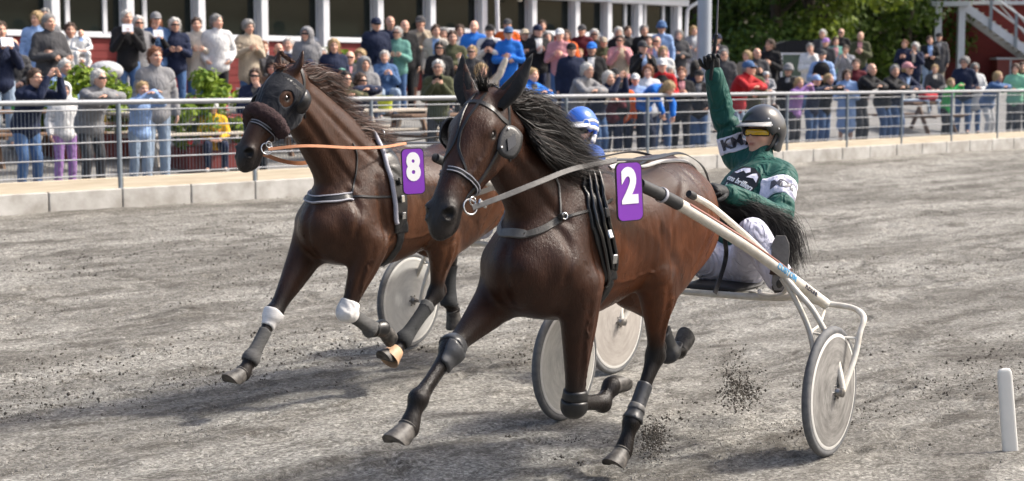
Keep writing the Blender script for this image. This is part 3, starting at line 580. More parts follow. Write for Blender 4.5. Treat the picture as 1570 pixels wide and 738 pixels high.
# ---- pushchair by the left planter
pc = thing('pushchair', 'dark folded pushchair with pale bag by the pavilion wall', 'pushchair', tuple(FPt(a_of(168, 5.2), 5.2, yard_z(5.2))), RZF); blk = pm('frame_black', (.02, .02, .022), rough=.5)
for x in (-.28, .28):
    for y in (-.3, .3): mb = MB(); mb.lathe([(.09, -.02), (.11, -.015), (.11, .015), (.09, .02)], (x, y, .11), (1, 0, 0), 18); mb.build('wheel', blk, pc, smooth=True)
    mb = MB(); mb.tube(catmull([(x, -.3, .11), (x, 0, .5), (x, .25, .95), (x, .42, 1.05)], 4), .016, 8); mb.build('frame_tube', blk, pc, smooth=True)
f = Field((-.4, -.5, .2), (.4, .5, 1.2), .03); f.limb([(0, -.2, .45, .26, .08), (0, .1, .55, .26, .10), (0, .25, .85, .26, .06)], k=.05, ref=(1, 0, 0)); field_obj(f, 'seat', cloth('pram_black', (.03, .03, .035)), pc); f = Field((-.4, -.5, .7), (.4, .5, 1.3), .03); f.ell((0, .1, .92), (.26, .3, .16), k=.02); field_obj(f, 'hood', cloth('pram_grey', (.45, .46, .48)), pc)
# ================================================================== horses
def hoof_mesh(mb, coronet, d, fwd, r=.053, L=.112):
    """hoof capsule: from the coronet along d, toe towards fwd"""
    d = nrm(d); fwd = nrm(np.asarray(fwd) - d * (np.asarray(fwd) @ d)); sd = np.cross(d, fwd); n = 20; rings = []
    for t, s, f in ((0, .80, 0), (.06, .90, 0), (.12, .84, .0), (.5, .96, .012), (.92, 1.12, .028), (1.0, 1.12, .03), (1.0, .9, .03), (.93, .5, .02)):
        ring = []
        for k in range(n):
            a = 2 * math.pi * k / n; c_, s_ = math.cos(a), math.sin(a)
            rr = r * s; x = c_ * rr * (1.12 if c_ > 0 else .9); heel = 1 if c_ > 0 else 1 - .35 * (-c_) * t
            ring.append(coronet + d * (L * t * heel) + fwd * (x + f) + sd * (s_ * rr * .95))
        rings += ring
    Fc = [(i * n + k, i * n + (k + 1) % n, (i + 1) * n + (k + 1) % n, (i + 1) * n + k) for i in range(7) for k in range(n)]
    Fc.append(tuple(7 * n + k for k in range(n))); mb.add(rings, Fc)
def horse_body(S, h=.0095):
    """S: dict of joints in the heading frame. Returns Field with the whole animal in it."""
    f = Field((-.45, -.5, .0), (2.95, .5, 2.35), h); sx, sz = S.get('dx', 0), S.get('dz', 0)
    T = lambda rows: [(x + sx, y, z + sz, *q) for x, y, z, *q in rows]
    # trunk
    f.limb(T([(.13, 0, 1.18, .15, .20), (.26, 0, 1.22, .245, .275), (.5, 0, 1.245, .27, .275), (.8, 0, 1.18, .268, .298), (1.12, 0, 1.155, .238, .345), (1.38, 0, 1.135, .212, .325), (1.58, 0, 1.09, .195, .25), (1.67, 0, 1.07, .165, .175)]), k=.02, sub=5)
    f.limb(T([(.85, 0, 1.42, .05, .06), (1.02, 0, 1.45, .05, .07), (1.2, 0, 1.45, .055, .075), (1.4, 0, 1.44, .06, .10)]), k=.10)          # withers
    f.limb(T([(.12, 0, 1.36, .045, .05), (.3, 0, 1.44, .08, .07), (.55, 0, 1.455, .07, .06)]), k=.08)                                    # croup
    # neck
    f.limb(S['neck'], k=.09, sub=6)
    for y in (-1, 1):                                              # side muscles of the neck, jugular groove
        nk = np.array(S['neck']); c = nk[:, :3].copy(); ax = nrm(c[-1] - c[0]); up = V3(-ax[2], 0, ax[0])
        q = [(*(c[i] - up * nk[i, 4] * .42 + V3(0, y * nk[i, 3] * .62, 0)), .035, .035) for i in range(1, len(c))]
        f.limb(q, k=.05)
        q = [(*(c[i] - up * nk[i, 4] * .80 + V3(0, y * nk[i, 3] * .30, 0)), .030, .035) for i in range(0, len(c))]
        f.limb(q, k=.035)
    # head
    po, e1 = np.array(S['poll'], float), nrm(S['headdir']); e2 = nrm(V3(-e1[2], 0, e1[0])); e2 = e2 if e2[0] > 0 else -e2; e3 = V3(0, 1, 0)
    yaw = S.get('headyaw', 0)
    if yaw:
        c_, s_ = math.cos(yaw), math.sin(yaw); Rz = np.array([[c_, -s_, 0], [s_, c_, 0], [0, 0, 1]]); e1, e2, e3 = Rz @ e1, Rz @ e2, Rz @ e3
    hs = S.get('hs', 1.0); H = lambda s_, d_, y_=0: po + (e1 * s_ + e2 * d_ + e3 * y_ * 1.04) * hs
    S['H'] = H; S['e'] = (e1, e2, e3)
    f.limb([(*H(-.03, -.10), .074, .078), (*H(.04, -.085), .092, .100), (*H(.13, -.085), .104, .122), (*H(.22, -.083), .090, .114), (*H(.32, -.078), .071, .092), (*H(.42, -.07), .060, .078), (*H(.51, -.068), .060, .072), (*H(.575, -.075), .054, .058), (*H(.6, -.08), .042, .043)], k=.055, sub=5, ref=e3)
    for y in (-1, 1):
        rot = np.array([e1, e2, e3])
        f.ell(H(.20, -.135, y * .058), (.105, .092, .032), k=.035, rot=rot)           # cheek
        f.ell(H(.135, -.035, y * .078), (.045, .03, .026), k=.03, rot=rot)            # brow
        f.limb([(*H(.19, -.062, y * .086), .014, .014), (*H(.27, -.068, y * .073), .012, .012), (*H(.36, -.062, y * .056), .009, .009)], k=.018)   # facial crest
        f.limb([(*H(.12, -.02, y * .04), .02, .02), (*H(.3, -.012, y * .026), .015, .015), (*H(.47, -.02, y * .022), .012, .012)], k=.03)            # nasal bone edges
        f.ell(H(.155, -.052, y * .108), (.028, .020, .022), k=.010, rot=rot, carve=True)
        for q, w in ((-.021, .008), (.022, .006)): f.limb([(*H(.125, -.056 + q * .2, y * .094), w * .7, w * .7), (*H(.152, -.052 - q, y * .101), w, w), (*H(.186, -.056 + q * .2, y * .094), w * .7, w * .7)], k=.008)
        f.ell(H(.535, -.036, y * .046), (.048, .038, .030), k=.016, rot=rot)          # nostril rim
        f.ell(H(.553, -.018, y * .066), (.025, .024, .034), k=.005, rot=rot, carve=True)
        f.ell(H(.315, -.125, y * .055), (.06, .035, .018), k=.03, rot=rot)
        f.limb([(*H(.46, -.105, y * .058), .006, .006), (*H(.55, -.112, y * .046), .006, .006), (*H(.595, -.108, y * .02), .006, .006)], k=.008, carve=True)  # lips line
        # ears
        t = S.get('ear', [(.0, .02), (.17, -.06)])
        b0 = H(-.005, -.05, y * .055); tip = b0 - e1 * S.get('earlen', .17) * .93 + e2 * S.get('earfwd', .03) + e3 * y * S.get('earout', .045); mid = lerp(b0, tip, .5) + e3 * y * .012
        f.limb([(*b0, .028, .026), (*lerp(b0, mid, .6), .034, .022), (*mid, .032, .016), (*lerp(mid, tip, .6), .020, .011), (*tip, .006, .006)], k=.015, ref=e3)
        f.limb([(*(lerp(b0, tip, .28) + e2 * .024), .017, .013), (*(lerp(b0, tip, .8) + e2 * .014), .007, .008)], k=.008, ref=e3, carve=True)
        S['earL' if y > 0 else 'earR'] = (b0, tip)
    f.ell(H(.545, -.132), (.045, .024, .034), k=.03, rot=np.array([e1, e2, e3]))      # chin
    # legs
    for nm in ('RF', 'LF'):
        y = -1 if nm[0] == 'R' else 1; el, kn, fe, ho = (np.array(q, float) for q in S[nm])
        sh = V3(1.57 + sx + .25 * (el[0] - sx - 1.45), y * .15, 1.10 + sz); sc = V3(1.22 + sx, y * .13, 1.40 + sz)
        f.limb([(*sc, .05, .10), (*lerp(sc, sh, .5), .065, .12), (*sh, .07, .10)], k=.07)                    # shoulder blade
        f.limb([(*(sh + V3(.03, 0, -.02)), .075, .085), (*(lerp(sh, el, .5)), .08, .115), (*el, .075, .11)], k=.06)  # upper arm
        f.ell(lerp(sc, el, .55) + V3(-.10, y * .03, .02), (.13, .055, .15), k=.07)     # triceps
        ax = nrm(kn - el); bk = nrm(np.cross(V3(0, 1, 0), ax)); bk = bk if bk[0] < 0 or abs(bk[0]) < .2 and bk[2] > 0 else -bk
        f.limb([(*(el + ax * -.04), .085, .12), (*lerp(el, kn, .22), .079, .105), (*lerp(el, kn, .5), .063, .078), (*lerp(el, kn, .8), .047, .053), (*lerp(el, kn, .93), .051, .053), (*kn, .053, .054)], k=.045, sub=5)
        cx = nrm(fe - kn); hx = nrm(ho - fe); back = nrm(S.get(nm + 'b', (-1, 0, .2)))
        back = nrm(back - cx * (back @ cx))
        f.limb([(*kn, .050, .052), (*lerp(kn, fe, .18), .036, .039), (*lerp(kn, fe, .5), .029, .032), (*lerp(kn, fe, .8), .031, .034), (*fe, .042, .044)], k=.018, sub=5)
        f.limb([(*(lerp(kn, fe, .02) + back * .034), .022, .020), (*(lerp(kn, fe, .3) + back * .031), .016, .014), (*(lerp(kn, fe, .75) + back * .031), .016, .014), (*(fe + back * .032), .027, .022), (*(fe + back * .030 + cx * .03), .016, .016)], k=.009)
        f.ell(kn - back * .026 - cx * .012, (.030, .040, .030), k=.02); f.ell(kn - back * .022 + cx * .03, (.026, .038, .022), k=.015); f.ell(kn + back * .045 - cx * .015, (.018, .018, .026), k=.015)     # tendon, ergot
        f.limb([(*fe, .043, .045), (*lerp(fe, ho, .4), .034, .037), (*lerp(fe, ho, .75), .041, .043), (*(ho), .047, .047)], k=.015)
    for nm in ('RH', 'LH'):
        y = -1 if nm[0] == 'R' else 1; hp, st, hk, fe, ho = (np.array(q, float) for q in S[nm])
        f.limb([(*hp, .12, .17), (*lerp(hp, st, .45), .115, .185), (*lerp(hp, st, .85), .095, .13), (*st, .08, .095)], k=.08, sub=5)
        but = V3(.06 + sx, y * .10, 1.12 + sz)
        f.limb([(.18 + sx, y * .10, 1.30 + sz, .07, .09), (*but, .075, .09), (*lerp(but, lerp(st, hk, .3), .55), .075, .09), (*lerp(st, hk, .35), .055, .06)], k=.07, sub=5)       # hamstrings
        f.limb([(*st, .085, .10), (*lerp(st, hk, .25), .076, .105), (*lerp(st, hk, .55), .058, .074), (*lerp(st, hk, .82), .042, .052), (*hk, .047, .06)], k=.05, sub=5)
        g = nrm(hk - st); cx = nrm(fe - hk); pt = nrm(g - cx)           # hock points away from the bend
        f.limb([(*(lerp(st, hk, .72) + pt * .035), .014, .014), (*(hk + pt * .056 - cx * .045), .024, .024), (*(lerp(hk, fe, .12) + pt * .040), .02, .02), (*(lerp(hk, fe, .6) + pt * .034), .015, .015), (*(fe + pt * .036), .024, .024)], k=.014)
        f.limb([(*hk, .047, .06), (*lerp(hk, fe, .2), .037, .042), (*lerp(hk, fe, .5), .030, .034), (*lerp(hk, fe, .8), .031, .035), (*fe, .042, .045)], k=.018, sub=5)
        f.limb([(*fe, .044, .046), (*lerp(fe, ho, .4), .035, .037), (*lerp(fe, ho, .75), .042, .043), (*ho, .047, .047)], k=.015)
    # pectorals, elbow pockets, flank
    for y in (-1, 1):
        f.ell((1.62 + sx, y * .09, 1.0 + sz), (.10, .08, .13), k=.045)
        f.ell((.62 + sx, y * .285, 1.13 + sz), (.09, .03, .16), k=.07, carve=True)
        f.limb([(1.33 + sx, y * .29, 1.42 + sz, .02, .02), (1.26 + sx, y * .30, 1.15 + sz, .02, .02), (1.22 + sx, y * .27, .95 + sz, .02, .02)], k=.06, carve=True)
    return f
def hair_strands(paths, width, mb, seg=7):
    """thin flat tapering strands"""
    for P, tw in paths:
        P = np.asarray(P); m = len(P); T = np.gradient(P, axis=0); T /= np.linalg.norm(T, axis=1)[:, None] + 1e-9
        B = np.cross(T, tw); B /= np.linalg.norm(B, axis=1)[:, None] + 1e-9; w = width * np.linspace(1, .15, m) ** .7
        V = []
        for i in range(m): V += [P[i] - B[i] * w[i], P[i] + B[i] * w[i]]
        mb.add(V, [(2 * i, 2 * i + 1, 2 * i + 3, 2 * i + 2) for i in range(m - 1)])
def coat_colors(V, S, base, red, dark, light):
    """bay coat: black points on the lower legs and muzzle, warm flanks"""
    x, y, z = V[:, 0] - S.get('dx', 0), V[:, 1], V[:, 2]; po = np.array(S['poll']); e1, e2, e3 = S['e']
    C = np.tile(np.array(base, float), (len(V), 1))
    k = sstep(.9, .2, x) * .8 + sstep(.35, .9, z) * 0
    warm = np.clip(sstep(1.5, 1.25, x) * sstep(1.42, 1.15, z) * .85 + .5 * sstep(.5, .2, x), 0, 1)
    C = lerp(C, np.array(red), warm[:, None])
    for nm, fr in (('RF', 1), ('LF', 1), ('RH', 2), ('LH', 2)):
        J = [np.array(q, float) for q in S[nm]]; a, b = J[fr - 1], J[fr]                     # dark from above the knee / hock down
        for i in range(fr, len(J) - 1):
            p, q = J[i], J[i + 1]; t = np.clip(((V - p) @ (q - p)) / ((q - p) @ (q - p)), 0, 1); d = np.linalg.norm(V - p - t[:, None] * (q - p), axis=1)
            C = lerp(C, np.array(dark), sstep(.095, .055, d)[:, None])
        p, q = lerp(a, b, .45), b; t = ((V - p) @ (q - p)) / ((q - p) @ (q - p)); d = np.linalg.norm(V - p - np.clip(t, 0, 1)[:, None] * (q - p), axis=1)
        C = lerp(C, np.array(dark), (sstep(0, 1, t) * sstep(.11, .08, d))[:, None])
    s_ = (V - po) @ e1; head = sstep(.12, .02, np.abs((V - po) @ e3) - .05) * (s_ > -.1) * sstep(-.30, -.22, (V - po) @ e2)
    C = lerp(C, np.array(light), (head * sstep(.02, .12, s_) * sstep(.45, .3, s_) * .6)[:, None])
    C = lerp(C, V3(.022, .019, .018), (head * sstep(.42, .53, s_))[:, None])
    for y_ in (-1, 1):                                             # nostril and eye hollows coloured darker than the coat
        c = S['H'](.553, -.022, y_ * .056); C = lerp(C, V3(.004, .003, .003), sstep(.034, .022, np.linalg.norm(V - c, axis=1))[:, None])
        c = S['H'](.155, -.05, y_ * .092); C = lerp(C, V3(.012, .009, .008), sstep(.034, .02, np.linalg.norm(V - c, axis=1))[:, None])
    return C
FR2 = Frame((.961, 8.472), 33.1); FR8 = Frame((-.033, 10.835), 35.5)
H2 = dict(dx=.0, dz=0,
    neck=[(1.30, 0, 1.28, .165, .27), (1.46, 0, 1.40, .135, .245), (1.62, 0, 1.52, .105, .205), (1.77, 0, 1.62, .088, .165), (1.88, 0, 1.69, .078, .135), (1.94, 0, 1.735, .07, .10)],
    poll=(2.02, 0, 1.85), headdir=(.57, 0, -.82), headyaw=R(0), earlen=.2, earout=.10, hs=1.02,
    RF=[(1.60, -.165, .945), (2.04, -.13, .76), (2.29, -.125, .585), (2.36, -.125, .47)], RFb=(-.6, 0, -.8),
    LF=[(1.46, .175, .96), (1.445, .135, .445), (1.17, .125, .40), (1.085, .125, .47)], LFb=(0, 0, 1),
    RH=[(.33, -.12, 1.20), (.47, -.19, .90), (.15, -.13, .655), (.02, -.12, .44), (-.09, -.12, .445)],
    LH=[(.36, .12, 1.22), (.74, .19, .96), (.66, .135, .555), (.885, .125, .255), (.958, .12, .122)])
H8 = dict(dx=.16, dz=-.02,
    neck=[(1.46, 0, 1.27, .165, .27), (1.62, 0, 1.42, .135, .25), (1.79, 0, 1.575, .105, .205), (1.94, 0, 1.71, .088, .165), (2.05, 0, 1.80, .078, .135), (2.11, 0, 1.85, .07, .10)],
    poll=(2.19, 0, 1.965), headdir=(.58, 0, -.815), headyaw=R(-4), earlen=.15, hs=.97, earfwd=.05,
    RF=[(1.80, -.165, .91), (2.14, -.13, .565), (2.335, -.125, .335), (2.40, -.125, .255)], RFb=(-.8, 0, -.5),
    LF=[(1.64, .175, .92), (1.80, .135, .565), (1.575, .125, .425), (1.475, .125, .42)], LFb=(-.3, 0, 1),
    RH=[(.48, -.12, 1.18), (.72, -.19, .92), (.48, -.13, .72), (.50, -.12, .45), (.45, -.12, .39)],
    LH=[(.50, .12, 1.20), (.93, .19, .96), (.96, .135, .575), (1.27, .125, .325), (1.345, .12, .25)])
def sculpt(f, S):
    """second pass: muscle grooves and veins laid on the blocked-out surface"""
    V, Q = f.mesh(0); sf = Surf(V, Q); dx, dz = S.get('dx', 0), S.get('dz', 0); rng = np.random.default_rng(9); H = S['H']
    def lay(P, r, off, k, carve, wob=0, taper=True):
        P = catmull(np.array([np.asarray(p, float) for p in P]), 5); out = []
        for i, p in enumerate(P):
            if wob: p = p + rng.normal(0, wob, 3)
            c, n = sf.near(p); t = i / (len(P) - 1); w = r * (.35 + .65 * math.sin(math.pi * min(max(t, .06), .94))) if taper else r; out.append((*(c + n * off), w, w))
        f.limb(out, k=k, sub=1, carve=carve)
    G = lambda P: lay(P, .017, .007, .026, True)
    VN = lambda P, r=.0048: lay(P, r, .0008, .007, False, .006)
    for y in (-1, 1):
        T = lambda *P: [V3(a + dx, y * b, c + dz) for a, b, c in P]
        G(T((1.42, .20, 1.36), (1.44, .25, 1.2), (1.40, .26, 1.06), (1.44, .24, .98))); G(T((1.20, .24, 1.36), (1.20, .29, 1.18), (1.26, .27, 1.02), (1.36, .24, .93))); G(T((1.62, .12, 1.28), (1.60, .18, 1.18), (1.64, .19, 1.05)))
        G(T((.42, .18, 1.46), (.33, .27, 1.28), (.34, .28, 1.1), (.45, .26, .95))); G(T((.20, .15, 1.42), (.13, .22, 1.22), (.18, .22, 1.05), (.33, .22, .92))); G(T((.70, .24, 1.30), (.70, .28, 1.12), (.74, .25, .98), (.82, .2, .91))); G(T((.5, .2, 1.44), (.62, .25, 1.33), (.72, .27, 1.2)))
        for q in range(6): x = .78 + q * .07; lay(T((x + .03, .26, 1.32), (x, .3, 1.16), (x - .01, .28, 1.0)), .009, .0085, .012, True)
        nk = np.array(S['neck']); c = nk[:, :3]; ax = nrm(c[-1] - c[0]); up = V3(-ax[2], 0, ax[0])
        G([c[i] + V3(0, y * nk[i, 3] * 1.1, 0) - up * nk[i, 4] * .62 for i in range(1, len(c))]); G([c[i] + V3(0, y * nk[i, 3] * 1.1, 0) + up * nk[i, 4] * .25 for i in range(0, len(c) - 1)])
        VN([H(.20, -.045, y * .1), H(.28, -.06, y * .08), H(.36, -.05, y * .065), H(.44, -.05, y * .06)]); VN([H(.28, -.06, y * .09), H(.33, -.085, y * .08), H(.40, -.09, y * .07)], .004); VN([H(.10, -.16, y * .1), H(.2, -.19, y * .08), H(.28, -.15, y * .07)])
        VN(T((1.30, .26, .98), (1.1, .28, .95), (.92, .28, .98), (.76, .26, 1.02)), .0058); VN(T((1.1, .28, .95), (1.02, .27, 1.05), (.95, .29, 1.12)), .004); VN(T((1.55, .2, 1.22), (1.52, .22, 1.1), (1.5, .22, 1.0)), .005); VN(T((1.36, .24, 1.22), (1.32, .26, 1.1), (1.34, .25, 1.02)), .0045)
        VN(T((.52, .26, 1.22), (.6, .27, 1.1), (.64, .26, .98)), .005); VN(T((.6, .27, 1.1), (.5, .27, 1.02), (.46, .27, .92)), .004)
        pre = 'L' if y > 0 else 'R'; el, kn, fe, ho = (np.array(q, float) for q in S[pre + 'F']); fr = nrm(np.cross(kn - el, V3(0, 1, 0)))
        for o_, w in ((.05, 1), (-.03, 1)): lay([lerp(el, kn, t) + fr * o_ + V3(0, y * .09, 0) for t in (.05, .3, .6, .85)], .012, .006, .02, True)
        VN([lerp(el, kn, t) + fr * .05 * math.sin(t * 5) + V3(0, y * w_, 0) for t, w_ in ((.0, .1), (.3, .09), (.6, .07), (.9, .05))], .0055); VN([lerp(el, kn, t) - fr * .06 + V3(0, -y * .05, 0) for t in (.1, .4, .7)], .005)
        hp, st, hk, fe, ho = (np.array(q, float) for q in S[pre + 'H']); fr = nrm(np.cross(hk - st, V3(0, 1, 0)))
        for o_ in (.04, -.04): lay([lerp(st, hk, t) + fr * o_ + V3(0, y * .09, 0) for t in (.1, .4, .75)], .013, .006, .02, True)
        VN([lerp(st, hk, t) + fr * .05 * (t - .5) + V3(0, y * .08, 0) for t in (.1, .4, .7, .95)], .0055); lay([lerp(hk, fe, t) + V3(0, y * .05, 0) for t in (.15, .5, .85)], .007, .004, .01, True)
    G([V3(1.8 + dx, 0, 1.2 + dz), V3(1.8 + dx, 0, 1.05 + dz), V3(1.72 + dx, 0, .93 + dz)])
def make_horse(S, FR, label, base, red, dark, light, mane_c):
    root = thing('horse', label, 'horse', tuple(FR.o), FR.rz, 'trotting horses on the track')
    coat = attr_mat('coat_' + mane_c, rough=.37, bs=.3, bsc=240, spec=.24, sheen=0, stretch=(1, 1, .6), var=.3, vs=20, bd=.002, rvar=.14, hairy=.55)
    fl = horse_body(S); sculpt(fl, S); o, Vv, Q = field_obj(fl, 'body', coat, root, smooth=2)
    set_color(o, coat_colors(Vv, S, base, red, dark, light)); S['surf'] = Surf(Vv, Q); S['root'] = root
    eye = pm('horse_eye', (.012, .006, .004), rough=.06, var=.1, coat=1)
    for y in (-1, 1):
        mb = MB(); mb.lathe([(.0001, -.025), (.015, -.020), (.0235, -.0075), (.0235, .0075), (.015, .020), (.0001, .025)], S['H'](.155, -.047, y * .081), S['e'][2], 16); mb.build('eye', eye, root, smooth=True, sharp=False)
    for nm in ('RF', 'LF', 'RH', 'LH'):
        J = [np.array(q, float) for q in S[nm]]; d = nrm(J[-1] - J[-2]); cx = nrm(J[-2] - J[-3])
        fw = np.cross(V3(0, 1, 0), d); ref = -np.asarray(S.get(nm + 'b', (-1, 0, 0)), float)
        if fw @ (ref if nm + 'b' in S else V3(1, 0, .3)) < 0: fw = -fw
        mb = MB(); hoof_mesh(mb, J[-1] - d * .012, d + fw * .25, fw)
        mb.build('hoof', MATS_HOOF[S.get('hoofm', 0)], root, smooth=True)
    return root
_m, _nt, _b = new_mat('hoof_horn')
_co = coords(_nt, (1, 1, 1)); _n = NN(_nt, 'ShaderNodeTexNoise', Scale=30, Detail=5); _nt.links.new(_co, _n.inputs[0])
_r = NN(_nt, 'ShaderNodeValToRGB'); _r.color_ramp.elements[0].color = (.022, .020, .019, 1); _r.color_ramp.elements[1].color = (.11, .10, .09, 1); _r.color_ramp.elements[0].position = .35; _r.color_ramp.elements[1].position = .68
_nt.links.new(_n.outputs[0], _r.inputs[0]); _nt.links.new(_r.outputs[0], _b.inputs[0]); _b.inputs['Roughness'].default_value = .55; bump(_nt, _b, _n.outputs[0], .4, .004)
MATS_HOOF = [_m]
horse2 = make_horse(H2, FR2, 'dark bay horse with black ear covers and number 2 plate', (.031, .0115, .006), (.098, .032, .012), (.009, .007, .0065), (.046, .019, .010), 'black')
horse8 = make_horse(H8, FR8, 'brown horse with fleece noseband and number 8 plate', (.046, .020, .011), (.088, .035, .016), (.011, .0085, .008), (.066, .032, .019), 'brown')
# ================================================================== tack
leather = pm('black_leather', (.012, .012, .013), rough=.36, var=.3, vs=30, bs=.25, bsc=150, spec=.5)
patent = pm('patent_black', (.010, .010, .011), rough=.16, var=.2, vs=10, spec=.6, coat=.4)
greyleather = pm('grey_leather', (.16, .155, .15), rough=.5, var=.35, vs=40, bs=.2)
tan = pm('tan_leather', (.55, .24, .12), rough=.5, var=.25, vs=25, bs=.2)
steel = pm('steel', (.62, .62, .62), rough=.22, metal=1, var=.25, vs=40)
hoodcloth = cloth('hood_cloth', (.012, .014, .020), rough=.8, fold=.3)
earcloth = cloth('ear_cloth', (.014, .014, .015), rough=.9, fold=.2)
greypad = pm('grey_pad', (.42, .42, .47), rough=.75, var=.15, vs=30, bs=.3)
redrubber = pm('red_rubber', (.3, .02, .02), rough=.5)
whitetape = pm('white_bandage', (.72, .71, .70), rough=.85, var=.12, vs=30, bs=.4, scale3=(1, 1, 3))
greytape = pm('grey_bandage', (.10, .10, .10), rough=.9, var=.45, vs=22, bs=.5, scale3=(1, 1, 4))
darktape = pm('dark_bandage', (.03, .032, .035), rough=.9, var=.4, vs=22, bs=.5, scale3=(1, 1, 4))
bootmat = pm('boot_shell', (.05, .052, .057), rough=.38, var=.4, vs=18, bs=.2)
tanrubber = pm('tan_rubber', (.52, .33, .20), rough=.55, var=.3, vs=14, bs=.2)
purple = pm('plate_purple', (.21, .035, .42), rough=.35, var=.12, vs=5)
pwhite = pm('plate_white', (.82, .82, .82), rough=.45, var=.04)
pblack = pm('plate_black', (.012, .012, .014), rough=.4)
def shell(S, name, mat, mask, off=.005, parent=None, thick=True, rag=0):
    """a fitted garment: the skin inside the mask lifted by off"""
    me = S['root'].children[0].data if 'me' not in S else S['me']
    if 'Vn' not in S:
        b = [c for c in S['root'].children if c.name.startswith('body')][0].data; n = len(b.vertices)
        V = np.empty(n * 3, np.float32); b.vertices.foreach_get('co', V); Nn = np.empty(n * 3, np.float32); b.vertices.foreach_get('normal', Nn)
        Q = np.empty(len(b.loops), np.int32); b.loops.foreach_get('vertex_index', Q)
        S['Vn'] = (V.reshape(-1, 3).astype(float), Nn.reshape(-1, 3).astype(float), Q.reshape(-1, 4)); S['me'] = b
    V, Nn, Q = S['Vn']; k = mask(V); q = Q[k[Q].all(1)]
    if not len(q): return None
    u, inv = np.unique(q, return_inverse=True); q = inv.reshape(-1, 4); P = V[u]; N_ = Nn[u]
    E = np.vstack([q[:, [0, 1]], q[:, [1, 2]], q[:, [2, 3]], q[:, [3, 0]]]); key = np.sort(E, 1); _, ix, ct = np.unique(key, axis=0, return_index=True, return_counts=True)
    bd = E[ix[ct == 1]]; nV = len(P)
    # smooth the ragged rim
    nb = {}
    for a, b in bd: nb.setdefault(a, []).append(b); nb.setdefault(b, []).append(a)
    for _ in range(4):
        P2 = P.copy()
        for a, l in nb.items():
            if len(l) == 2: P2[a] = .4 * P[a] + .3 * (P[l[0]] + P[l[1]])
        P = P2
    outer = P + N_ * off; inner = P - N_ * .004
    Fc = [tuple(r) for r in q] + [(b, a, a + nV, b + nV) for a, b in bd]
    return mesh_obj(name, np.vstack([outer, inner]), Fc, mat, parent or S['root'], True)
def leg_mask(S, nm, i, t0, t1, rad=.12):
    J = [np.array(q, float) for q in S[nm]]; a, b = J[i], J[i + 1]
    def f(V):
        t = ((V - a) @ (b - a)) / ((b - a) @ (b - a)); d = np.linalg.norm(V - a - t[:, None] * (b - a), axis=1); return (t > t0) & (t < t1) & (d < rad)
    return f
def ring_at(S, name, mat, c, ax, r, w=.004, parent=None):
    mb = MB(); ax = nrm(ax); e = nrm(np.cross(ax, (0, 0, 1) if abs(ax[2]) < .9 else (1, 0, 0))); g = np.cross(ax, e)
    mb.tube([np.asarray(c) + r * (math.cos(a) * e + math.sin(a) * g) for a in np.linspace(0, 2 * math.pi, 21)[:-1]], w, 6, closed=True)
    return mb.build(name, mat, parent or S['root'], smooth=True, sharp=False)
def text_mesh(txt, size, bold=.0, ext=.002):
    cu = bpy.data.curves.new('t', 'FONT'); cu.body = txt; cu.size = size; cu.align_x = 'CENTER'; cu.align_y = 'CENTER'; cu.offset = bold; cu.extrude = ext; cu.resolution_u = 4
    o = bpy.data.objects.new('t', cu); COL.objects.link(o); dg = bpy.context.evaluated_depsgraph_get(); me = bpy.data.meshes.new_from_object(o.evaluated_get(dg))
    bpy.data.objects.remove(o); return me
def frame_matrix(o, ex, ey, ez):
    return Matrix(((ex[0], ey[0], ez[0], o[0]), (ex[1], ey[1], ez[1], o[1]), (ex[2], ey[2], ez[2], o[2]), (0, 0, 0, 1)))
def text_on(txt, size, mat, parent, o, ex, ey, bold=0, name='lettering', surf=None, off=.003, sx=1):
    me = text_mesh(txt, size, bold, .0012); ex, ey = nrm(ex), nrm(ey); ez = np.cross(ex, ey)
    n = len(me.vertices); V = np.empty(n * 3, np.float32); me.vertices.foreach_get('co', V); V = V.reshape(-1, 3).astype(float); V[:, 0] *= sx
    W_ = np.asarray(o) + V[:, :1] * ex + V[:, 1:2] * ey + V[:, 2:] * ez
    if surf is not None:                                   # print that follows the surface beneath
        for i in range(n):
            p, nn = surf.hit(W_[i] + ez * .15, -ez)
            if p is not None: W_[i] = p + nn * off + ez * V[i, 2]
    me.vertices.foreach_set('co', W_.astype(np.float32).ravel()); me.materials.clear(); me.materials.append(mat); me.update(); me.name = name
    return link(bpy.data.objects.new(name, me), parent)
def rrect(w, h, r, n=5, cut=1.0):
    P = []
    for cx, cy, a0 in ((w / 2 - r, h / 2 - r, 0), (-w / 2 + r, h / 2 - r, 90), (-w / 2 + r, -h / 2 + r, 180), (w / 2 - r, -h / 2 + r, 270)):
        for k in range(n + 1): a = R(a0 + 90 * k / n); P.append((cx + r * math.cos(a), cy + r * math.sin(a)))
    return P
def number_plate(S, FR, txt, c, nrmv, w, h):
    root = S['root']; ez = nrm(nrmv); ey = nrm(V3(.05, .05, 1) - ez * (V3(.05, .05, 1) @ ez)); ex = np.cross(ey, ez)
    mb = MB(); mb.prism(rrect(w, h, .03), c, ex, ey, ez, .006); pl = mb.build('number_plate', pblack, root)
    mb = MB(); mb.prism(rrect(w * .93, h * .965, .027), c + ez * .0062, ex, ey, ez, .0015); mb.build('plate_face', purple, pl)
    text_on(txt, h * .78, pwhite, pl, c + ez * .0085 + ey * h * .07, ex, ey, bold=.011, name='digit', sx=.82)
    mb = MB(); mb.tube([c - ez * .001 + ey * .06, c - ez * .02 + ey * .05, c - ez * .05 - V3(0, .03, 0) + ey * .03], .006, 8); mb.build('plate_bracket', leather, root)
    return pl
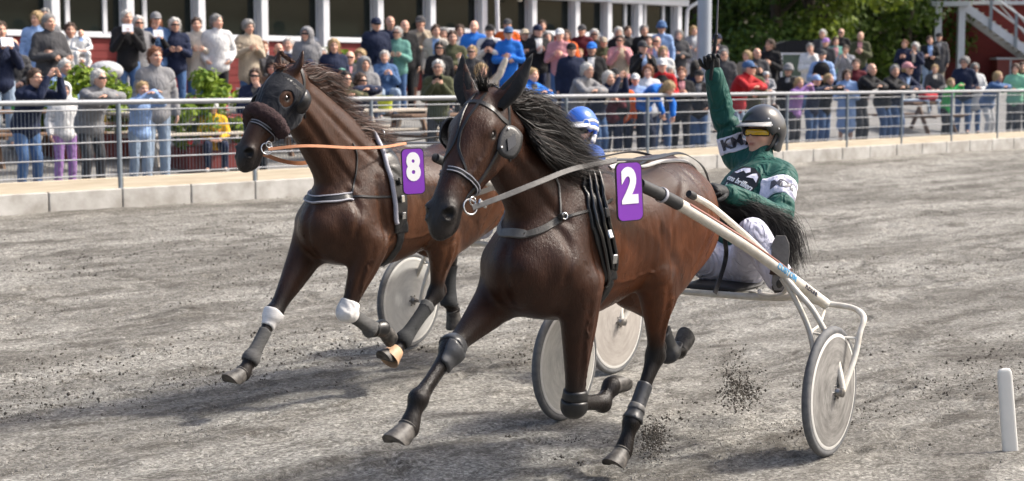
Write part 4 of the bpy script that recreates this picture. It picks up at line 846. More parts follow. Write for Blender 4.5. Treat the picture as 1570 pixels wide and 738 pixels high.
def bridle(S, lm):
    root, H, sf = S['root'], S['H'], S['surf']
    def st(name, pts, w, mat=lm, **kw):
        mb = MB(); sf.strap(mb, [H(*p) for p in pts], w, **kw); return mb.build(name, mat, root, smooth=True)
    sym = lambda P: P + [(s_, d_, -y_) for s_, d_, y_ in P[::-1] if y_ != 0]
    st('crown_strap', sym([(.06, -.15, .09), (.0, -.13, .085), (-.04, -.095, .05), (-.05, -.085, 0)]), .026)
    st('browband', sym([(.05, -.125, .10), (.055, -.07, .10), (.045, -.02, .06), (.04, .0, 0)]), .024)
    for y in (-1, 1):
        st('cheek_strap', [(.05, -.13, y * .10), (.14, -.125, y * .11), (.26, -.12, y * .10), (.38, -.105, y * .075), (.455, -.10, y * .07)], .018)
        st('face_strap', [(-.02, -.02, y * .02), (.06, .01, y * .022), (.14, .02, y * .012), (.20, .02, y * .006), (.26, .015, y * .015), (.31, .0, y * .04), (.345, -.025, y * .062)], .013)
        c = H(.47, -.10, y * .082); ring_at(S, 'bit_ring', steel, c, S['e'][2] * y + S['e'][1] * .5, .032, .0045)
        ring_at(S, 'bit_ring', steel, H(.445, -.095, y * .088), S['e'][2] * y + S['e'][1] * .2, .017, .0035)
        st('throat_latch', [(.03, -.15, y * .09), (.10, -.2, y * .085), (.14, -.26, y * .03)], .015)
    for q in (-.008, .008): st('noseband_stitching', sym([(.36 + q, .0, 0), (.36 + q, -.02, .05), (.365 + q, -.07, .075), (.37 + q, -.12, .065)]), .004, mat=greypad, t=.0095)
    st('noseband', sym([(.36, .0, 0), (.36, -.02, .05), (.365, -.07, .075), (.37, -.12, .065), (.375, -.16, .02)]), .03, t=.007)
    return st
def blinker(S, y, mat, s0=.155, w=.105, h=.12, out=.05, cup=.03, d0=-.075, y0=.118):
    """stiff leather cup standing beside the eye, open to the front"""
    H, e = S['H'], S['e']; n = 9; V = []; rows = 9
    for i in range(rows):
        u = i / (rows - 1) * 2 - 1
        for j in range(n):
            v = j / (n - 1) * 2 - 1; k = max(abs(u), abs(v)); rad = math.hypot(u, v); sc_ = k / rad if rad > 1e-6 else 1
            uu, vv = lerp(u, u * sc_, .75), lerp(v, v * sc_, .75)
            V.append(H(s0 + uu * h / 2, d0 + vv * w / 2, y * (y0 + out * (.5 + .5 * vv) + cup * (1 - uu * uu) * (1 - vv * vv * .5))))
    V = np.array(V); off = e[2] * y * .006; m = len(V); Fc = []
    for i in range(rows - 1):
        for j in range(n - 1):
            a, b, c, d = i * n + j, i * n + j + 1, (i + 1) * n + j + 1, (i + 1) * n + j; Fc += [(a, b, c, d), (d + m, c + m, b + m, a + m)]
    rim = [j for j in range(n)] + [i * n + n - 1 for i in range(1, rows)] + [(rows - 1) * n + j for j in range(n - 2, -1, -1)] + [i * n for i in range(rows - 2, 0, -1)]
    for a, b in zip(rim, rim[1:] + rim[:1]): Fc.append((b, a, a + m, b + m))
    return mesh_obj('blinker', np.vstack([V, V + off]), Fc, mat, S['root'], True)
def saddle(S, FR, pix, edge):
    """harness saddle and girth round the barrel, following the line the photograph shows"""
    pts = [p for p in (FR.on(S['surf'], *q)[0] for q in pix) if p is not None]; zz = np.array([p[2] for p in pts]); xx = np.array([p[0] for p in pts]); o_ = np.argsort(zz); zz, xx = zz[o_], xx[o_]; xx = np.convolve(np.r_[xx[0], xx, xx[-1]], (.25, .5, .25), 'valid')
    xs = lambda z: np.interp(z, zz, xx); x0 = float(xx[-1]); S['sx'] = x0; X = lambda V: V[:, 0] - xs(V[:, 2])
    body = lambda V: (np.abs(V[:, 1]) < .36) & (V[:, 2] > .78) & (V[:, 0] < 1.9)
    shell(S, 'saddle_pad', leather, lambda V: body(V) & (np.abs(X(V)) < .065) & (V[:, 2] > 1.0), .012)
    shell(S, 'girth', leather, lambda V: body(V) & (np.abs(X(V) + .005) < .032) & (V[:, 2] <= 1.04), .009)
    for dxx in ((-.038, .0, .038) if edge is leather else (.058,)):
        P = []; mb = MB()
        for a in np.linspace(-112, 112, 33):
            z = 1.2 + .5 * math.cos(R(a)); y = .5 * math.sin(R(a)); c, n = S['surf'].near((xs(z) + dxx, y, z)); c, n = S['surf'].near((xs(c[2]) + dxx, c[1], c[2])); P.append(c + n * .019)
        mb.tube(catmull(P, 2), .014 if edge is not leather else .010, 8); mb.build('saddle_roll', edge if edge is not leather else patent, S['root'], smooth=True, sharp=False)
    for y in (-1, 1):                                       # terrets, buckles down the side
        p, n = S['surf'].near((x0 - .01, y * .09, 1.6)); ring_at(S, 'terret', steel, p + n * .04, (1, 0, 0), .022, .0045)
        for z in (1.36, 1.22, 1.10):
            p, n = S['surf'].near((float(xs(z)), y * .4, z)); mb = MB(); e3 = nrm(np.cross((1, 0, 0), n)); mb.box((-.016, -.022, 0), (.016, .022, .012), rot=np.stack([np.cross(e3, n), e3, n], 1), org=p + n * .02, bev=.004); mb.build('buckle', steel if z < 1.3 else leather, S['root'])
    p, n = S['surf'].near((x0 - .01, 0, 1.7)); mb = MB(); mb.tube([p, p + V3(0, 0, .035), p + V3(-.03, 0, .05)], .006, 8); mb.build('check_hook', steel, S['root'], smooth=True)
def free_strap(S, name, pts, w, mat, sag=0, t=.005, n=(0, 1, 0), parent=None):
    P = np.array([np.asarray(p, float) for p in pts]); P = catmull(P, 8) if len(P) > 2 else np.array([lerp(P[0], P[1], q) for q in np.linspace(0, 1, 12)])
    u = np.linspace(0, 1, len(P)); P[:, 2] -= sag * 4 * u * (1 - u); mb = MB(); mb.ribbon(P, np.tile(V3(*n), (len(P), 1)), w, t); return mb.build(name, mat, parent or S['root'], smooth=True)
def px_strap(S, FR, name, pix, w, mat, t=.005, off=.003, mirror=True, tail=None):
    """strap laid on the skin where the photograph shows it, mirrored to the far side"""
    pts = []
    for a, b in pix:
        p, n = FR.on(S['surf'], a, b)
        if p is not None: pts.append(p)
    if tail: pts += [np.array(q, float) for q in tail]
    mb = MB(); S['surf'].strap(mb, pts, w, t, off); o = mb.build(name, mat, S['root'], smooth=True)
    if mirror: mb = MB(); S['surf'].strap(mb, [p * V3(1, -1, 1) for p in pts], w, t, off); mb.build(name, mat, S['root'], smooth=True)
    return pts
# ---------------------------------------------------------------- horse 2
st = bridle(H2, leather)
blinker(H2, -1, leather, s0=.13, out=.02, cup=.022, w=.105, h=.145, d0=-.09)
bl = blinker(H2, 1, leather, s0=.14, out=-.05, cup=.006, w=.095, h=.15, d0=-.125, y0=.155)
be1, be2, be3 = H2['e']; bn = nrm(be3 + be2 * .5); mb = MB(); bax = nrm(np.cross(bn, be1)); mb.prism([(-.045, 0), (0, .024), (.045, 0), (0, -.024)], H2['H'](.14, -.125, .141), be1, bax, bn, .006); mb.build('blinker_badge', patent, bl)
for s_, d_ in ((.095, -.155), (.095, -.095), (.185, -.155), (.185, -.095)):
    mb = MB(); mb.lathe([(0, .004), (.005, .003), (.006, 0)], H2['H'](s_, d_, .128 + (d_ < -.12) * .022), bn, 8); mb.build('blinker_stud', steel, bl, smooth=True)
for y in (-1, 1):                                           # ear covers
    b0, tip = H2['earL' if y > 0 else 'earR']; e1, e2, e3 = H2['e']; tip = tip + nrm(tip - b0) * .045; V = []; n = 14; rows = 11
    for i in range(rows):
        t = i / (rows - 1); c = lerp(b0 + e1 * .03, tip, t) + e3 * y * .018 * math.sin(math.pi * t); w = .051 * (1 - t ** 1.7) ** .8 * (.8 + .45 * math.sin(math.pi * min(t * 1.3, 1))) + .004
        for k in range(n):
            a = 2 * math.pi * k / n; q = math.cos(a); V.append(c + (e3 * y * .8 - e2 * .6) * 0 + e3 * w * math.sin(a) + e2 * w * (.75 * q if q < 0 else .22 * q))
    Fc = [(i * n + k, i * n + (k + 1) % n, (i + 1) * n + (k + 1) % n, (i + 1) * n + k) for i in range(rows - 1) for k in range(n)] + [tuple((rows - 1) * n + k for k in range(n))]
    mesh_obj('ear_cover', V, Fc, earcloth, horse2, True)
saddle(H2, FR2, [(902, 256), (907, 285), (913, 315), (920, 345), (927, 375), (934, 410), (936, 435)], leather)
number_plate(H2, FR2, '2', FR2.plane_y(964, 294, .335), (.42, .9, .05), .146, .268)
# breast collar and its lines
pts = px_strap(H2, FR2, 'breast_collar', [(770, 357), (800, 361), (832, 352), (858, 336)], .034, greyleather, t=.008, mirror=False)
mb = MB(); pl = [p for p in pts]; sf = H2['surf']
sf.strap(mb, [pts[-1]] + pts[::-1][1:] + [p * V3(1, -1, 1) for p in pts], .034, .008, .003); mb.build('breast_collar', greyleather, horse2, smooth=True)
px_strap(H2, FR2, 'trace_strap', [(858, 336), (885, 328), (915, 319), (938, 306)], .014, leather, tail=None)
px_strap(H2, FR2, 'neck_strap', [(860, 332), (858, 310), (856, 285), (852, 262)], .011, greyleather, tail=[(1.36, .03, 1.62)])
p, n = FR2.on(sf, 861, 333); mb = MB(); mb.box((-.028, -.014, -.012), (.028, .014, .012), org=p + n * .014, bev=.004); mb.build('buckle', leather, horse2)
ring_at(H2, 'buckle_ring', steel, p + n * .03, n, .014)
rein_a = H2['H'](.47, -.105, .09); rein_m = FR2.plane_y(800, 291, .21); rein_b = V3(1.08, .14, 1.545)
free_strap(H2, 'driving_rein', [rein_a, FR2.plane_y(770, 302, .165), FR2.plane_y(830, 278, .235), FR2.plane_y(880, 259, .2), rein_b], .024, greyleather, n=(.3, .9, .2))
free_strap(H2, 'driving_rein', [H2['H'](.47, -.105, -.09), V3(1.6, -.24, 1.42), rein_b * V3(1, -1, 1)], .024, greyleather, n=(0, -1, 0))
mb = MB(); q0 = rein_a + V3(-.03, .005, .0); mb.box((-.03, -.005, -.011), (.03, .006, .011), rot=np.array(Matrix.Rotation(R(-25), 3, 'Y')), org=q0 + V3(-.02, .012, .015), bev=.003); mb.build('rein_buckle', steel, horse2)
px_strap(H2, FR2, 'back_strap', [(935, 258), (965, 255), (990, 256)], .026, pm('pale_strap', (.5, .48, .45), rough=.6), mirror=False, tail=[(.24, .10, 1.5), (.06, .06, 1.43)])
px_strap(H2, FR2, 'crupper', [(905, 243), (950, 240), (1000, 243)], .018, leather, mirror=False, tail=[(.2, 0, 1.52), (0, 0, 1.40)])
# boots
shell(H2, 'knee_boot_strap', bootmat, leg_mask(H2, 'RF', 0, .90, 1.02), .006)
mb = MB(); kn, fe = np.array(H2['RF'][1]), np.array(H2['RF'][2])
shell(H2, 'knee_boot', bootmat, lambda V: leg_mask(H2, 'RF', 1, -.02, .36)(V) & (V[:, 1] > kn[1] + .01) , .014)
shell(H2, 'knee_boot_strap', leather, leg_mask(H2, 'LF', 0, .86, .97), .007)
shell(H2, 'knee_boot', leather, lambda V: leg_mask(H2, 'LF', 0, .95, 1.15)(V) & (V[:, 0] > H2['LF'][1][0] - .02), .009)
shell(H2, 'shin_boot', bootmat, leg_mask(H2, 'LH', 2, .42, .98), .009)
shell(H2, 'shin_boot_strap', greyleather, leg_mask(H2, 'LH', 2, .74, .84), .013)
shell(H2, 'shin_boot', bootmat, leg_mask(H2, 'RH', 2, .35, 1.08), .012)
# ---------------------------------------------------------------- horse 8
st8 = bridle(H8, leather)
H_ = H8['H']
def hood_mask(V):
    q = V - np.array(H8['poll']); hs = .97; s_ = q @ H8['e'][0] / hs; d_ = q @ H8['e'][1] / hs; y_ = np.abs(q @ H8['e'][2]) / hs
    eye = np.hypot((s_ - .158) / .046, (d_ + .05) / .042) < 1
    return (s_ > .012) & (s_ < .30 - .02 * d_) & (d_ > -.24) & (y_ < .2) & ~(eye & (y_ > .06))
shell(H8, 'hood', hoodcloth, hood_mask, .005)
blinker(H8, -1, leather, out=.05, cup=.05, w=.12, h=.15, d0=-.12)
blinker(H8, 1, leather, s0=.12, out=.03, cup=.045, w=.10, h=.15, d0=-.135)
def fleece_roll(S, s0, r):
    H, rng = S['H'], np.random.default_rng(4); C = [H(s0 + .02, -.15, -.085), H(s0, -.10, -.105), H(s0 - .02, -.03, -.085), H(s0 - .03, .035, 0), H(s0 - .02, -.03, .085), H(s0, -.10, .105), H(s0 + .02, -.15, .085)]
    P = catmull(C, 10); m = len(P); n = 22; T = np.gradient(P, axis=0); V = []; sd = S['e'][0]
    for i in range(m):
        t = nrm(T[i]); a0 = nrm(sd - t * (sd @ t)); b0 = np.cross(t, a0); rr = r * min(1, .45 + min(i, m - 1 - i) * .18)
        for k in range(n):
            a = 2 * math.pi * k / n; V.append(P[i] + (rr + rng.uniform(-.006, .007)) * (math.cos(a) * a0 + math.sin(a) * b0))
    Fc = [(i * n + k, i * n + (k + 1) % n, (i + 1) * n + (k + 1) % n, (i + 1) * n + k) for i in range(m - 1) for k in range(n)] + [tuple(range(n - 1, -1, -1)), tuple((m - 1) * n + k for k in range(n))]
    return mesh_obj('fleece_noseband', V, Fc, pm('dark_fleece', (.045, .022, .024), rough=.95, var=.6, vs=60, bs=.9, bsc=90, bd=.01), S['root'], True)
fleece_roll(H8, .325, .044)
saddle(H8, FR8, [(590, 226), (598, 245), (604, 265), (609, 290), (612, 320), (612, 350), (610, 380)], greypad)
number_plate(H8, FR8, '8', FR8.plane_y(633, 263, .335), (.42, .9, .05), .150, .275)
pts = px_strap(H8, FR8, 'breast_collar', [(460, 306), (490, 307), (515, 305), (540, 302)], .05, leather, t=.008, mirror=False)
mb = MB(); H8['surf'].strap(mb, pts[::-1] + [p * V3(1, -1, 1) for p in pts], .05, .009, .003); mb.build('breast_collar', leather, horse8, smooth=True)
for dz in (-.024, .024):
    mb = MB(); H8['surf'].strap(mb, [p + V3(0, 0, dz) for p in pts[::-1] + [p * V3(1, -1, 1) for p in pts]], .009, .013, .003); mb.build('collar_piping', greypad, horse8, smooth=True)
px_strap(H8, FR8, 'trace_strap', [(540, 302), (570, 302), (600, 302), (618, 303)], .014, leather)
px_strap(H8, FR8, 'neck_strap', [(540, 298), (545, 268), (547, 240), (540, 220)], .010, leather)
r0 = H_(.47, -.105, .09)
free_strap(H8, 'driving_rein', [r0, FR8.plane_y(470, 224, .19), FR8.plane_y(540, 227, .24), FR8.plane_y(585, 226, .22), V3(1.24, .13, 1.53)], .018, tan, n=(.3, .9, .2))
free_strap(H8, 'driving_rein', [H_(.47, -.105, -.09), V3(1.75, -.25, 1.42), V3(1.24, -.13, 1.53)], .024, tan, n=(0, -1, 0))
free_strap(H8, 'overcheck', [H_(-.03, -.02, .02), FR8.plane_y(490, 148, .0), FR8.plane_y(560, 192, 0), V3(1.26, 0, 1.56)], .022, leather, n=(-.5, .4, .8), t=.012)
shell(H8, 'white_bandage', whitetape, leg_mask(H8, 'RF', 1, -.06, .30), .006)
shell(H8, 'leg_wrap', greytape, leg_mask(H8, 'RF', 1, .34, 1.1), .006)
kb = shell(H8, 'knee_bandage', whitetape, lambda V: np.linalg.norm((V - np.array(H8['LF'][1])) * V3(1, 1, .92), axis=1) < .077, .010)
_r = np.random.default_rng(3); W_ = np.empty(len(kb.data.vertices) * 3, np.float32); kb.data.vertices.foreach_get('co', W_); W_ = W_.reshape(-1, 3); W_ += (vnoise(W_[:, 0] * 60 + 90, W_[:, 2] * 60 + W_[:, 1] * 40 + 90, 1.0, 5) * .006)[:, None] * nrm(V3(1, 1, .3)); kb.data.vertices.foreach_set('co', W_.ravel())
shell(H8, 'leg_wrap', greytape, leg_mask(H8, 'LF', 1, .25, 1.02), .008)
shell(H8, 'bell_boot', leather, leg_mask(H8, 'LF', 2, .15, 1.3), .008)
shell(H8, 'leg_wrap', darktape, leg_mask(H8, 'LH', 2, .30, 1.1), .009)
shell(H8, 'leg_wrap', greytape, leg_mask(H8, 'LH', 2, .22, .36), .011)
J = [np.array(q, float) for q in H8['LH']]; d = nrm(J[-1] - J[-2]); fw = np.cross(V3(0, 1, 0), d); fw = fw if fw[0] > 0 else -fw
mb = MB(); mb.lathe([(.046, -.025), (.050, -.02), (.058, .02), (.072, .065), (.070, .066), (.05, .0)], J[-1] + fw * .008, d + fw * .22, 20); mb.build('bell_boot', tanrubber, horse8, smooth=True)
shell(H8, 'leg_wrap', darktape, leg_mask(H8, 'RH', 2, .10, 1.1), .010)
# ---------------------------------------------------------------- manes and tails
hair_black = pm('hair_black', (.012, .010, .0095), rough=.58, var=.5, vs=30, spec=.5)
hair_tip = pm('hair_brown_tips', (.10, .07, .06), rough=.6, var=.5, vs=30)
def mane(S, name, mat, ctl, count, rw, seed, spread=.05, curl=.03, tipmat=None, tipfrac=.0):
    """ctl: list of (root point, [flow points]) key locks; strands are blends of neighbours"""
    rng = np.random.default_rng(seed); K = len(ctl); paths, tips = [], []
    C = np.array([catmull(np.array([np.asarray(q, float) for q in c]), 3) for c in ctl])
    for i in range(count):
        u = rng.uniform(0, K - 1.0001); a = int(u); t = u - a; P = lerp(C[a], C[a + 1], t).copy(); m = len(P); w = np.linspace(0, 1, m)
        L = rng.uniform(.55, 1.12); P = P[0] + (P - P[0]) * L
        P += np.outer(w ** 1.3, rng.normal(0, spread, 3)); P[0] += rng.normal(0, .006, 3); ph = rng.uniform(0, 6.3); fr = rng.uniform(3, 8)
        P += np.outer(np.sin(w * fr + ph) * w * curl, nrm(rng.normal(0, 1, 3)))
        (tips if rng.uniform() < tipfrac else paths).append((P, rng.normal(0, 1, 3)))
    mb = MB(); hair_strands(paths, rw, mb); mb2 = mb; o = mb.build(name, mat, S['root'], smooth=True, sharp=False)
    if tips: mb = MB(); hair_strands(tips, rw, mb); mb.build(name + '_wisps', tipmat, S['root'], smooth=True, sharp=False)
    return o
P2 = lambda px, py, y: FR2.plane_y(px, py, y)
cr = lambda x: H2['surf'].near((x, .0, 2.2 if False else 1.62 + (x - 1.3) * .45 + .12))[0]
mane(H2, 'mane', hair_black, [
    [cr(1.97), P2(785, 160, .05), P2(812, 150, .06), P2(838, 168, .06), P2(850, 195, .07)],
    [cr(1.85), P2(800, 165, .06), P2(832, 172, .08), P2(860, 200, .08), P2(872, 225, .09)],
    [cr(1.75), P2(812, 190, .08), P2(842, 198, .10), P2(868, 220, .10), P2(890, 244, .10)],
    [cr(1.62), P2(815, 205, .10), P2(845, 222, .12), P2(872, 240, .12), P2(902, 250, .10)],
    [cr(1.48), P2(830, 225, .13), P2(852, 245, .14), P2(876, 258, .13), P2(905, 256, .11)]], 11000, .00115, 3, .042, .03, hair_tip, .10)
mane(H2, 'forelock', hair_black, [[H2['H'](-.035, -.03, y)] + [H2['H'](-.035 - .02 * k, .0 + .012 * k, y * (1 + .3 * k)) for k in (1, 2, 3, 4)] for y in (-.02, 0, .02)], 170, .0012, 5, .022, .012)
P8 = lambda px, py, y: FR8.plane_y(px, py, y)
cr8 = lambda x: H8['surf'].near((x, .0, 1.62 + (x - 1.45) * .62 + .14))[0]
hair_bay = pm('hair_bay', (.14, .062, .038), rough=.42, var=.6, vs=30)
mane(H8, 'mane', hair_bay, [
    [cr8(2.13), P8(470, 115, .0), P8(495, 108, .02), P8(515, 118, .02), P8(530, 130, .02)],
    [cr8(2.02), P8(490, 135, .0), P8(505, 130, .0), P8(520, 138, .0), P8(535, 150, .0)],
    [cr8(1.85), P8(515, 165, .0), P8(530, 168, .0), P8(545, 178, .0), P8(560, 190, .0)],
    [cr8(1.68), P8(535, 190, .04), P8(555, 194, .05), P8(575, 202, .05), P8(598, 210, .05)],
    [cr8(1.55), P8(548, 208, .07), P8(565, 208, .08), P8(585, 212, .08), P8(612, 218, .07)]], 3200, .0010, 6, .030, .026, hair_black, .30)
mane(H8, 'forelock', hair_bay, [[H_(-.035, -.03, y)] + [H_(-.035 + .01 * k, .0 + .015 * k, y * (1 + .3 * k)) for k in (1, 2, 3, 4)] for y in (-.02, 0, .02)], 120, .002, 8, .02, .01)
def tail(S, P, n, seed, sp):
    dock = np.array(P[0], float); mane(S, 'tail', hair_black, [[dock + V3(0, y, 0)] + [np.asarray(p, float) + V3(0, y * 1.5, y * 2.2 * min(i, 3) / 3) for i, p in enumerate(P[1:])] for y in (-.03, 0, .03)], n, .0013, seed, sp, .035)
tail(H2, [(-.02, 0, 1.36), (-.15, .02, 1.33), P2(1092, 318, .06), P2(1135, 338, .16), P2(1172, 342, .27), P2(1196, 358, .33), P2(1207, 398, .36)], 4600, 11, .026)
tail(H8, [(.13, 0, 1.34), (0, .0, 1.30), (-.16, .03, 1.15), (-.38, .06, 1.08), (-.6, .1, 1.0)], 1500, 12, .04)
# ================================================================== people (shared builder)
skin_mat = attr_mat('skin', rough=.5, bs=.1, bsc=90, spec=.35, var=.08, vs=12, sss=.0)
def head_frame(fwd, up=(0, 0, 1)):
    f = nrm(fwd); u = nrm(np.asarray(up) - f * (np.asarray(up) @ f)); s = np.cross(u, f); return f, s, u      # forward, left, up
FINGERS = [(.032, .068, .0075), (.011, .077, .0082), (-.011, .072, .0080), (-.031, .056, .0068)]
def fingers_into(mb, wr, ha, palm_n, side, curl=.5, k=1.0):
    """five bent fingers from the knuckles at ha; palm_n = palm normal, side = +1 when the thumb lies along +lat"""
    ax = nrm(ha - wr); pn = nrm(palm_n - ax * (palm_n @ ax)); lat = np.cross(pn, ax) * side
    for o, L, r in FINGERS:
        b = ha + lat * o * k - ax * .008; d = ax; P = [b - ax * .015, b]
        for j, s_ in enumerate((.45, .32, .25)):
            a = curl * (j + 1) * .62; d = nrm(ax * math.cos(a) + pn * math.sin(a)); P.append(P[-1] + d * L * s_ * k)
        mb.tube(np.array(P), np.array([r, r, r * .97, r * .9, r * .7]) * k, 6)
    b = lerp(wr, ha, .45) + lat * .03 * k; d1 = nrm(ax * .75 + lat * .75 + pn * .25); d2 = nrm(ax * .95 + lat * .2 + pn * (.3 + .4 * curl))
    mb.tube(np.array([b - d1 * .01, b + d1 * .03 * k, b + d1 * .03 * k + d2 * .026 * k, b + d1 * .03 * k + d2 * .046 * k]), np.array([.012, .0105, .0095, .007]) * k, 6)
def body_field(J, h, lo, hi, legs=True, fat=1.0):
    f = Field(lo, hi, h); F_, S_, U_ = head_frame(J['fwd'], J.get('up', (0, 0, 1))); hc = J['head']; X = lambda a, b, c: hc + F_ * a + S_ * b + U_ * c; rot = np.array([F_, S_, U_])
    f.ell(X(-.012, 0, .025), (.096, .076, .094), k=.01, rot=rot)
    f.ell(X(.022, 0, -.045), (.064, .056, .072), k=.035, rot=rot)
    f.ell(X(.058, 0, -.092), (.024, .024, .02), k=.03, rot=rot)
    f.limb([(*X(.085, 0, .012), .010, .010), (*X(.102, 0, -.018), .014, .014), (*X(.100, 0, -.026), .016, .013)], k=.016, ref=S_)
    f.limb([(*X(.078, .034, .030), .010, .010), (*X(.086, 0, .032), .010, .010), (*X(.078, -.034, .030), .010, .010)], k=.018)
    for y in (-1, 1):
        f.ell(X(.090, y * .031, .010), (.014, .018, .011), k=.014, rot=rot, carve=True)
        f.ell(X(.058, y * .040, -.022), (.028, .022, .022), k=.025, rot=rot)
        f.ell(X(-.005, y * .077, -.002), (.020, .010, .031), k=.008, rot=rot)
    f.limb([(*X(.083, .022, -.062), .006, .005), (*X(.092, 0, -.060), .009, .009), (*X(.083, -.022, -.062), .006, .005)], k=.012)
    nk = J['neck']; f.limb([(*(hc - U_ * .05 - F_ * .015), .052, .055), (*lerp(hc - U_ * .06, nk, .7), .052, .055), (*nk, .075, .065)], k=.03, ref=S_)
    side = nrm(J['shL'] - J['shR'])
    f.limb([(*J['pelvis'], .125 * fat, .085 * fat), (*lerp(J['pelvis'], J['chest'], .5), .115 * fat, .08 * fat), (*J['chest'], .14 * fat, .09 * fat), (*lerp(J['chest'], nk, .75), .10, .07)], k=.03, ref=side)
    for q in 'LR':
        f.limb([(*J['sh' + q], .05, .05), (*lerp(J['sh' + q], J['el' + q], .5), .042, .044), (*J['el' + q], .034, .036), (*lerp(J['el' + q], J['wr' + q], .35), .036, .038), (*J['wr' + q], .024, .028)], k=.03)
        pn = J.get('pn' + q, V3(0, 0, -1)); ax = nrm(J['ha' + q] - J['wr' + q]); pn = nrm(pn - ax * (pn @ ax)); lat = np.cross(pn, ax)
        f.limb([(*J['wr' + q], .026, .022), (*lerp(J['wr' + q], J['ha' + q], .6), .040, .018), (*J['ha' + q], .041, .014)], k=.012, ref=lat)
        if legs:
            f.limb([(*J['hip' + q], .085, .085), (*lerp(J['hip' + q], J['kn' + q], .5), .065, .07), (*J['kn' + q], .048, .052), (*lerp(J['kn' + q], J['an' + q], .35), .048, .054), (*J['an' + q], .034, .038)], k=.03)
            t = J['toe' + q] - J['an' + q]; f.limb([(*J['an' + q], .035, .04), (*lerp(J['an' + q], J['toe' + q], .5), .036, .032), (*J['toe' + q], .034, .022)], k=.02)
    return f
def body_colors(V, J, tone=(.56, .33, .24), hair=None):
    F_, S_, U_ = head_frame(J['fwd'], J.get('up', (0, 0, 1))); q = V - J['head']; a, b, c = q @ F_, q @ S_, q @ U_; C = np.tile(np.array(tone, float), (len(V), 1)); k = (a > .03) & (np.abs(c) < .14)
    cheek = np.exp(-(((np.abs(b) - .042) / .022) ** 2 + ((c + .025) / .022) ** 2)) * k; C = lerp(C, np.array(tone) * V3(1.05, .78, .74), (cheek * .7)[:, None])
    lip = np.exp(-((b / .022) ** 4 + ((c + .061) / .008) ** 2)) * k; C = lerp(C, np.array(tone) * V3(.62, .38, .36), (np.clip(lip * 1.3, 0, 1))[:, None])
    eye = np.exp(-((((np.abs(b) - .031) / .013) ** 4) + ((c - .010) / .007) ** 2)) * k; C = lerp(C, V3(.05, .035, .03), np.clip(eye * 1.5, 0, 1)[:, None])
    brow = np.exp(-((((np.abs(b) - .032) / .020) ** 4) + ((c - .032) / .006) ** 2)) * k; C = lerp(C, np.array(tone) * .4, (brow * .7)[:, None])
    return C
def make_body(J, parent, h=.012, tone=(.56, .33, .24), curlL=.5, curlR=.5, legs=True, smooth=1, fingers=True, glove=None):
    pts = np.array([v for k, v in J.items() if isinstance(v, np.ndarray) and k[:2] not in ('fw', 'pn', 'up')]); f = body_field(J, h, pts.min(0) - .2, pts.max(0) + .2, legs)
    V, Q = f.mesh(smooth); C = body_colors(V, J, tone); mb = MB()
    if fingers:
        for q, s_, cu in (('L', -1, curlL), ('R', 1, curlR)): fingers_into(mb, J['wr' + q], J['ha' + q], J.get('pn' + q, V3(0, 0, -1)), s_ * J.get('thumb' + q, 1), cu)
    faces = [tuple(r) for r in Q]; n = len(V)
    V2 = np.vstack([V, np.array(mb.v)]) if mb.v else V; faces += [tuple(i + n for i in r) for r in mb.f]
    o = mesh_obj('body', V2, faces, skin_mat, parent, True); set_color(o, np.vstack([C, np.tile(np.array(tone) * .97, (len(V2) - n, 1))])); return o
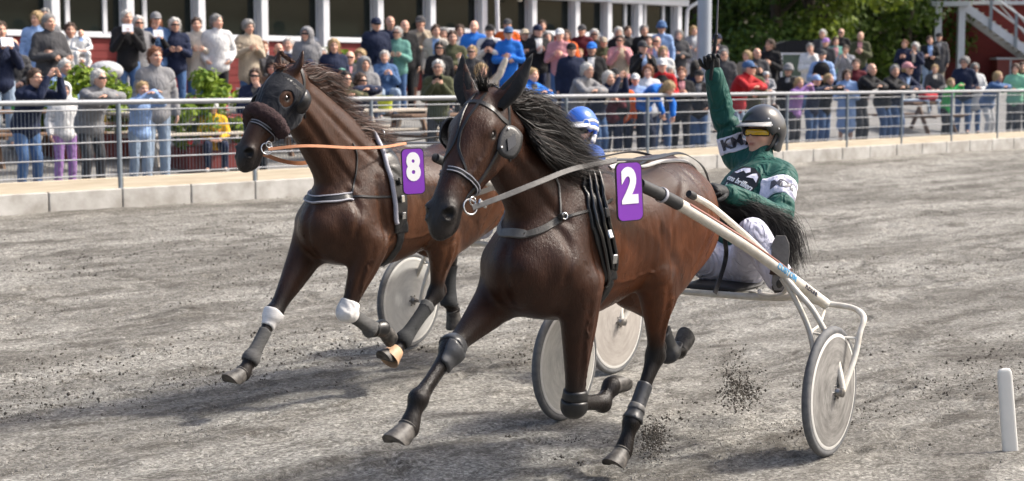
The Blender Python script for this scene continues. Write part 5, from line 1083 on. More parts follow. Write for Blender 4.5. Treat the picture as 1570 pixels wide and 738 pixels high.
def top_field(J, h, slack=.022, hem=None, sleeve=1.0, fat=1.0, collar=True, hood=False, seed=0, wr=.6):
    pts = np.array([J[k] for k in ('pelvis', 'chest', 'neck', 'shL', 'shR', 'elL', 'elR', 'wrL', 'wrR')] + ([hem] if hem is not None else [])); f = Field(pts.min(0) - .28, pts.max(0) + .25, h); side = nrm(J['shL'] - J['shR']); rng = np.random.default_rng(seed)
    nk = J['neck']; pv = J['pelvis']; a = slack
    rows = [(*lerp(J['chest'], nk, .80), .105, .085), (*lerp(J['chest'], nk, .45), .155 * fat, .105 * fat), (*J['chest'], .165 * fat + a, .115 * fat + a), (*lerp(pv, J['chest'], .5), .150 * fat + a, .112 * fat + a), (*pv, .158 * fat + a, .118 * fat + a)]
    if hem is not None: rows.append((*hem, .168 * fat + a, .125 * fat + a))
    f.limb(rows, k=.02, sub=4, ref=side)
    for q in 'LR':
        sh, el, wr_ = J['sh' + q], J['el' + q], J['wr' + q]; r = .056 + a * .6
        if sleeve >= 1: P = [(*lerp(sh, nk, .35), r * 1.05, r), (*sh, r * 1.1, r * 1.1), (*lerp(sh, el, .5), r * 1.02, r), (*el, r * .95, r * .95), (*lerp(el, wr_, .5), r * .86, r * .86), (*lerp(el, wr_, .97), r * .70, r * .72)]
        else: P = [(*lerp(sh, nk, .35), r * 1.05, r), (*sh, r * 1.1, r * 1.1), (*lerp(sh, el, .75), r * 1.1, r * 1.1)]
        f.limb(P, k=.05, sub=4)
        if wr:                                             # creases at the elbow and along the sleeve
            for t in (.25, .55, .8, .98):
                if sleeve < 1: break
                c = lerp(sh, el, t); d = nrm(el - sh); e = nrm(np.cross(d, rng.normal(0, 1, 3))); f.limb([(*(c + e * r * 1.02), .012, .008), (*(c + nrm(np.cross(d, e)) * r * 1.04 + d * .02), .012, .008), (*(c - e * r * 1.02 + d * .03), .010, .008)], k=.02, carve=True)
    if collar:
        F_ = nrm(np.cross(side, V3(0, 0, 1))) * -1; hd = J['head']; f.limb([(*lerp(nk, J['chest'], .12), .088, .08), (*lerp(nk, hd, .30), .072, .072)], k=.025, ref=side)
    if hood: f.ell(lerp(nk, J['chest'], .15) - nrm(J['fwd']) * .10, (.10, .13, .09), k=.04)
    for _ in range(7 if wr else 0):                        # drape folds
        t = rng.uniform(.1, .9); s_ = rng.choice([-1, 1]); c = lerp(pv, J['chest'], t); fr = nrm(J['fwd'] * V3(1, 1, 0)); p0 = c + fr * (.118 * fat + a) * rng.uniform(.8, 1.02) + side * s_ * rng.uniform(.02, .12)
        f.limb([(*p0, .010, .010), (*(p0 + side * s_ * rng.uniform(.03, .09) + V3(0, 0, rng.uniform(-.12, .1))), .008, .008)], k=.03, carve=True)
    return f
def bottom_field(J, h, slack=.015, length=1.0, fat=1.0, wr=True, seed=0):
    pts = np.array([J[k] for k in ('pelvis', 'hipL', 'hipR', 'knL', 'knR', 'anL', 'anR')]); f = Field(pts.min(0) - .22, pts.max(0) + .22, h); side = nrm(J['hipL'] - J['hipR']); rng = np.random.default_rng(seed + 5)
    mid = (J['hipL'] + J['hipR']) / 2; f.limb([(*(J['pelvis'] + (J['pelvis'] - mid) * .6 + V3(0, 0, .04)), .140 * fat, .10 * fat), (*J['pelvis'], .155 * fat, .115 * fat), (*mid, .15 * fat, .12 * fat)], k=.03, ref=side)
    for q in 'LR':
        hp, kn, an = J['hip' + q], J['kn' + q], J['an' + q]; a = slack
        P = [(*hp, .085 + a, .095 + a), (*lerp(hp, kn, .5), .070 + a, .078 + a), (*kn, .056 + a, .060 + a)]
        if length >= 1: P += [(*lerp(kn, an, .35), .055 + a, .060 + a), (*lerp(kn, an, .75), .048 + a, .052 + a), (*lerp(kn, an, .97), .048 + a, .055 + a)]
        f.limb(P, k=.035, sub=4)
        if wr:
            for c, d in ((kn, 1), (lerp(kn, an, .85), 1), (lerp(kn, an, .7), 1), (lerp(hp, kn, .8), 1)):
                if length < 1 and c is not kn: continue
                e = nrm(rng.normal(0, 1, 3) * V3(1, 1, .2)); f.limb([(*(c + e * .07), .008, .008), (*(c + V3(-e[1], e[0], .25) * .07), .008, .008)], k=.025, carve=True)
    return f
def shoe_obj(J, q, mat, parent, sole=None):
    an, toe = J['an' + q], J['toe' + q]; d = nrm(toe - an); dn = J.get('sole' + q, V3(0, 0, -1)); dn = nrm(dn - 0 * d); fw = nrm(toe - an - dn * ((toe - an) @ dn)); lo_ = np.minimum(an, toe) - .2; f = Field(lo_, np.maximum(an, toe) + .2, .013)
    lat = np.cross(dn, fw); b = an + dn * .045
    f.limb([(*(b - fw * .05 + dn * .0), .036, .035), (*(b + fw * .04), .040, .036), (*(b + fw * .13), .046, .027), (*(b + fw * .19 + dn * .006), .034, .020)], k=.02, ref=lat); f.limb([(*an, .045, .045), (*(b - fw * .02), .04, .04)], k=.03)
    o, V, Q = field_obj(f, 'shoe', mat, parent); return o
J0 = lambda **k: {a: (np.array(b, float) if isinstance(b, (tuple, list)) else b) for a, b in k.items()}
# ================================================================== sulkies
shaft_white = pm('sulky_white', (.72, .70, .64), rough=.35, var=.12, vs=20, col2=(.55, .50, .42))
shaft_black = pm('sulky_sleeve', (.035, .036, .038), rough=.55, var=.4, vs=30, bs=.2)
stripe_red = pm('sulky_stripe', (.22, .07, .04), rough=.45)
tyre_m = pm('tyre_grey', (.085, .09, .098), rough=.75, var=.35, vs=30, col2=(.15, .15, .15))
rim_m = pm('rim_white', (.66, .65, .62), rough=.4, var=.15, vs=20)
alloy = pm('hub_alloy', (.35, .34, .33), rough=.3, metal=1, var=.3, vs=30)
seat_m = pm('seat_black', (.018, .018, .020), rough=.55, bs=.3)
lbl_blue = pm('letter_blue', (.10, .40, .72), rough=.4); lbl_dark = pm('letter_grey', (.06, .06, .08), rough=.4)
rubberblk = pm('rubber_cap', (.02, .02, .02), rough=.6)
def disc_mat(name, c1, c2):
    m, nt, b = new_mat(name); tc = NN(nt, 'ShaderNodeTexCoord'); sep = NN(nt, 'ShaderNodeSeparateXYZ'); nt.links.new(tc.outputs['Object'], sep.inputs[0])
    L = nt.links.new; ml = lambda op, a, b_: (lambda n: ([L(q, n.inputs[i]) if hasattr(q, 'links') else setattr(n.inputs[i], 'default_value', q) for i, q in enumerate((a, b_))], n.outputs[0])[1])(NN(nt, 'ShaderNodeMath', operation=op))
    r = ml('SQRT', ml('ADD', ml('MULTIPLY', sep.outputs[0], sep.outputs[0]), ml('MULTIPLY', sep.outputs[2], sep.outputs[2])), 0)
    an = ml('ARCTAN2', sep.outputs[0], sep.outputs[2]); cb = NN(nt, 'ShaderNodeCombineXYZ'); L(ml('MULTIPLY', r, 22.), cb.inputs[0]); L(ml('SINE', an, 0), cb.inputs[1]); L(ml('COSINE', an, 0), cb.inputs[2])
    n = NN(nt, 'ShaderNodeTexNoise', Scale=1.6, Detail=6, Roughness=.7); L(cb.outputs[0], n.inputs['Vector'])
    rp = NN(nt, 'ShaderNodeValToRGB'); rp.color_ramp.elements[0].position = .35; rp.color_ramp.elements[1].position = .66; rp.color_ramp.elements[0].color = (*c1, 1); rp.color_ramp.elements[1].color = (*c2, 1)
    L(n.outputs['Fac'], rp.inputs[0]); L(rp.outputs[0], b.inputs['Base Color']); b.inputs['Roughness'].default_value = .38; return m
disc_worn = disc_mat('wheel_disc_worn', (.14, .135, .128), (.31, .30, .285)); disc_pale = disc_mat('wheel_disc_pale', (.38, .375, .35), (.54, .53, .49))
def wheel(parent, y, r, side, dm):
    """disc wheel at (0,y,r) in its sulky's frame; side = +1 when the outside faces left"""
    c = (0, 0, 0); w = MB(); A = (0, 1, 0)
    w.lathe([(r - .045, -.020), (r - .03, -.019), (r - .024, -.0215), (r - .012, -.019), (r - .003, -.010), (r, 0), (r - .003, .010), (r - .012, .019), (r - .024, .0215), (r - .03, .019), (r - .045, .020)], c, A, 64); o = w.build('wheel', tyre_m, parent, smooth=True, sharp=False)
    o.location = (0, y, r)
    w = MB(); w.lathe([(r - .055, -.0235), (r - .042, -.0228), (r - .037, -.0205)], c, A, 64); w.lathe([(r - .037, .0205), (r - .042, .0228), (r - .055, .0235)], c, A, 64); w.build('rim', rim_m, o, smooth=True)
    w = MB(); w.lathe([(.0, .036), (.035, .036), (.05, .034), (r - .054, .022)], c, A, 64); w.lathe([(r - .054, -.022), (.05, -.034), (.035, -.036), (.0, -.036)], c, A, 64); w.build('wheel_cover', dm, o, smooth=True)
    w = MB(); w.lathe([(.0, -.062), (.02, -.06), (.026, -.04), (.026, .04), (.02, .06), (.0, .062)], c, A, 20); w.build('hub', alloy, o, smooth=True)
    w = MB()
    for k in range(6): a = k * 1.047; w.lathe([(.006, .034), (.006, .042), (.0, .043)], (.036 * math.cos(a), 0, .036 * math.sin(a)), A, 8)
    w.build('hub_bolts', alloy, o, smooth=True); return o
def make_sulky(FR, label, half, r, dms, lettering):
    root = thing('sulky', label, 'sulky', tuple(FR.o), FR.rz, 'two-wheeled racing sulkies'); k = half / .79
    tubes = dict(
        shaft=[(1.20, .33, 1.447), (1.17, .33, 1.436), (.889, .37, 1.336), (.406, .45, 1.129), (.12, .50, .993), (-.102, .55, .872), (-.386, .60, .726)])
    for y in (1, -1):
        Y = lambda P: [(a, y * b * (1 + (k - 1) * sstep(.3, -.2, a)), c) for a, b, c in P]
        P = catmull(Y(tubes['shaft']), 8); m = len(P); cut = int(m * .34)
        w = MB(); w.tube(P[:cut + 1], np.linspace(.027, .031, cut + 1), 12); sh = w.build('shaft_sleeve', shaft_black, root, smooth=True)
        w = MB(); w.tube(P[cut:], np.linspace(.029, .030, m - cut), 14); sh = w.build('shaft', shaft_white, root, smooth=True)
        w = MB(); Pu = P[cut + 1:int(m * .80)]; T = np.gradient(Pu, axis=0); N_ = np.cross(T, (0, y, 0)); N_ /= np.linalg.norm(N_, axis=1)[:, None]; N_ = N_ * np.sign(N_[:, 2:3]); nn = N_ * .62 + V3(0, y, 0) * .78; nn /= np.linalg.norm(nn, axis=1)[:, None]
        w.ribbon(Pu + nn * .0305, nn, np.concatenate([np.full(len(Pu) - 4, .017), np.linspace(.017, .004, 4)]), .002); w.build('shaft_stripe', stripe_red, sh, smooth=True)
        w = MB(); q = int(m * .27); w.lathe([(.034, -.01), (.037, -.008), (.037, .008), (.034, .01)], P[q], P[q + 1] - P[q], 16); w.build('shaft_clamp', greypad, sh, smooth=True)
        st_ = catmull(Y([(.748, .36, 1.372), (.6, .385, 1.315), (.454, .415, 1.235), (.2, .46, 1.085), (-.03, .50, .93)]), 6); w = MB(); w.tube(st_, .016, 10); t2 = w.build('brace_tube', shaft_white, root, smooth=True)
        w = MB(); w.tube([st_[0] + nrm(st_[0] - st_[1]) * .012, st_[0], st_[1], lerp(st_[1], st_[2], .4)], [.017, .0195, .0195, .018], 12); w.build('tube_cap', rubberblk, t2, smooth=True)
        w = MB(); w.tube(catmull(Y([(-.386, .60, .726), (-.40, .66, .722), (-.37, .77, .715), (-.26, .865, .69), (-.20, .868, .62), (-.14, .866, .50), (-.03, .855, .36), (0, .852, .335)]), 6), .016, 10); w.build('fork', shaft_white, root, smooth=True)
        w = MB(); w.tube(catmull(Y([(.0, .52, .915), (-.03, .60, .82), (-.055, .68, .72), (-.07, .78, .53), (-.02, .848, .37), (.0, .850, .335)]), 6), .016, 10); w.build('fork', shaft_white, root, smooth=True)
        w = MB(); w.tube(catmull(Y([(.0, .515, .90), (-.04, .58, .78), (-.05, .655, .62), (-.02, .70, .45), (0, .715, .335)]), 6), .015, 10); w.build('fork', shaft_white, root, smooth=True)
        w = MB(); w.tube(Y([(-.052, .66, .62), (-.10, .76, .60), (-.19, .866, .59)]), .007, 8); w.tube(Y([(-.386, .60, .70), (-.2, .65, .64), (-.052, .655, .62)]), .008, 8); w.build('fork_brace', shaft_white, root, smooth=True)
        w = MB(); w.tube(Y([(0, .70, r), (0, .86, r)]), .012, 10); w.lathe([(.024, -.004), (.024, .012), (.012, .016), (0, .017)], (0, y * (.852 if k == 1 else .852 * k), r), (0, y, 0), 14); w.build('axle_nut', alloy, root, smooth=True)
        wheel(root, y * half, r, y, dms[0 if y > 0 else 1])
        # foot rest loop
        w = MB(); w.tube(catmull(Y([(-.06, .53, .86), (-.10, .47, .80), (-.10, .36, .79), (-.16, .32, .80)]), 5), .011, 8); w.build('foot_rest', shaft_white, root, smooth=True)
    w = MB(); w.tube(catmull([(-.10, .555, .85), (-.17, .50, .785), (-.20, .35, .762), (-.20, 0, .758), (-.20, -.35, .762), (-.17, -.50, .785), (-.10, -.555, .85)], 6), .019, 12); w.build('crossbar', shaft_white, root, smooth=True)
    w = MB(); w.tube(catmull([(-.38, .595, .728), (-.43, .45, .735), (-.45, .2, .735), (-.45, 0, .735), (-.45, -.2, .735), (-.43, -.45, .735), (-.38, -.595, .728)], 6), .017, 12)
    w.tube([(-.20, .12, .765), (-.45, .12, .74)], .013, 8); w.tube([(-.20, -.12, .765), (-.45, -.12, .74)], .013, 8); w.build('seat_frame', shaft_white, root, smooth=True)
    f = Field((-.75, -.35, .65), (-.1, .35, 1.0), .014); f.limb([(-.22, 0, .785, .17, .022), (-.38, 0, .785, .20, .028), (-.54, 0, .80, .19, .03), (-.62, 0, .85, .16, .03)], k=.02); o, V, Q = field_obj(f, 'seat', seat_m, root)
    if lettering:
        P = catmull(tubes['shaft'], 8); S_ = {}
        for txt, c, sz, mt in (('CUSTOM', (.0, .533), .046, lbl_blue), ('FLEXLINE', (-.21, .571), .030, lbl_dark)):
            i = int(np.argmin(np.abs(P[:, 0] - c[0]))); d = nrm(P[i] - P[i - 1]); nv = nrm(V3(.28, 1, .0)); nv = nrm(nv - d * (nv @ d)); ex = d; ey = np.cross(nv, ex)
            me = text_mesh(txt, sz, .0012, .0006); n = len(me.vertices); V = np.empty(n * 3, np.float32); me.vertices.foreach_get('co', V); V = V.reshape(-1, 3).astype(float); rad = .0330
            a = V[:, 1] / rad; arc = np.r_[0, np.cumsum(np.linalg.norm(np.diff(P, axis=0), axis=1))]; Cc = np.stack([np.interp(arc[i] + V[:, 0], arc, P[:, q]) for q in range(3)], 1); W_ = Cc + np.outer(np.sin(a) * rad, ey) + np.outer(np.cos(a) * (rad - .0005) + V[:, 2], nv)
            me.vertices.foreach_set('co', W_.astype(np.float32).ravel()); me.materials.clear(); me.materials.append(mt); me.update(); link(bpy.data.objects.new('lettering', me), root)
    return root
sulky2 = make_sulky(FR2, 'white racing sulky with blue CUSTOM lettering and worn grey disc wheel', .79, .335, (disc_worn, disc_pale), True)
sulky8 = make_sulky(FR8, 'pale-wheeled racing sulky pulled by the brown number 8 horse', .865, .345, (disc_mat('wheel_disc_dusty', (.30, .275, .25), (.42, .39, .36)), disc_mat('wheel_disc_grey', (.40, .40, .39), (.52, .52, .50))), False)
# ================================================================== drivers
greencloth = cloth('driver_green', (.008, .078, .062), rough=.6, fold=.9, var=.25)
whitecloth = cloth('driver_white', (.62, .62, .74), rough=.7, fold=1.0, var=.12)
bandcloth = cloth('armband_white', (.68, .67, .78), rough=.7, fold=.6, var=.08)
gloveblk = cloth('driver_glove', (.018, .019, .021), rough=.6, fold=.4)
helm_blk = pm('helmet_black', (.035, .036, .040), rough=.3, var=.25, vs=6, coat=.35)
helm_blue = pm('helmet_blue', (.03, .13, .55), rough=.2, var=.1, vs=6, coat=.5)
helm_white = pm('helmet_white', (.72, .72, .74), rough=.3, var=.05)
visor_m = pm('visor_pale', (.34, .335, .33), rough=.5)
ylens, _nt, _b = new_mat('yellow_lens'); _b.inputs['Base Color'].default_value = (.85, .50, .015, 1); _b.inputs['Roughness'].default_value = .08; _b.inputs['Transmission Weight'].default_value = .25; _b.inputs['Coat Weight'].default_value = .6
_n = NN(_nt, 'ShaderNodeTexNoise', Scale=20); _nt.links.new(coords(_nt), _n.inputs[0]); bump(_nt, _b, _n.outputs[0], .03, .002)
boot_blk = pm('boot_leather', (.03, .028, .027), rough=.5, bs=.2); sole_m = pm('boot_sole', (.19, .185, .18), rough=.8, var=.35, vs=25, bs=.4); strap_brown = pm('stirrup_leather', (.06, .035, .025), rough=.6, var=.4)
def helmet(J, parent, shellm, visor=True, stripes=False):
    F_, S_, U_ = head_frame(J['fwd'], J.get('up', (0, 0, 1))); hc = J['head'] + U_ * .035 - F_ * .008; X = lambda a, b, c: hc + F_ * a + S_ * b + U_ * c; rot = np.array([F_, S_, U_]); f = Field(hc - .24, hc + .24, .009)
    f.ell(X(0, 0, .012), (.142, .118, .132), k=.01, rot=rot); f.limb([(*X(-.02, 0, -.02), .112, .125), (*X(-.02, 0, -.085), .100, .108)], k=.03, ref=S_)
    f.ell(X(.125, 0, -.118), (.135, .16, .14), k=.012, rot=rot, carve=True); f.ell(X(-.01, 0, -.155), (.12, .085, .08), k=.012, rot=rot, carve=True)
    f.ell(X(.0, 0, .0), (.112, .088, .11), k=.005, rot=rot, carve=True); f.ell(X(.012, 0, -.055), (.026, .3, .030), k=.008, rot=rot, carve=True)
    o, V, Q = field_obj(f, 'helmet', shellm, parent, 2)
    if stripes:
        q = V - hc; a, b, c = q @ F_, q @ S_, q @ U_; m = Surf(V, Q)
        fk = fake(V, Q, o)
        def band(lo, hi):
            def f_(W_):
                w = W_ - hc; an = np.arctan2(w @ S_, w @ F_); cc = w @ U_ + .012 * np.sin(an * 3 + 1); out = np.linalg.norm(w * 1.0, axis=1) > .108; return (cc > lo) & (cc < hi) & out
            return f_
        for lo, hi in ((-.12, -.050), (-.034, .002), (.020, .048)): shell(fk, 'helmet_stripe', helm_white, band(lo, hi), .0025, o)
        for s_, rr in ((.8, .026),):                        # round emblem on the shell
            d = nrm(F_ * .75 + S_ * .75 + U_ * .25); p, n = m.hit(hc + d * .3, -d); mb = MB(); mb.lathe([(0, .003), (rr, .0025), (rr, .0)], p, n, 20); e_ = mb.build('helmet_emblem', helm_white, o, smooth=True); mb = MB(); mb.lathe([(0, .0045), (rr * .8, .004), (rr * .8, .002)], p, n, 20); mb.build('emblem_core', helm_blue, o, smooth=True)
    if visor:
        V = []; n = 17
        for j, (ra, dz) in enumerate(((.136, .030), (.165, .018), (.195, .004), (.194, -.001), (.164, .012), (.136, .023))):
            for i in range(n):
                t = R(-62 + 124 * i / (n - 1)); ex = math.cos(R(-62 + 124 * i / (n - 1)) * 1.35); r2 = .137 + (ra - .136) * max(ex, .0); V.append(X(r2 * math.cos(t), r2 * .86 * math.sin(t), -.005 + dz - .0 + .01 * (1 - ex)))
        Fc = [(j * n + i, j * n + i + 1, ((j + 1) % 6) * n + i + 1, ((j + 1) % 6) * n + i) for j in range(6) for i in range(n - 1)]; mesh_obj('visor', V, Fc, visor_m if shellm is helm_blk else helm_white, o, True)
        m = Surf(*field_cache(o))
        for ang, uu in ((25, .02), (60, .022), (-25, .02), (85, .0), (50, .07)):
            d = nrm(F_ * math.cos(R(ang)) + S_ * math.sin(R(ang)) + U_ * uu * 6); p, nn = m.hit(hc + d * .3, -d)
            if p is not None: mb = MB(); mb.lathe([(0, .004), (.004, .003), (.0055, 0)], p, nn, 10); mb.build('rivet', helm_white, o, smooth=True)
    for y in (-1, 1):                                       # chin strap
        mb = MB(); P = catmull([X(.0, y * .098, -.02), X(.012, y * .094, -.06), X(.035, y * .082, -.11), X(.055, y * .045, -.148), X(.058, 0, -.155)], 6); N_ = P - X(.0, 0, -.06); N_ /= np.linalg.norm(N_, axis=1)[:, None]; mb.ribbon(P, N_, .022, .006); mb.build('chin_strap', gloveblk, o, smooth=True)
    return o
def field_cache(o):
    me = o.data; V = np.empty(len(me.vertices) * 3, np.float32); me.vertices.foreach_get('co', V); return V.reshape(-1, 3), [tuple(p.vertices) for p in me.polygons]
def wrap_lens(J, parent, mat, name='goggles', hgt=.040, rad=.108, span=68, c0=.006, t=.004):
    F_, S_, U_ = head_frame(J['fwd'], J.get('up', (0, 0, 1))); hc = J['head']; V = []; n = 21
    for s_ in (0, 1):
        for j in range(5):
            for i in range(n):
                a = -span + 2 * span * i / (n - 1); v = j / 4 - .5; hh = hgt * (1 - .25 * (abs(a) / span) ** 2) * (.62 if abs(a) < 5 and v < 0 else 1); r_ = rad + s_ * t - .012 * v * v
                V.append(hc + F_ * r_ * math.cos(R(a)) * .98 + S_ * r_ * .80 * math.sin(R(a)) + U_ * (c0 + v * hh))
    m = 5 * n; Fc = []
    for j in range(4):
        for i in range(n - 1): a, b, c, d = j * n + i, j * n + i + 1, (j + 1) * n + i + 1, (j + 1) * n + i; Fc += [(d, c, b, a), (a + m, b + m, c + m, d + m)]
    for i in range(n - 1): Fc += [(i, i + 1, i + 1 + m, i + m), (4 * n + i + 1, 4 * n + i, 4 * n + i + m, 4 * n + i + 1 + m)]
    return mesh_obj(name, V, Fc, mat, parent, True)
def glove_obj(J, q, mat, parent, curl, cuff=.05):
    f = Field(np.minimum(J['wr' + q], J['ha' + q]) - .15, np.maximum(J['wr' + q], J['ha' + q]) + .15, .009); wr, ha = J['wr' + q], J['ha' + q]; ax = nrm(ha - wr); pn = nrm(J['pn' + q] - ax * (J['pn' + q] @ ax)); lat = np.cross(pn, ax)
    f.limb([(*(wr - ax * cuff), .044, .040), (*wr, .036, .032), (*lerp(wr, ha, .6), .048, .027), (*ha, .048, .022)], k=.015, ref=lat); V, Q = f.mesh(2); mb = MB(); fingers_into(mb, wr, ha, pn, (-1 if q == 'L' else 1) * J.get('thumb' + q, 1), curl, 1.25)
    n = len(V); return mesh_obj('glove', np.vstack([V, np.array(mb.v)]), [tuple(r) for r in Q] + [tuple(i + n for i in r) for r in mb.f], mat, parent, True)
def fake(V, Q, parent):
    me = bulk_mesh('tmp', V, Q); n = len(me.vertices); N_ = np.empty(n * 3, np.float32); me.vertices.foreach_get('normal', N_); bpy.data.meshes.remove(me); return dict(root=parent, me=None, Vn=(np.asarray(V, float), N_.reshape(-1, 3).astype(float), np.asarray(Q)), surf=Surf(V, Q))
def make_driver(FR, J, label, topm, botm, shellm, stripes, raised):
    root = thing('person', label, 'person', tuple(FR.w((-.48, 0, 0))), FR.rz, 'sulky drivers'); off = V3(.48, 0, 0)
    for k_ in list(J):
        if isinstance(J[k_], np.ndarray) and k_[:2] not in ('fw', 'pn', 'up', 'so'): J[k_] = J[k_] + off
    make_body(J, root, h=.010, tone=(.62, .36, .26), fingers=False, smooth=2)
    JT = dict(J); JT['pelvis'] = lerp(J['pelvis'], J['chest'], .34); f = top_field(JT, .0105, slack=.035, fat=1.06, seed=3); V, Q = f.mesh(2); me = bulk_mesh('jacket', V, Q); me.materials.append(topm); jk = link(bpy.data.objects.new('jacket', me), root)
    f = bottom_field(J, .011, slack=.03, fat=1.05, seed=2); o, _, _ = field_obj(f, 'trousers', botm, root, 2)
    for q in 'LR':
        sh_ = shoe_obj(J, q, boot_blk, root); an = J['an' + q]; dn = J['sole' + q]; fw = nrm((J['toe' + q] - an) - dn * ((J['toe' + q] - an) @ dn)); lat = np.cross(dn, fw); c = an + dn * .082 + fw * .075
        poly = [(x * .5, y) for x, y in ((.05, -.13), (.075, -.09), (.065, -.02), (.085, .06), (.08, .12), (.045, .16), (-.045, .16), (-.08, .12), (-.085, .06), (-.065, -.02), (-.075, -.09), (-.05, -.13))]
        mb = MB(); mb.prism([(x * 1.12, y) for x, y in poly], c - dn * .016, lat, fw, dn, .022); so = mb.build('sole', sole_m, sh_)
        mb = MB(); P = []
        for t in np.linspace(0, 2 * math.pi, 25): P.append(c - dn * .035 - fw * .03 + lat * .064 * math.cos(t) + dn * .056 * math.sin(t))
        mb.ribbon(np.array(P), np.array([nrm(p - (c - dn * .035 - fw * .03)) for p in P]), .035, .004); mb.build('stirrup_strap', strap_brown, sh_, smooth=True)
        glove_obj(J, q, gloveblk, root, J['curl' + q])
    helmet(J, root, shellm, True, stripes)
    gg = wrap_lens(J, root, ylens if not stripes else pm('dark_lens', (.02, .02, .02), rough=.1)); V_ = np.array([v.co for v in gg.data.vertices])[105:]; rim_ = np.vstack([V_[:21], V_[41:104:21], V_[104:83:-1], V_[63:20:-21]]); mb = MB(); mb.tube(rim_, .0032, 6, closed=True); mb.build('goggle_rim', gloveblk, gg, smooth=True, sharp=False)
    return root, jk, fake(V, Q, root)
D2 = J0(pelvis=(-.50, 0, .90), chest=(-.74, 0, 1.27), neck=(-.875, -.01, 1.455), head=(-.905, -.015, 1.60), fwd=(.95, -.22, .12), up=(-.15, 0, 1),
    shL=(-.76, .185, 1.365), elL=(-.46, .29, 1.17), wrL=(-.15, .135, 1.315), haL=(-.055, .10, 1.345), pnL=(.1, -.6, -.8), curlL=1.15,
    shR=(-.93, -.185, 1.47), elR=(-.895, -.265, 1.74), wrR=(-.82, -.285, 1.955), haR=(-.79, -.29, 2.045), pnR=(.75, .55, -.2), curlR=1.25,
    hipL=(-.48, .10, .89), knL=(-.19, .26, 1.10), anL=(-.25, .40, .86), toeL=(-.20, .42, 1.03), soleL=(.92, .35, .05),
    hipR=(-.48, -.10, .89), knR=(-.19, -.26, 1.10), anR=(-.25, -.40, .86), toeR=(-.20, -.42, 1.03), soleR=(.92, -.35, .05))
driver2, jk2, fk2 = make_driver(FR2, D2, 'sulky driver in green jacket raising a whip in victory', greencloth, whitecloth, helm_blk, False, True)
# white armbands with black letters, chest print
for q, t0, t1 in (('L', .22, .62), ('R', .10, .48)):
    a, b = D2['sh' + q], D2['el' + q]
    def am(V, a=a, b=b, t0=t0, t1=t1):
        t = ((V - a) @ (b - a)) / ((b - a) @ (b - a)); d = np.linalg.norm(V - a - t[:, None] * (b - a), axis=1); return (t > t0) & (t < t1) & (d < .125)
    shell(fk2, 'armband', bandcloth, am, .004, driver2)
    c = lerp(a, b, (t0 + t1) / 2); d = nrm(b - a); cam_l = FR2.dirl(nrm(CAMP - FR2.w(c + V3(-.48, 0, 0)))); nv = nrm(cam_l - d * (cam_l @ d)); 
    if q == 'L': nv = nrm(nv + V3(0, .0, .35)); nv = nrm(nv - d * (nv @ d))
    ex = np.cross(d, nv)
    ex = ex if q == 'R' else ex
    text_on('KM', .085, lbl_dark, driver2, c + nv * .05, ex, np.cross(nv, ex), bold=.004, surf=fk2['surf'], off=.0065)
c0 = lerp(D2['pelvis'], D2['chest'], .86); side = nrm(D2['shL'] - D2['shR']); upv = nrm(D2['neck'] - D2['pelvis']); fwv = nrm(np.cross(side, upv)); fwv = fwv if fwv[0] > 0 else -fwv
_o = FR2.loc(CAMP) + V3(.48, 0, 0); ph, pn_ = fk2['surf'].hit(_o, FR2.dirl(pix_ray(1135, 277))); c0 = ph if ph is not None else c0 + fwv * .1; ex = side; ey = np.cross(fwv, ex); ey = ey if ey[2] > 0 else -ey; ex = np.cross(ey, fwv)
def patch_on(poly, o, ex, ey, mat, name, surf, parent, off=.004, n=10):
    bm = bmesh.new(); vs = [bm.verts.new((x, y, 0)) for x, y in poly]; fc = bm.faces.new(vs); bmesh.ops.triangulate(bm, faces=[fc]); bmesh.ops.subdivide_edges(bm, edges=bm.edges, cuts=3, use_grid_fill=True); bmesh.ops.triangulate(bm, faces=bm.faces)
    ez = np.cross(ex, ey); V = []; bm.verts.index_update()
    for v in bm.verts:
        p = o + ex * v.co.x + ey * v.co.y; h_, nn = surf.hit(p + ez * .2, -ez); V.append((h_ + nn * off) if h_ is not None else p)
    Fc = [tuple(v.index for v in f_.verts) for f_ in bm.faces]; bm.free(); return mesh_obj(name, V, Fc, mat, parent, True)
patch_on([(-.10, -.085), (.10, -.085), (.105, .02), (.075, .085), (0, .105), (-.075, .085), (-.105, .02)], c0, ex, ey, pblack, 'chest_patch', fk2['surf'], driver2, .004)
patch_on([(-.085, .03), (-.05, .075), (-.01, .092), (.015, .07), (.0, .05), (-.03, .06), (-.055, .03)], c0, ex, ey, bandcloth, 'chest_emblem', fk2['surf'], driver2, .0065)
patch_on([(.02, .03), (.035, .065), (.05, .08), (.075, .065), (.09, .03), (.06, .045)], c0, ex, ey, bandcloth, 'chest_emblem', fk2['surf'], driver2, .0065)
text_on('ons brillen', .047, pwhite, driver2, c0 - ey * .012, ex, ey, bold=.0012, surf=fk2['surf'], off=.0075)
text_on('kontaktlin', .038, pwhite, driver2, c0 - ey * .058, ex, ey, bold=.0008, surf=fk2['surf'], off=.0075)
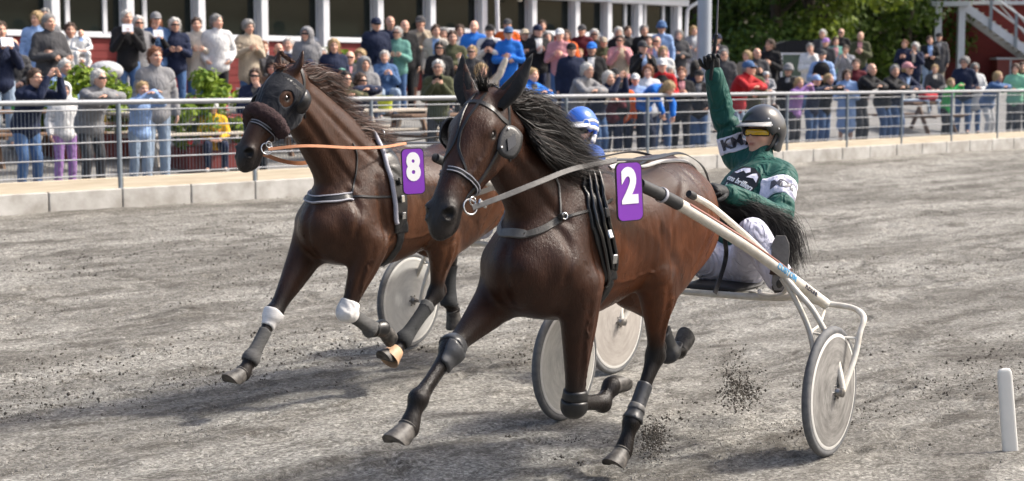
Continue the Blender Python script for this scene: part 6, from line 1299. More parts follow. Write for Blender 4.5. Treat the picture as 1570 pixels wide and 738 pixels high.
# whip and reins
w = thing('driving_whip', 'long thin whip held upright in the green driver\'s raised glove', 'whip', tuple(FR2.o), FR2.rz)
gr = np.array((-.765, -.262, 2.055)); mb = MB(); mb.tube([gr + V3(-.008, -.02, -.14), gr, gr + V3(.006, .02, .12)], .011, 8); mb.build('grip', gloveblk, w, smooth=True)
mb = MB(); mb.tube(np.array([gr + V3(.006, .02, .10), gr + V3(.0, .03, .5), gr + V3(-.02, .04, 1.15)]), [.006, .0045, .003], 6); mb.build('rod', pm('whip_rod', (.10, .10, .11), rough=.4), w, smooth=True)
hx = V3(-.035, .085, 1.345)
for y in (-1, 1):
    free_strap(H2, 'driving_rein', [V3(1.08, y * .14, 1.545), V3(.75, y * .15, 1.535), V3(.42, y * .13, 1.55), V3(.20, y * .10 + .02, 1.50), V3(.06, y * .06 + .04, 1.44), hx + V3(.02, .01 * y, .0)], .022, leather, n=(0, y * .5, 1), t=.004)
free_strap(H2, 'rein_end', [hx, V3(-.08, .12, 1.22), V3(-.11, .14, 1.06), P2(1112, 400, .10), P2(1096, 450, .14)], .026, leather, n=(.8, .6, 0), t=.004)
D8 = J0(pelvis=(-.50, 0, .90), chest=(-.74, 0, 1.24), neck=(-.865, 0, 1.41), head=(-.905, 0, 1.545), fwd=(.98, .10, .0), up=(-.1, 0, 1),
    shL=(-.80, .185, 1.36), elL=(-.50, .27, 1.17), wrL=(-.22, .10, 1.26), haL=(-.13, .07, 1.28), pnL=(.1, -.6, -.8), curlL=1.15,
    shR=(-.80, -.185, 1.36), elR=(-.50, -.27, 1.17), wrR=(-.22, -.10, 1.26), haR=(-.13, -.07, 1.28), pnR=(.1, .6, -.8), curlR=1.15,
    hipL=(-.48, .10, .89), knL=(-.19, .26, 1.10), anL=(-.25, .40, .86), toeL=(-.20, .42, 1.03), soleL=(.92, .35, .05),
    hipR=(-.48, -.10, .89), knR=(-.19, -.26, 1.10), anR=(-.25, -.40, .86), toeR=(-.20, -.42, 1.03), soleR=(.92, -.35, .05))
driver8, jk8, fk8 = make_driver(FR8, D8, 'sulky driver with blue and white striped helmet behind the horses', cloth('driver_blue', (.02, .08, .32), rough=.6), whitecloth, helm_blue, True, False)
for y in (-1, 1): free_strap(H8, 'driving_rein', [V3(1.24, y * .13, 1.53), V3(.9, y * .15, 1.525), V3(.55, y * .13, 1.54), V3(.3, y * .11, 1.47), V3(-.12, y * .06, 1.29)], .022, leather, n=(0, y * .5, 1), t=.004)
# ================================================================== crowd
# skin varies a little from person to person
_nt = skin_mat.node_tree; _b = _nt.nodes['Principled BSDF']; _src = _b.inputs['Base Color'].links[0].from_socket; _oi = NN(_nt, 'ShaderNodeObjectInfo'); _mr = NN(_nt, 'ShaderNodeMapRange'); _mr.inputs[3].default_value = .95; _mr.inputs[4].default_value = 1.35
_nt.links.new(_oi.outputs['Random'], _mr.inputs[0]); _vm = NN(_nt, 'ShaderNodeVectorMath', operation='SCALE'); _nt.links.new(_src, _vm.inputs[0]); _nt.links.new(_mr.outputs[0], _vm.inputs['Scale']); _nt.links.new(_vm.outputs[0], _b.inputs['Base Color'])
COLR = dict(navy=(.012, .019, .05), black=(.014, .014, .016), grey=(.22, .22, .23), dkgrey=(.06, .06, .065), white=(.66, .66, .66), cream=(.60, .54, .46), blue=(.02, .17, .62), ltblue=(.27, .40, .66), denim=(.07, .14, .29), teal=(.15, .34, .29), olive=(.075, .08, .04), beige=(.44, .37, .28), red=(.42, .015, .02), maroon=(.10, .01, .018), pink=(.56, .27, .29), purple=(.36, .20, .47), green=(.04, .40, .09), mint=(.24, .55, .37), yellow=(.74, .42, .02), orange=(.75, .13, .02), brown=(.10, .06, .04), ltdenim=(.28, .36, .47), stripe=(.55, .55, .55), khaki=(.30, .26, .20))
HAIRC = dict(grey=(.30, .29, .28), white=(.66, .64, .61), blond=(.48, .33, .16), brown=(.08, .043, .025), dark=(.018, .013, .011), ginger=(.22, .08, .03))
def cmat(c):
    if c == 'stripe': return cloth('cloth_stripe', COLR['stripe'], stripe=((.05, .06, .1), 14))
    return cloth('cloth_' + c, COLR[c])
def hmat(c): return pm('hair_' + c, HAIRC[c], rough=.6, var=.45, vs=40, bs=.6, bsc=70, bd=.01)
def pose(kind, sc=1.0, hy=0.0):
    """joints for a 1.75 m figure facing +x, feet at z = 0"""
    J = J0(pelvis=(0, 0, .96), chest=(.01, 0, 1.28), neck=(.0, 0, 1.465), head=(.025, 0, 1.625), shL=(0, .175, 1.41), shR=(0, -.175, 1.41), elL=(-.02, .245, 1.13), elR=(-.02, -.245, 1.13), wrL=(.06, .255, .90), wrR=(.06, -.255, .90), haL=(.085, .25, .82), haR=(.085, -.25, .82), pnL=(0, -1, 0), pnR=(0, 1, 0),
        hipL=(0, .09, .90), hipR=(0, -.09, .90), knL=(.02, .10, .49), knR=(.03, -.11, .49), anL=(-.01, .11, .085), anR=(.0, -.13, .085), toeL=(.13, .13, .04), toeR=(.14, -.16, .04), cu=.5)
    S = lambda **k: J.update({a: np.array(b, float) for a, b in k.items()})
    both = lambda el, wr, ha, pn: S(elL=el, wrL=wr, haL=ha, pnL=pn, elR=np.array(el) * V3(1, -1, 1), wrR=np.array(wr) * V3(1, -1, 1), haR=np.array(ha) * V3(1, -1, 1), pnR=np.array(pn) * V3(1, -1, 1))
    if kind == 'clap': both((.05, .25, 1.13), (.26, .085, 1.24), (.33, .045, 1.28), (0, -1, .1)); J['cu'] = .15
    elif kind == 'claphigh': both((.16, .25, 1.16), (.29, .09, 1.40), (.32, .05, 1.48), (0, -1, 0)); J['cu'] = .1
    elif kind == 'fold': S(elL=(.07, .26, 1.13), wrL=(.20, .02, 1.17), haL=(.19, -.07, 1.19), pnL=(-1, 0, 0), elR=(.07, -.26, 1.12), wrR=(.235, -.02, 1.13), haR=(.21, .08, 1.13), pnR=(-1, 0, 0))
    elif kind == 'phone': both((.10, .23, 1.14), (.27, .075, 1.36), (.29, .05, 1.44), (-.4, -1, 0)); J['cu'] = .6
    elif kind == 'read': both((.08, .24, 1.12), (.26, .10, 1.19), (.32, .07, 1.21), (-.2, -.7, .5)); J['cu'] = .6
    elif kind == 'cheer': both((.06, .30, 1.58), (.10, .40, 1.83), (.11, .42, 1.91), (1, 0, 0)); J['cu'] = 1.1
    elif kind == 'face': S(elL=(.13, .20, 1.16), wrL=(.17, .06, 1.44), haL=(.16, .02, 1.52), pnL=(-1, 0, .2), elR=(.10, -.25, 1.11), wrR=(.22, .0, 1.16), haR=(.20, .08, 1.18), pnR=(-1, 0, 0))
    elif kind in ('lean', 'railclap'):
        S(pelvis=(-.10, 0, .94), chest=(.06, 0, 1.23), neck=(.15, 0, 1.38), head=(.20, 0, 1.53), shL=(.12, .175, 1.33), shR=(.12, -.175, 1.33), hipL=(-.10, .09, .89), hipR=(-.10, -.09, .89)); r = 1.20 / sc
        if kind == 'lean': S(elL=(.36, .24, r), wrL=(.43, -.01, r + .01), haL=(.42, -.10, r + .015), pnL=(0, 0, -1), elR=(.35, -.24, r), wrR=(.40, .02, r + .03), haR=(.39, .10, r + .04), pnR=(0, 0, -1))
        else: S(elL=(.34, .30, r), wrL=(.36, .27, r + .24), haL=(.38, .23, r + .32), pnL=(0, -1, 0), elR=(.34, -.04, r), wrR=(.36, .09, r + .24), haR=(.38, .13, r + .32), pnR=(0, 1, 0)); J['cu'] = .1
    elif kind == 'railkid':
        r = 1.21 / sc; S(chest=(.06, 0, 1.28), neck=(.08, 0, 1.46), head=(.12, 0, 1.61), shL=(.07, .165, 1.40), shR=(.07, -.165, 1.40), elL=(.28, .24, min(r - .02, 1.38)), wrL=(.42, .02, r + .02), haL=(.42, -.06, r + .03), pnL=(0, 0, -1), elR=(.27, -.24, min(r - .02, 1.38)), wrR=(.40, .01, r + .04), haR=(.40, .09, r + .05), pnR=(0, 0, -1))
    elif kind == 'over':                                   # bent right over the rail
        r = 1.2 / sc; S(pelvis=(-.12, 0, .98), chest=(.18, 0, 1.22), neck=(.36, 0, 1.28), head=(.50, 0, 1.27), shL=(.30, .165, 1.25), shR=(.30, -.165, 1.25), elL=(.46, .16, 1.02), wrL=(.52, .10, .80), haL=(.53, .09, .72), elR=(.42, -.2, 1.05), wrR=(.48, -.14, .85), haR=(.49, -.13, .77), hipL=(-.12, .09, .92), hipR=(-.12, -.09, .92)); J['fwd'] = V3(.75, .35, -.6)
    elif kind in ('sit', 'sitclap', 'sitphone'):
        dz = -.43; T = lambda q: np.array(q) + V3(-.02, 0, dz)
        for k_ in ('pelvis', 'chest', 'neck', 'head', 'shL', 'shR', 'elL', 'elR', 'wrL', 'wrR', 'haL', 'haR'): J[k_] = T(J[k_])
        S(hipL=(0, .10, .50), hipR=(0, -.10, .50), knL=(.42, .15, .52), knR=(.42, -.16, .52), anL=(.40, .14, .085), anR=(.38, -.15, .085), toeL=(.53, .16, .04), toeR=(.51, -.18, .04))
        if kind == 'sit': both((.10, .24, .72), (.32, .10, .64), (.38, .04, .62), (0, -.5, -1))
        elif kind == 'sitclap': both((.08, .24, .72), (.26, .08, .86), (.31, .045, .92), (0, -1, 0))
        else: both((.10, .23, .72), (.27, .075, .93), (.29, .05, 1.0), (-.4, -1, 0))
    elif kind == 'hold': S(elL=(.08, .26, 1.13), wrL=(.27, .12, 1.12), haL=(.30, .05, 1.14), pnL=(-1, 0, .5), elR=(.06, -.27, 1.12), wrR=(.24, -.20, 1.16), haR=(.28, -.13, 1.20), pnR=(0, 1, .2))
    elif kind == 'pocket': S(elL=(-.08, .27, 1.14), wrL=(.08, .20, .99), haL=(.12, .16, .95), elR=(-.08, -.27, 1.14), wrR=(.08, -.20, .99), haR=(.12, -.16, .95))
    if 'fwd' not in J: J['fwd'] = V3(math.cos(hy), math.sin(hy), .02)
    return J
CACHE = {}
def cached(key, fn):
    if key not in CACHE: CACHE[key] = fn()
    return CACHE[key]
def inst(name, me, mat, parent):
    o = bpy.data.objects.new(name, me); COL.objects.link(o); o.parent = parent
    if mat is not None:
        if not me.materials: me.materials.append(None)
        o.material_slots[0].link = 'OBJECT'; o.material_slots[0].material = mat
    return o
def pop(o):
    me = o.data; bpy.data.objects.remove(o); return me
def fmesh(f, name, sm=1): V, Q = f.mesh(sm); return bulk_mesh(name, V, Q)
# headgear and hair in the head's own frame
def head_part(kind):
    f = Field((-.26, -.26, -.32), (.28, .26, .24), .011); C = lambda *a, **k: f.ell(*a, carve=True, **k); I = np.eye(3)
    def face(): f.ell((.142, 0, -.03), (.118, .15, .135), k=.012, carve=True)
    def ears(): f.ell((.0, 0, -.135), (.072, .16, .138), k=.012, carve=True)
    if kind == 'short': f.ell((-.016, 0, .034), (.106, .087, .104), k=.01); f.ell((-.055, 0, -.03), (.062, .076, .065), k=.03); face(); ears()
    elif kind == 'bald': f.ell((-.03, 0, -.012), (.083, .083, .052), k=.01); f.ell((.09, 0, -.02), (.095, .13, .12), k=.02, carve=True)
    elif kind == 'bob': f.ell((-.02, 0, .036), (.116, .100, .110), k=.01); f.limb([(-.05, 0, .0, .098, .075), (-.06, 0, -.09, .094, .055)], k=.03); face(); f.ell((.06, 0, -.10), (.085, .066, .14), k=.02, carve=True)
    elif kind == 'long': f.ell((-.018, 0, .034), (.113, .096, .108), k=.01); f.limb([(-.055, 0, .0, .094, .07), (-.075, 0, -.14, .10, .05), (-.085, 0, -.26, .085, .035)], k=.03); face(); f.ell((.06, 0, -.12), (.09, .066, .16), k=.02, carve=True)
    elif kind == 'curly':
        f.ell((-.016, 0, .045), (.122, .104, .112), k=.01); r = np.random.default_rng(3)
        for _ in range(46): d = nrm(r.normal(0, 1, 3) * V3(1, 1, .8) + V3(-.3, 0, .5)); f.ell(V3(-.016, 0, .045) + d * V3(.114, .098, .103), (.026,) * 3, k=.010)
        face(); ears()
    elif kind == 'cap':
        f.ell((-.012, 0, .045), (.113, .094, .098), k=.01); f.ell((0, 0, -.075), (.16, .16, .10), k=.006, carve=True); f.limb([(.07, 0, .035, .075, .008), (.13, 0, .030, .070, .007), (.165, 0, .018, .050, .006)], k=.008)
    elif kind == 'straw': f.ell((-.012, 0, .06), (.108, .092, .090), k=.01); f.ell((0, 0, .048), (.205, .19, .014), k=.02)
    elif kind == 'bucket': f.ell((-.012, 0, .055), (.113, .096, .090), k=.01); f.limb([(-.005, 0, .085, .105, .115), (0, 0, .045, .125, .135)], k=.01); f.ell((0, 0, -.035), (.15, .15, .075), k=.005, carve=True)
    elif kind == 'beanie': f.ell((-.015, 0, .045), (.116, .098, .105), k=.01); f.ell((.115, 0, -.06), (.10, .10, .10), k=.01, carve=True); f.ell((0, 0, -.125), (.16, .16, .10), k=.01, carve=True)
    elif kind == 'hood': f.ell((-.02, 0, .03), (.135, .118, .125), k=.01); f.limb([(-.05, 0, -.02, .11, .10), (-.04, 0, -.15, .13, .11)], k=.04); f.ell((.12, 0, -.03), (.10, .078, .115), k=.02, carve=True)
    elif kind == 'back': f.ell((-.05, 0, -.005), (.075, .083, .075), k=.01)
    V, Q = f.mesh(1)
    if kind in ('short', 'bob', 'long', 'back', 'bald'):      # tousled locks
        r = np.random.default_rng(len(kind)); c = V3(-.02, 0, .0); d = V - c; d /= np.linalg.norm(d, axis=1)[:, None]; an = np.arctan2(d[:, 1], d[:, 2]) * 3.2; w = vnoise(an + 40, V[:, 0] * 22 + 40, 1.9, 31) * .011 + vnoise(V[:, 1] * 60 + 50, V[:, 2] * 60 + V[:, 0] * 30 + 50, 1.0, 32) * .006; V = V + d * w[:, None]
    if kind in ('short', 'bob', 'long', 'curly'):             # loose strands that break the outline
        r = np.random.default_rng(5); mb = MB(); pk = r.choice(len(V), 420); paths = []
        for i in pk:
            p = V[i]; n_ = nrm(p - V3(-.02, 0, .02)); fl_ = nrm(V3(-.25, .6 * p[1] / .08, -.75) + r.normal(0, .55, 3)); fl_ = nrm(fl_ - n_ * (fl_ @ n_) * .9); Ls = r.uniform(.025, .055) * (1.5 if kind in ('long', 'bob') else 1)
            paths.append(([p - n_ * .002, p + n_ * .006 + fl_ * Ls * .35, p + n_ * .008 + fl_ * Ls * .7, p + n_ * .004 + fl_ * Ls], n_ + r.normal(0, .5, 3)))
        hair_strands(paths, .0028, mb); return pop(mesh_obj(kind, np.vstack([V, np.array(mb.v)]), [tuple(q) for q in Q] + [tuple(i + len(V) for i in q) for q in mb.f], hmat('brown'), None, True))
    return bulk_mesh(kind, V, Q)
JH = J0(head=(0, 0, 0), fwd=(1, 0, 0))
def glasses_mesh():
    o = wrap_lens(JH, None, None, 'sunglasses', hgt=.032, rad=.108, span=60, c0=.010, t=.003); return pop(o)
shade = pm('shade_lens', (.010, .010, .012), rough=.12); clearm = pm('spectacle_frame', (.04, .035, .035), rough=.3)
def spec_mesh():
    mb = MB()
    for y in (-1, 1): mb.tube([V3(.105, y * .034, .008) + V3(-.004 * abs(math.cos(a)), .024 * math.cos(a), .018 * math.sin(a)) for a in np.linspace(0, 6.283, 13)[:-1]], .0032, 5, closed=True); mb.tube([(.104, y * .058, .012), (.0, y * .084, .012)], .003, 5)
    mb.tube([(.108, -.012, .010), (.108, .012, .010)], .003, 5); return pop(mb.build('spectacles', clearm, None, smooth=True))
shoe_dark = pm('shoe_dark', (.025, .024, .024), rough=.6); shoe_pale = pm('shoe_pale', (.5, .5, .5), rough=.6); paper = pm('race_card', (.70, .73, .80), rough=.6, var=.1); phone_m = pm('phone_black', (.01, .01, .012), rough=.15)
def person(px, py, H, pk, top, bot, hair, ex='', b=None, label=None):
    hy = ((hash_(px * 7 + py) % 5) - 2) * .17; long_ = 'coat' in ex; short = 'tee' in ex; skirt = 'skirt' in ex; shorts = 'shorts' in ex; child = H < 1.5; sc = H / 1.75
    if 'right' in ex: hy = .9
    if 'left' in ex: hy = -.7
    rail = pk in ('lean', 'railclap', 'railkid', 'over')
    topz = {'lean': 1.645, 'railclap': 1.645, 'sit': 1.31, 'sitclap': 1.31, 'sitphone': 1.31, 'railkid': 1.73, 'over': 1.36}.get(pk, 1.745) * sc
    if b is None:
        if rail: b = .42 if pk != 'railkid' else .46
        else:
            lo, hi = .7, 10.0
            g = lambda q: pix_at(px, py, FPt(a_of(px, q), q)[1])[2] - yard_z(q) - topz
            for _ in range(30):
                mid = (lo + hi) / 2
                if g(mid) > 0: lo = mid
                else: hi = mid
            b = min((lo + hi) / 2, 7.9)
    a = a_of(px, b); p = FPt(a, b, yard_z(b)); zt = pix_at(px, py, p[1])[2]
    if rail:                                               # leaners: head sits forward of the feet; size follows the head height
        H2_ = (zt - p[2]) / topz * H; H = min(max(H2_, H * .86), H * 1.12); sc = H / 1.75
    elif b in (.7,) or abs((zt - p[2]) - topz) > .02: H = min(max((zt - p[2]) / topz * H, H * .88), H * 1.12); sc = H / 1.75
    scq = round(sc * 14) / 14 if rail else 1.0; key = (pk, scq if rail else 0, round(hy, 2)); J = cached(('J',) + key, lambda: pose(pk, scq if rail else 1, hy))
    face = math.atan2(NF[1], NF[0]) if rail else math.atan2(-p[1] + 9, 1.0 - p[0]) + ((hash_(px * 3 + py * 5) % 7) - 3) * .07
    if 'away' in ex: face += 2.4
    root = thing('person', label, 'person', tuple(p), face, 'spectators watching the race'); root.scale = (sc * (1.06 if child else 1), sc * (1.06 if child else 1), sc)
    kids = 1.0
    body = cached(('body',) + key, lambda: pop(make_body(J, None, h=.0125, curlL=J['cu'], curlR=J['cu']))); inst('body', body, None, root)
    hem = J['pelvis'] + (J['knL'] + J['knR'] - J['hipL'] - J['hipR']) / 2 * (.55 if long_ else .16)
    fat = 1.0 + .10 * (hash_(px + py * 11) % 3) * (0 if child else 1); puff = 'puffer' in ex
    tm = cached(('top', long_, short, fat, puff) + key, lambda: fmesh(top_field(J, .0165, slack=.03 if puff else .020, hem=hem, sleeve=.5 if short else 1, fat=fat, collar=not short, hood='hoodie' in ex, seed=len(CACHE)), 'top', 2))
    nm = 'coat' if long_ else 'shirt' if short else 'jacket'; tp = inst(nm, tm, cmat(top), root)
    if not short and 'vest' not in ex and 'hoodie' not in ex and hash_(px * 13 + py) % 5 < 2 and px not in (238, 77, 334, 140, 780, 270, 382):
        wd = (.034, .045, .055)[hash_(px + py * 3) % 3]; pmesh = cached(('front', wd, long_, fat, puff) + key, lambda: front_panel(tm, J, wd))
        if pmesh is not None: inst('shirt_front', pmesh, cmat(('white', 'ltblue', 'pink', 'dkgrey', 'cream', 'navy', 'grey')[hash_(px * 5 + py) % 7]), root)
    if 'vest' in ex:
        vm = cached(('vest', fat) + key, lambda: vest_mesh(J, fat, hem)); inst('vest', vm, cmat(ex.split('vest:')[1].split()[0]), root)
    if skirt: bm_ = cached(('skirt',) + key, lambda: skirt_mesh(J)); inst('skirt', bm_, cmat(bot), root)
    else: bm_ = cached(('bot', shorts, fat) + key, lambda: fmesh(bottom_field(J, .0165, length=.5 if shorts else 1, fat=fat, seed=len(CACHE)), 'trousers', 2)); inst('shorts' if shorts else 'trousers', bm_, cmat(bot), root)
    for q in 'LR': sm = cached(('shoe', q) + key, lambda: pop(shoe_obj(J, q, shoe_dark, None))); inst('shoe', sm, shoe_pale if (px + py) % 3 == 0 else shoe_dark, root)
    F_, S_, U_ = head_frame(J['fwd'], J.get('up', (0, 0, 1))); hm = frame_matrix(J['head'], F_, S_, U_); hk = 1.0
    def onhead(name, me, mat): o = inst(name, me, mat, root); o.matrix_local = hm; return o
    hs, hc = hair.split(':') if ':' in hair else (hair, 'brown')
    if hs in ('short', 'bald', 'bob', 'long', 'curly'): onhead('hair', cached(('hair', hs), lambda: head_part(hs)), hmat(hc))
    if hs == 'long' or hs == 'bob' or hs == 'short' or hs == 'bald' or hs == 'curly': pass
    for hat in ('cap', 'straw', 'bucket', 'beanie', 'hood'):
        if hat + ':' in ex:
            c = ex.split(hat + ':')[1].split()[0]; onhead({'straw': 'straw_hat', 'bucket': 'bucket_hat'}.get(hat, hat), cached(('hat', hat), lambda: head_part(hat)), cmat(c))
            if hs == 'none' and hat != 'hood': onhead('hair', cached(('hair', 'back'), lambda: head_part('back')), hmat(hc if ':' in hair else 'brown'))
    if 'shades' in ex: onhead('sunglasses', cached('shades', glasses_mesh), shade)
    if 'specs' in ex: onhead('spectacles', cached('specs', spec_mesh), clearm)
    if 'card' in ex:
        c = (J['haL'] + J['haR']) / 2 + V3(.02, 0, .02); mb = MB(); mb.box((-.004, -.085, -.06), (.004, .085, .075), rot=np.array(Matrix.Rotation(R(-25), 3, 'Y')), org=c); o = mb.build('race_card', paper, None); o.parent = None; mat_on(o, root, label, 'card', 'race card')
    if 'mobile' in ex:
        c = (J['haL'] + J['haR']) / 2 + V3(.02, 0, .03); mb = MB(); mb.box((-.005, -.075, -.036), (.005, .075, .036), org=c, bev=.004); mat_on(mb.build('phone', phone_m, None), root, label, 'phone', 'phone')
    return root
def mat_on(o, root, label, cat, word):
    """a thing held in someone's hands: its own top-level object at its place"""
    bpy.context.view_layer.update(); o.matrix_world = Matrix.Translation(root.location) @ Matrix.Rotation(root.rotation_euler[2], 4, 'Z') @ Matrix.Diagonal((*root.scale, 1)); who = label.replace('spectator ', '').split(',')[0]
    tag(o, ('pale ' if cat == 'card' else 'black ') + word + ' held by the spectator ' + ' '.join(who.split()[:8]), cat, 'things spectators hold')
def hash_(n): n = int(n) * 2654435761 % 4294967296; return (n >> 7)
def front_panel(me, J, wd):
    """the strip of shirt seen where a jacket hangs open"""
    n = len(me.vertices); V = np.empty(n * 3, np.float32); me.vertices.foreach_get('co', V); V = V.reshape(-1, 3).astype(float); N_ = np.empty(n * 3, np.float32); me.vertices.foreach_get('normal', N_); N_ = N_.reshape(-1, 3).astype(float); Q = np.empty(len(me.loops), np.int32); me.loops.foreach_get('vertex_index', Q); Q = Q.reshape(-1, 4)
    ax = J['neck'] - J['pelvis']; t = (V - J['pelvis']) @ ax / (ax @ ax); d = np.linalg.norm(V - J['pelvis'] - t[:, None] * ax, axis=1); m = (N_[:, 0] > .15) & (np.abs(V[:, 1]) < wd + .045 * np.clip(t - .45, 0, 1)) & (t > .42 + .35 * (wd < .04)) & (t < 1.04) & (d < .19)
    q = Q[m[Q].all(1)]
    if len(q) < 8: return None
    u, inv = np.unique(q, return_inverse=True); return bulk_mesh('shirt_front', V[u] + N_[u] * .006, inv.reshape(-1, 4))
def vest_mesh(J, fat, hem):
    f = Field((-.35, -.4, .5), (.4, .4, 1.65), .0165); side = V3(0, 1, 0); a = .032
    f.limb([(*lerp(J['chest'], J['neck'], .85), .10, .09), (*lerp(J['chest'], J['neck'], .45), .165 * fat, .118 * fat), (*J['chest'], .165 * fat + a, .115 * fat + a), (*lerp(J['pelvis'], J['chest'], .5), .152 * fat + a, .112 * fat + a), (*hem, .165 * fat + a, .12 * fat + a)], k=.02, ref=side); return fmesh(f, 'vest', 2)
def skirt_mesh(J):
    f = Field((-.4, -.4, .3), (.4, .4, 1.15), .02); f.limb([(*(J['pelvis'] + V3(0, 0, .05)), .15, .11), (*J['pelvis'], .17, .13), (*(J['pelvis'] - V3(0, 0, .25)), .20, .165), (*(J['pelvis'] - V3(0, 0, .46)), .225, .19)], k=.02); return fmesh(f, 'skirt', 2)
WORDS = dict(ltblue='light blue', dkgrey='dark grey', ltdenim='pale denim', stripe='striped')
def say(c): return WORDS.get(c, c)
def auto_label(px, py, H, pk, top, bot, hair, ex, where):
    who = 'child' if H < 1.5 else 'spectator'; g = 'coat' if 'coat' in ex else 'T-shirt' if 'tee' in ex else 'puffer jacket' if 'puffer' in ex else 'hoodie' if 'hoodie' in ex else 'top'
    bits = []
    hs, hc = (hair.split(':') + [''])[:2] if ':' in hair else (hair, '')
    for hat in ('cap', 'straw', 'bucket', 'beanie', 'hood'):
        if hat + ':' in ex: bits.append(say(ex.split(hat + ':')[1].split()[0]) + {'cap': ' cap', 'straw': ' straw hat', 'bucket': ' bucket hat', 'beanie': ' knitted hat', 'hood': ' hood'}[hat])
    if not bits: bits.append({'bald': 'thin ' + hc + ' hair', 'short': 'short ' + hc + ' hair', 'bob': hc + ' bob', 'long': 'long ' + hc + ' hair', 'curly': 'curly ' + hc + ' hair'}.get(hs, ''))
    if 'shades' in ex: bits.append('sunglasses')
    act = {'clap': 'clapping', 'claphigh': 'clapping high', 'fold': 'arms folded', 'phone': 'hands raised', 'read': 'hands together', 'cheer': 'both arms raised', 'face': 'hand at chin', 'lean': 'leaning on the rail', 'railclap': 'clapping over the rail', 'railkid': 'holding the rail', 'over': 'bent over the rail', 'sit': 'seated', 'sitclap': 'seated clapping', 'sitphone': 'seated with raised hands', 'hold': 'arms bent', 'pocket': 'hands in pockets'}.get(pk, 'standing')
    if (px, py) == (962, 41): where = 'at the right-hand glazing'
    return ('%s in %s %s, %s, %s %s' % (who, say(top), g, ' and '.join(q for q in bits if q), act, where)).strip()
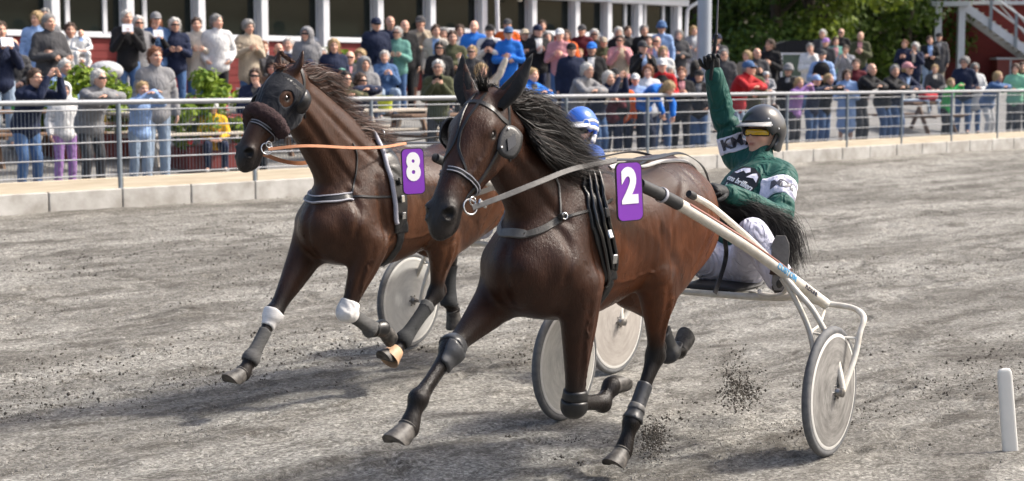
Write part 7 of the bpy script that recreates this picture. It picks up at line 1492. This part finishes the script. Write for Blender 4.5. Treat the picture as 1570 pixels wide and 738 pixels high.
CROWD = [
 (2, 34, 1.8, 'phone', 'navy', 'ltdenim', 'short:brown', 'card', 'before the left window'), (22, 60, 1.75, 'sit', 'dkgrey', 'black', 'bald:grey', '', 'at the left picnic table'), (59, 19, 1.68, 'hang', 'ltblue', 'black', 'bob:blond', 'coat left', 'before the left window'), (72, 14, 1.7, 'hang', 'grey', 'navy', 'short:grey', '', 'behind the folded arms'), (77, 23, 1.8, 'fold', 'dkgrey', 'denim', 'short:grey', '', 'above the left planter'), (109, 36, 1.68, 'hold', 'white', 'navy', 'short:brown', '', 'holding a baby'),
 (42, 107, 1.78, 'railclap', 'navy', 'denim', 'short:brown', 'specs hoodie', 'by the left kerb'), (97, 119, 1.2, 'hang', 'white', 'purple', 'none:blond', 'hood:white', 'behind the rail'), (101, 93, 1.7, 'sit', 'ltblue', 'navy', 'short:white', '', 'by the left planter'), (140, 108, 1.76, 'lean', 'grey', 'dkgrey', 'short:white', 'shades', ''), (212, 126, 1.36, 'railkid', 'ltblue', 'ltdenim', 'short:blond', '', 'beside the grey T-shirt man'), (238, 73, 1.84, 'hang', 'grey', 'ltdenim', 'short:ginger', '', 'close to the rail'),
 (197, 17, 1.8, 'phone', 'black', 'denim', 'short:white', 'card', 'before the windows'), (214, 26, 1.68, 'hang', 'grey', 'navy', 'bob:white', 'shades', 'between two card readers'), (241, 20, 1.75, 'hang', 'denim', 'navy', 'none:grey', 'cap:grey', 'behind a card reader'), (240, 28, 1.66, 'phone', 'black', 'dkgrey', 'bob:ginger', 'card coat', 'before the windows'), (270, 29, 1.68, 'read', 'navy', 'denim', 'bob:white', 'shades', 'before a white post'), (303, 28, 1.7, 'read', 'cream', 'denim', 'short:brown', 'coat', 'before a white post'), (334, 23, 1.8, 'pocket', 'white', 'black', 'short:grey', 'right', 'facing the pavilion'), (382, 33, 1.68, 'clap', 'beige', 'denim', 'curly:grey', 'coat', 'below the windows'),
 (326, 157, 1.45, 'sit', 'yellow', 'navy', 'none:brown', 'cap:white hoodie', 'behind the rail'), (391, 106, 1.66, 'face', 'navy', 'black', 'long:brown', 'shades', 'above the brown horse'), (405, 64, 1.75, 'sit', 'dkgrey', 'navy', 'short:ginger', '', 'under the windows'), (428, 67, 1.75, 'sit', 'dkgrey', 'black', 'bald:grey', '', 'beside the white-shirted man'), (443, 59, 1.78, 'sit', 'white', 'navy', 'short:white', 'vest:navy', 'under the windows'), (418, 94, 1.75, 'sit', 'brown', 'navy', 'short:dark', '', 'above the brown horse'), (437, 95, 1.7, 'sit', 'cream', 'navy', 'short:brown', 'shades', 'above the brown horse'), (471, 43, 1.7, 'hang', 'grey', 'denim', 'none:brown', 'hood:grey shades', 'at the wall'), (471, 65, 1.8, 'sit', 'denim', 'navy', 'short:brown', 'shades', 'behind brown ears'), (475, 93, 1.75, 'sit', 'dkgrey', 'navy', 'none:brown', 'cap:navy', 'behind the brown horse'), (495, 75, 1.75, 'sit', 'black', 'denim', 'short:white', '', 'at the middle table'), (512, 61, 1.68, 'hang', 'navy', 'black', 'bob:blond', '', 'at the wall'), (519, 99, 1.7, 'sit', 'olive', 'navy', 'none:grey', 'cap:teal', 'behind the women at the rail'), (518, 111, 1.66, 'lean', 'olive', 'khaki', 'long:dark', 'shades', ''), (541, 114, 1.64, 'lean', 'navy', 'khaki', 'long:brown', 'shades', ''), (537, 79, 1.78, 'sit', 'dkgrey', 'navy', 'bald:grey', 'shades', 'at the middle table'), (552, 78, 1.66, 'sit', 'grey', 'navy', 'curly:blond', '', 'at the middle table'), (559, 89, 1.78, 'sit', 'grey', 'navy', 'none:dark', 'hood:grey', 'beside the lime bucket'),
 (577, 28, 1.82, 'hang', 'navy', 'denim', 'none:grey', 'cap:navy shades puffer', 'in the back row'), (599, 25, 1.84, 'hang', 'navy', 'black', 'bald:brown', 'tee', 'in the back row'), (590, 79, 1.68, 'sitclap', 'denim', 'ltdenim', 'short:white', '', 'at the pale table'), (610, 42, 1.68, 'read', 'teal', 'denim', 'short:white', 'shades', 'with pink shirt'), (621, 31, 1.8, 'hang', 'black', 'black', 'bald:grey', '', 'in the back row'), (645, 26, 1.84, 'face', 'beige', 'grey', 'none:brown', 'cap:dkgrey shorts', 'by a white post'), (674, 65, 1.68, 'hang', 'black', 'navy', 'long:dark', 'shades', 'behind the phone photographer'), (669, 39, 1.75, 'hang', 'cream', 'navy', 'short:brown', '', 'in the back row'), (682, 44, 1.66, 'hang', 'cream', 'navy', 'bob:grey', '', 'in the back row'), (694, 48, 1.84, 'fold', 'olive', 'dkgrey', 'short:brown', 'coat', 'between the bay horse ears'), (672, 93, 1.78, 'phone', 'olive', 'dkgrey', 'short:white', 'specs mobile', 'near the rail'), (705, 39, 1.7, 'hold', 'white', 'denim', 'long:brown', '', 'in the back row'), (727, 32, 1.84, 'hang', 'blue', 'navy', 'bald:brown', '', 'in the back row'), (724, 71, 1.66, 'hang', 'dkgrey', 'navy', 'short:blond', 'shades', 'behind the cheering woman'), (738, 99, 1.66, 'cheer', 'cream', 'navy', 'bob:blond', '', 'behind the bay horse'), (751, 39, 1.8, 'clap', 'white', 'khaki', 'none:dark', 'cap:black vest:navy', 'by the slanting strut'), (778, 30, 1.76, 'hang', 'orange', 'navy', 'none:brown', 'cap:dkgrey', 'at the window'), (780, 42, 1.82, 'fold', 'blue', 'blue', 'none:grey', 'cap:denim shades coat', 'above the bay horse'), (809, 105, 1.4, 'railkid', 'blue', 'navy', 'short:blond', '', 'beside the black mane'), (804, 46, 1.66, 'clap', 'black', 'black', 'none:grey', 'straw:beige', ''), (824, 39, 1.8, 'clap', 'black', 'navy', 'none:dark', 'cap:navy', 'in the back row'), (831, 32, 1.76, 'hang', 'dkgrey', 'navy', 'short:brown', '', 'at the window'), (839, 50, 1.66, 'clap', 'navy', 'grey', 'short:grey', 'skirt', ''), (858, 45, 1.8, 'clap', 'pink', 'denim', 'none:grey', 'cap:white', ''), (868, 47, 1.7, 'hang', 'orange', 'navy', 'long:brown', '', 'in the back row'),
 (892, 39, 1.78, 'hang', 'maroon', 'navy', 'none:dark', 'cap:dkgrey', 'in the back row'), (895, 57, 1.45, 'hang', 'red', 'navy', 'short:dark', 'tee', 'below the maroon man'), (911, 46, 1.68, 'hang', 'black', 'navy', 'bob:white', 'shades', ''), (876, 67, 1.8, 'hang', 'navy', 'denim', 'none:brown', 'cap:black', 'behind the grey leaner'), (907, 66, 1.82, 'pocket', 'black', 'black', 'none:brown', 'cap:blue', ''), (925, 58, 1.6, 'clap', 'olive', 'khaki', 'none:brown', 'cap:beige hoodie', ''), (889, 76, 1.3, 'hang', 'cream', 'navy', 'short:blond', '', 'between two caps'), (887, 98, 1.78, 'lean', 'grey', 'dkgrey', 'short:white', 'specs', 'by the blue helmet'), (921, 111, 1.68, 'railclap', 'navy', 'denim', 'bob:white', '', 'beside the grey leaner'), (942, 106, 1.75, 'hang', 'black', 'navy', 'none:dark', 'cap:black', ''), (938, 119, 1.64, 'clap', 'maroon', 'navy', 'long:brown', '', ''), (950, 55, 1.72, 'claphigh', 'pink', 'khaki', 'short:brown', 'shades puffer vest:beige', ''), (948, 43, 1.72, 'hang', 'black', 'navy', 'bob:white', '', 'behind the beige puffer vest'), (962, 41, 1.75, 'hang', 'dkgrey', 'navy', 'short:brown', '', 'at the window'), (987, 39, 1.84, 'hang', 'black', 'navy', 'short:grey', '', 'in the back row'), (985, 64, 1.8, 'claphigh', 'black', 'navy', 'none:dark', 'cap:dkgrey', ''), (994, 56, 1.64, 'hang', 'khaki', 'navy', 'short:brown', '', ''), (1007, 56, 1.76, 'claphigh', 'pink', 'navy', 'bald:grey', 'shades', ''), (1014, 36, 1.84, 'hang', 'ltblue', 'navy', 'none:grey', 'bucket:denim', ''), (1016, 72, 1.66, 'hang', 'white', 'white', 'bob:blond', '', ''), (1040, 47, 1.7, 'fold', 'dkgrey', 'denim', 'bob:grey', '', 'beside the striped sweater'), (1063, 41, 1.68, 'hold', 'stripe', 'white', 'bob:blond', '', ''),
 (1015, 91, 1.8, 'clap', 'red', 'denim', 'none:brown', 'cap:white vest:black', ''), (993, 101, 1.64, 'hang', 'white', 'navy', 'bob:ginger', '', ''), (1028, 102, 1.5, 'hang', 'dkgrey', 'navy', 'short:white', '', ''), (1045, 104, 1.66, 'clap', 'black', 'black', 'short:ginger', '', ''), (1066, 94, 1.66, 'hang', 'navy', 'denim', 'long:dark', 'away', ''), (992, 123, 1.5, 'over', 'blue', 'navy', 'long:blond', '', ''), (974, 114, 1.5, 'hang', 'ltblue', 'navy', 'none:brown', 'cap:white', 'behind the girl in blue'), (954, 120, 1.45, 'hang', 'orange', 'navy', 'short:brown', '', 'near the girl in blue'), (1072, 118, 1.75, 'pocket', 'black', 'denim', 'none:dark', 'cap:black', 'behind the raised green arm'), (1099, 53, 1.78, 'phone', 'dkgrey', 'navy', 'none:brown', 'cap:navy', 'by the mast'), (1110, 76, 1.75, 'hang', 'dkgrey', 'navy', 'short:grey', 'specs', 'by the mast'),
 (1134, 95, 1.76, 'lean', 'red', 'ltdenim', 'none:grey', 'cap:denim shades', ''), (1153, 98, 1.7, 'hold', 'olive', 'khaki', 'bob:brown', 'coat', 'carrying a toddler'), (1145, 79, 1.62, 'hang', 'khaki', 'navy', 'bob:blond', '', ''), (1160, 74, 1.76, 'clap', 'dkgrey', 'navy', 'bald:brown', '', ''), (1180, 61, 1.86, 'clap', 'black', 'black', 'short:brown', 'left coat', ''), (1209, 101, 1.6, 'hang', 'black', 'black', 'none:dark', 'bucket:grey', ''), (1219, 120, 1.36, 'railkid', 'purple', 'dkgrey', 'long:blond', '', ''), (1245, 116, 1.42, 'railkid', 'navy', 'denim', 'none:brown', 'cap:ltblue', ''), (1264, 114, 1.46, 'railkid', 'black', 'denim', 'short:blond', '', ''), (1241, 67, 1.7, 'face', 'white', 'denim', 'short:grey', '', ''), (1260, 77, 1.8, 'hold', 'ltblue', 'denim', 'none:brown', 'cap:dkgrey vest:black', ''), (1265, 59, 1.7, 'hang', 'dkgrey', 'navy', 'none:grey', 'cap:purple', ''), (1280, 58, 1.66, 'read', 'teal', 'denim', 'long:brown', '', ''), (1260, 46, 1.78, 'hang', 'dkgrey', 'navy', 'short:white', '', 'before the dark awning'), (1288, 44, 1.8, 'hang', 'black', 'navy', 'bald:grey', 'shades', ''), (1296, 70, 1.66, 'claphigh', 'stripe', 'denim', 'short:brown', '', 'near the dark awning'), (1299, 108, 1.68, 'clap', 'ltblue', 'ltblue', 'bob:brown', 'coat skirt', 'beside the rail'), (1323, 98, 1.78, 'lean', 'black', 'dkgrey', 'bald:grey', '', ''), (1312, 91, 1.75, 'hang', 'maroon', 'navy', 'short:brown', '', ''), (1318, 49, 1.84, 'clap', 'olive', 'navy', 'bald:brown', '', ''),
 (1359, 101, 1.76, 'lean', 'black', 'denim', 'short:grey', 'left', ''), (1378, 97, 1.7, 'lean', 'navy', 'denim', 'none:blond', 'cap:pink shades', ''), (1386, 62, 1.66, 'clap', 'navy', 'navy', 'short:ginger', '', 'before the annex'), (1402, 66, 1.66, 'claphigh', 'navy', 'navy', 'bob:white', '', 'before the annex'), (1424, 56, 1.76, 'hold', 'black', 'ltdenim', 'short:brown', '', 'before the annex'), (1438, 51, 1.82, 'hang', 'dkgrey', 'khaki', 'none:dark', 'cap:black coat', 'before the annex'), (1433, 100, 1.68, 'sit', 'dkgrey', 'navy', 'short:blond', '', 'at the blanketed table'), (1452, 121, 1.3, 'railkid', 'green', 'black', 'short:blond', '', ''), (1478, 89, 1.82, 'pocket', 'navy', 'denim', 'curly:grey', 'puffer specs', ''), (1494, 98, 1.7, 'hold', 'white', 'denim', 'bob:grey', 'shades coat', ''), (1519, 111, 1.5, 'lean', 'denim', 'white', 'long:blond', '', ''), (1557, 100, 1.72, 'hold', 'mint', 'dkgrey', 'bob:brown', '', 'by the rail'), (1567, 96, 1.8, 'hang', 'dkgrey', 'navy', 'short:brown', '', 'behind the mint jacket')]
used = {}
for px, py, H, pk, top, bot, hair, ex, where in CROWD:
    lb = auto_label(px, py, H, pk, top, bot, hair, ex, where); fb = None
    if pk == 'sit' and px == 326: fb = 2.0
    if (px, py) in ((97, 119),): fb = 1.3
    if (px, py) in ((238, 73),): fb = .85
    if px in (1299,): fb = .62
    person(px, py, H, pk, top, bot, hair, ex, fb, lb)
def small(label, px, py, b, H, top, hair, ex, pk, dz):
    """an infant carried by a grown-up: its own thing, lifted to the arms"""
    r = person(px, py, 1.3, pk, top, 'white', hair, ex, b, label); s = H / 1.75; r.scale = (s * 1.25, s * 1.25, s); p = FPt(a_of(px, b), b); r.location = (p[0], p[1], pix_at(px, py, p[1])[2] - (1.31 if pk == 'sit' else 1.745) * s)
small('bareheaded baby in white on the arm of the white-topped adult', 126, 46, 4.25, .78, 'white', 'bald:blond', '', 'sit', 0)
small('toddler in knitted white hat held up beside the olive coat', 1175, 111, .75, .86, 'stripe', 'none:blond', 'beanie:white', 'sit', 0)
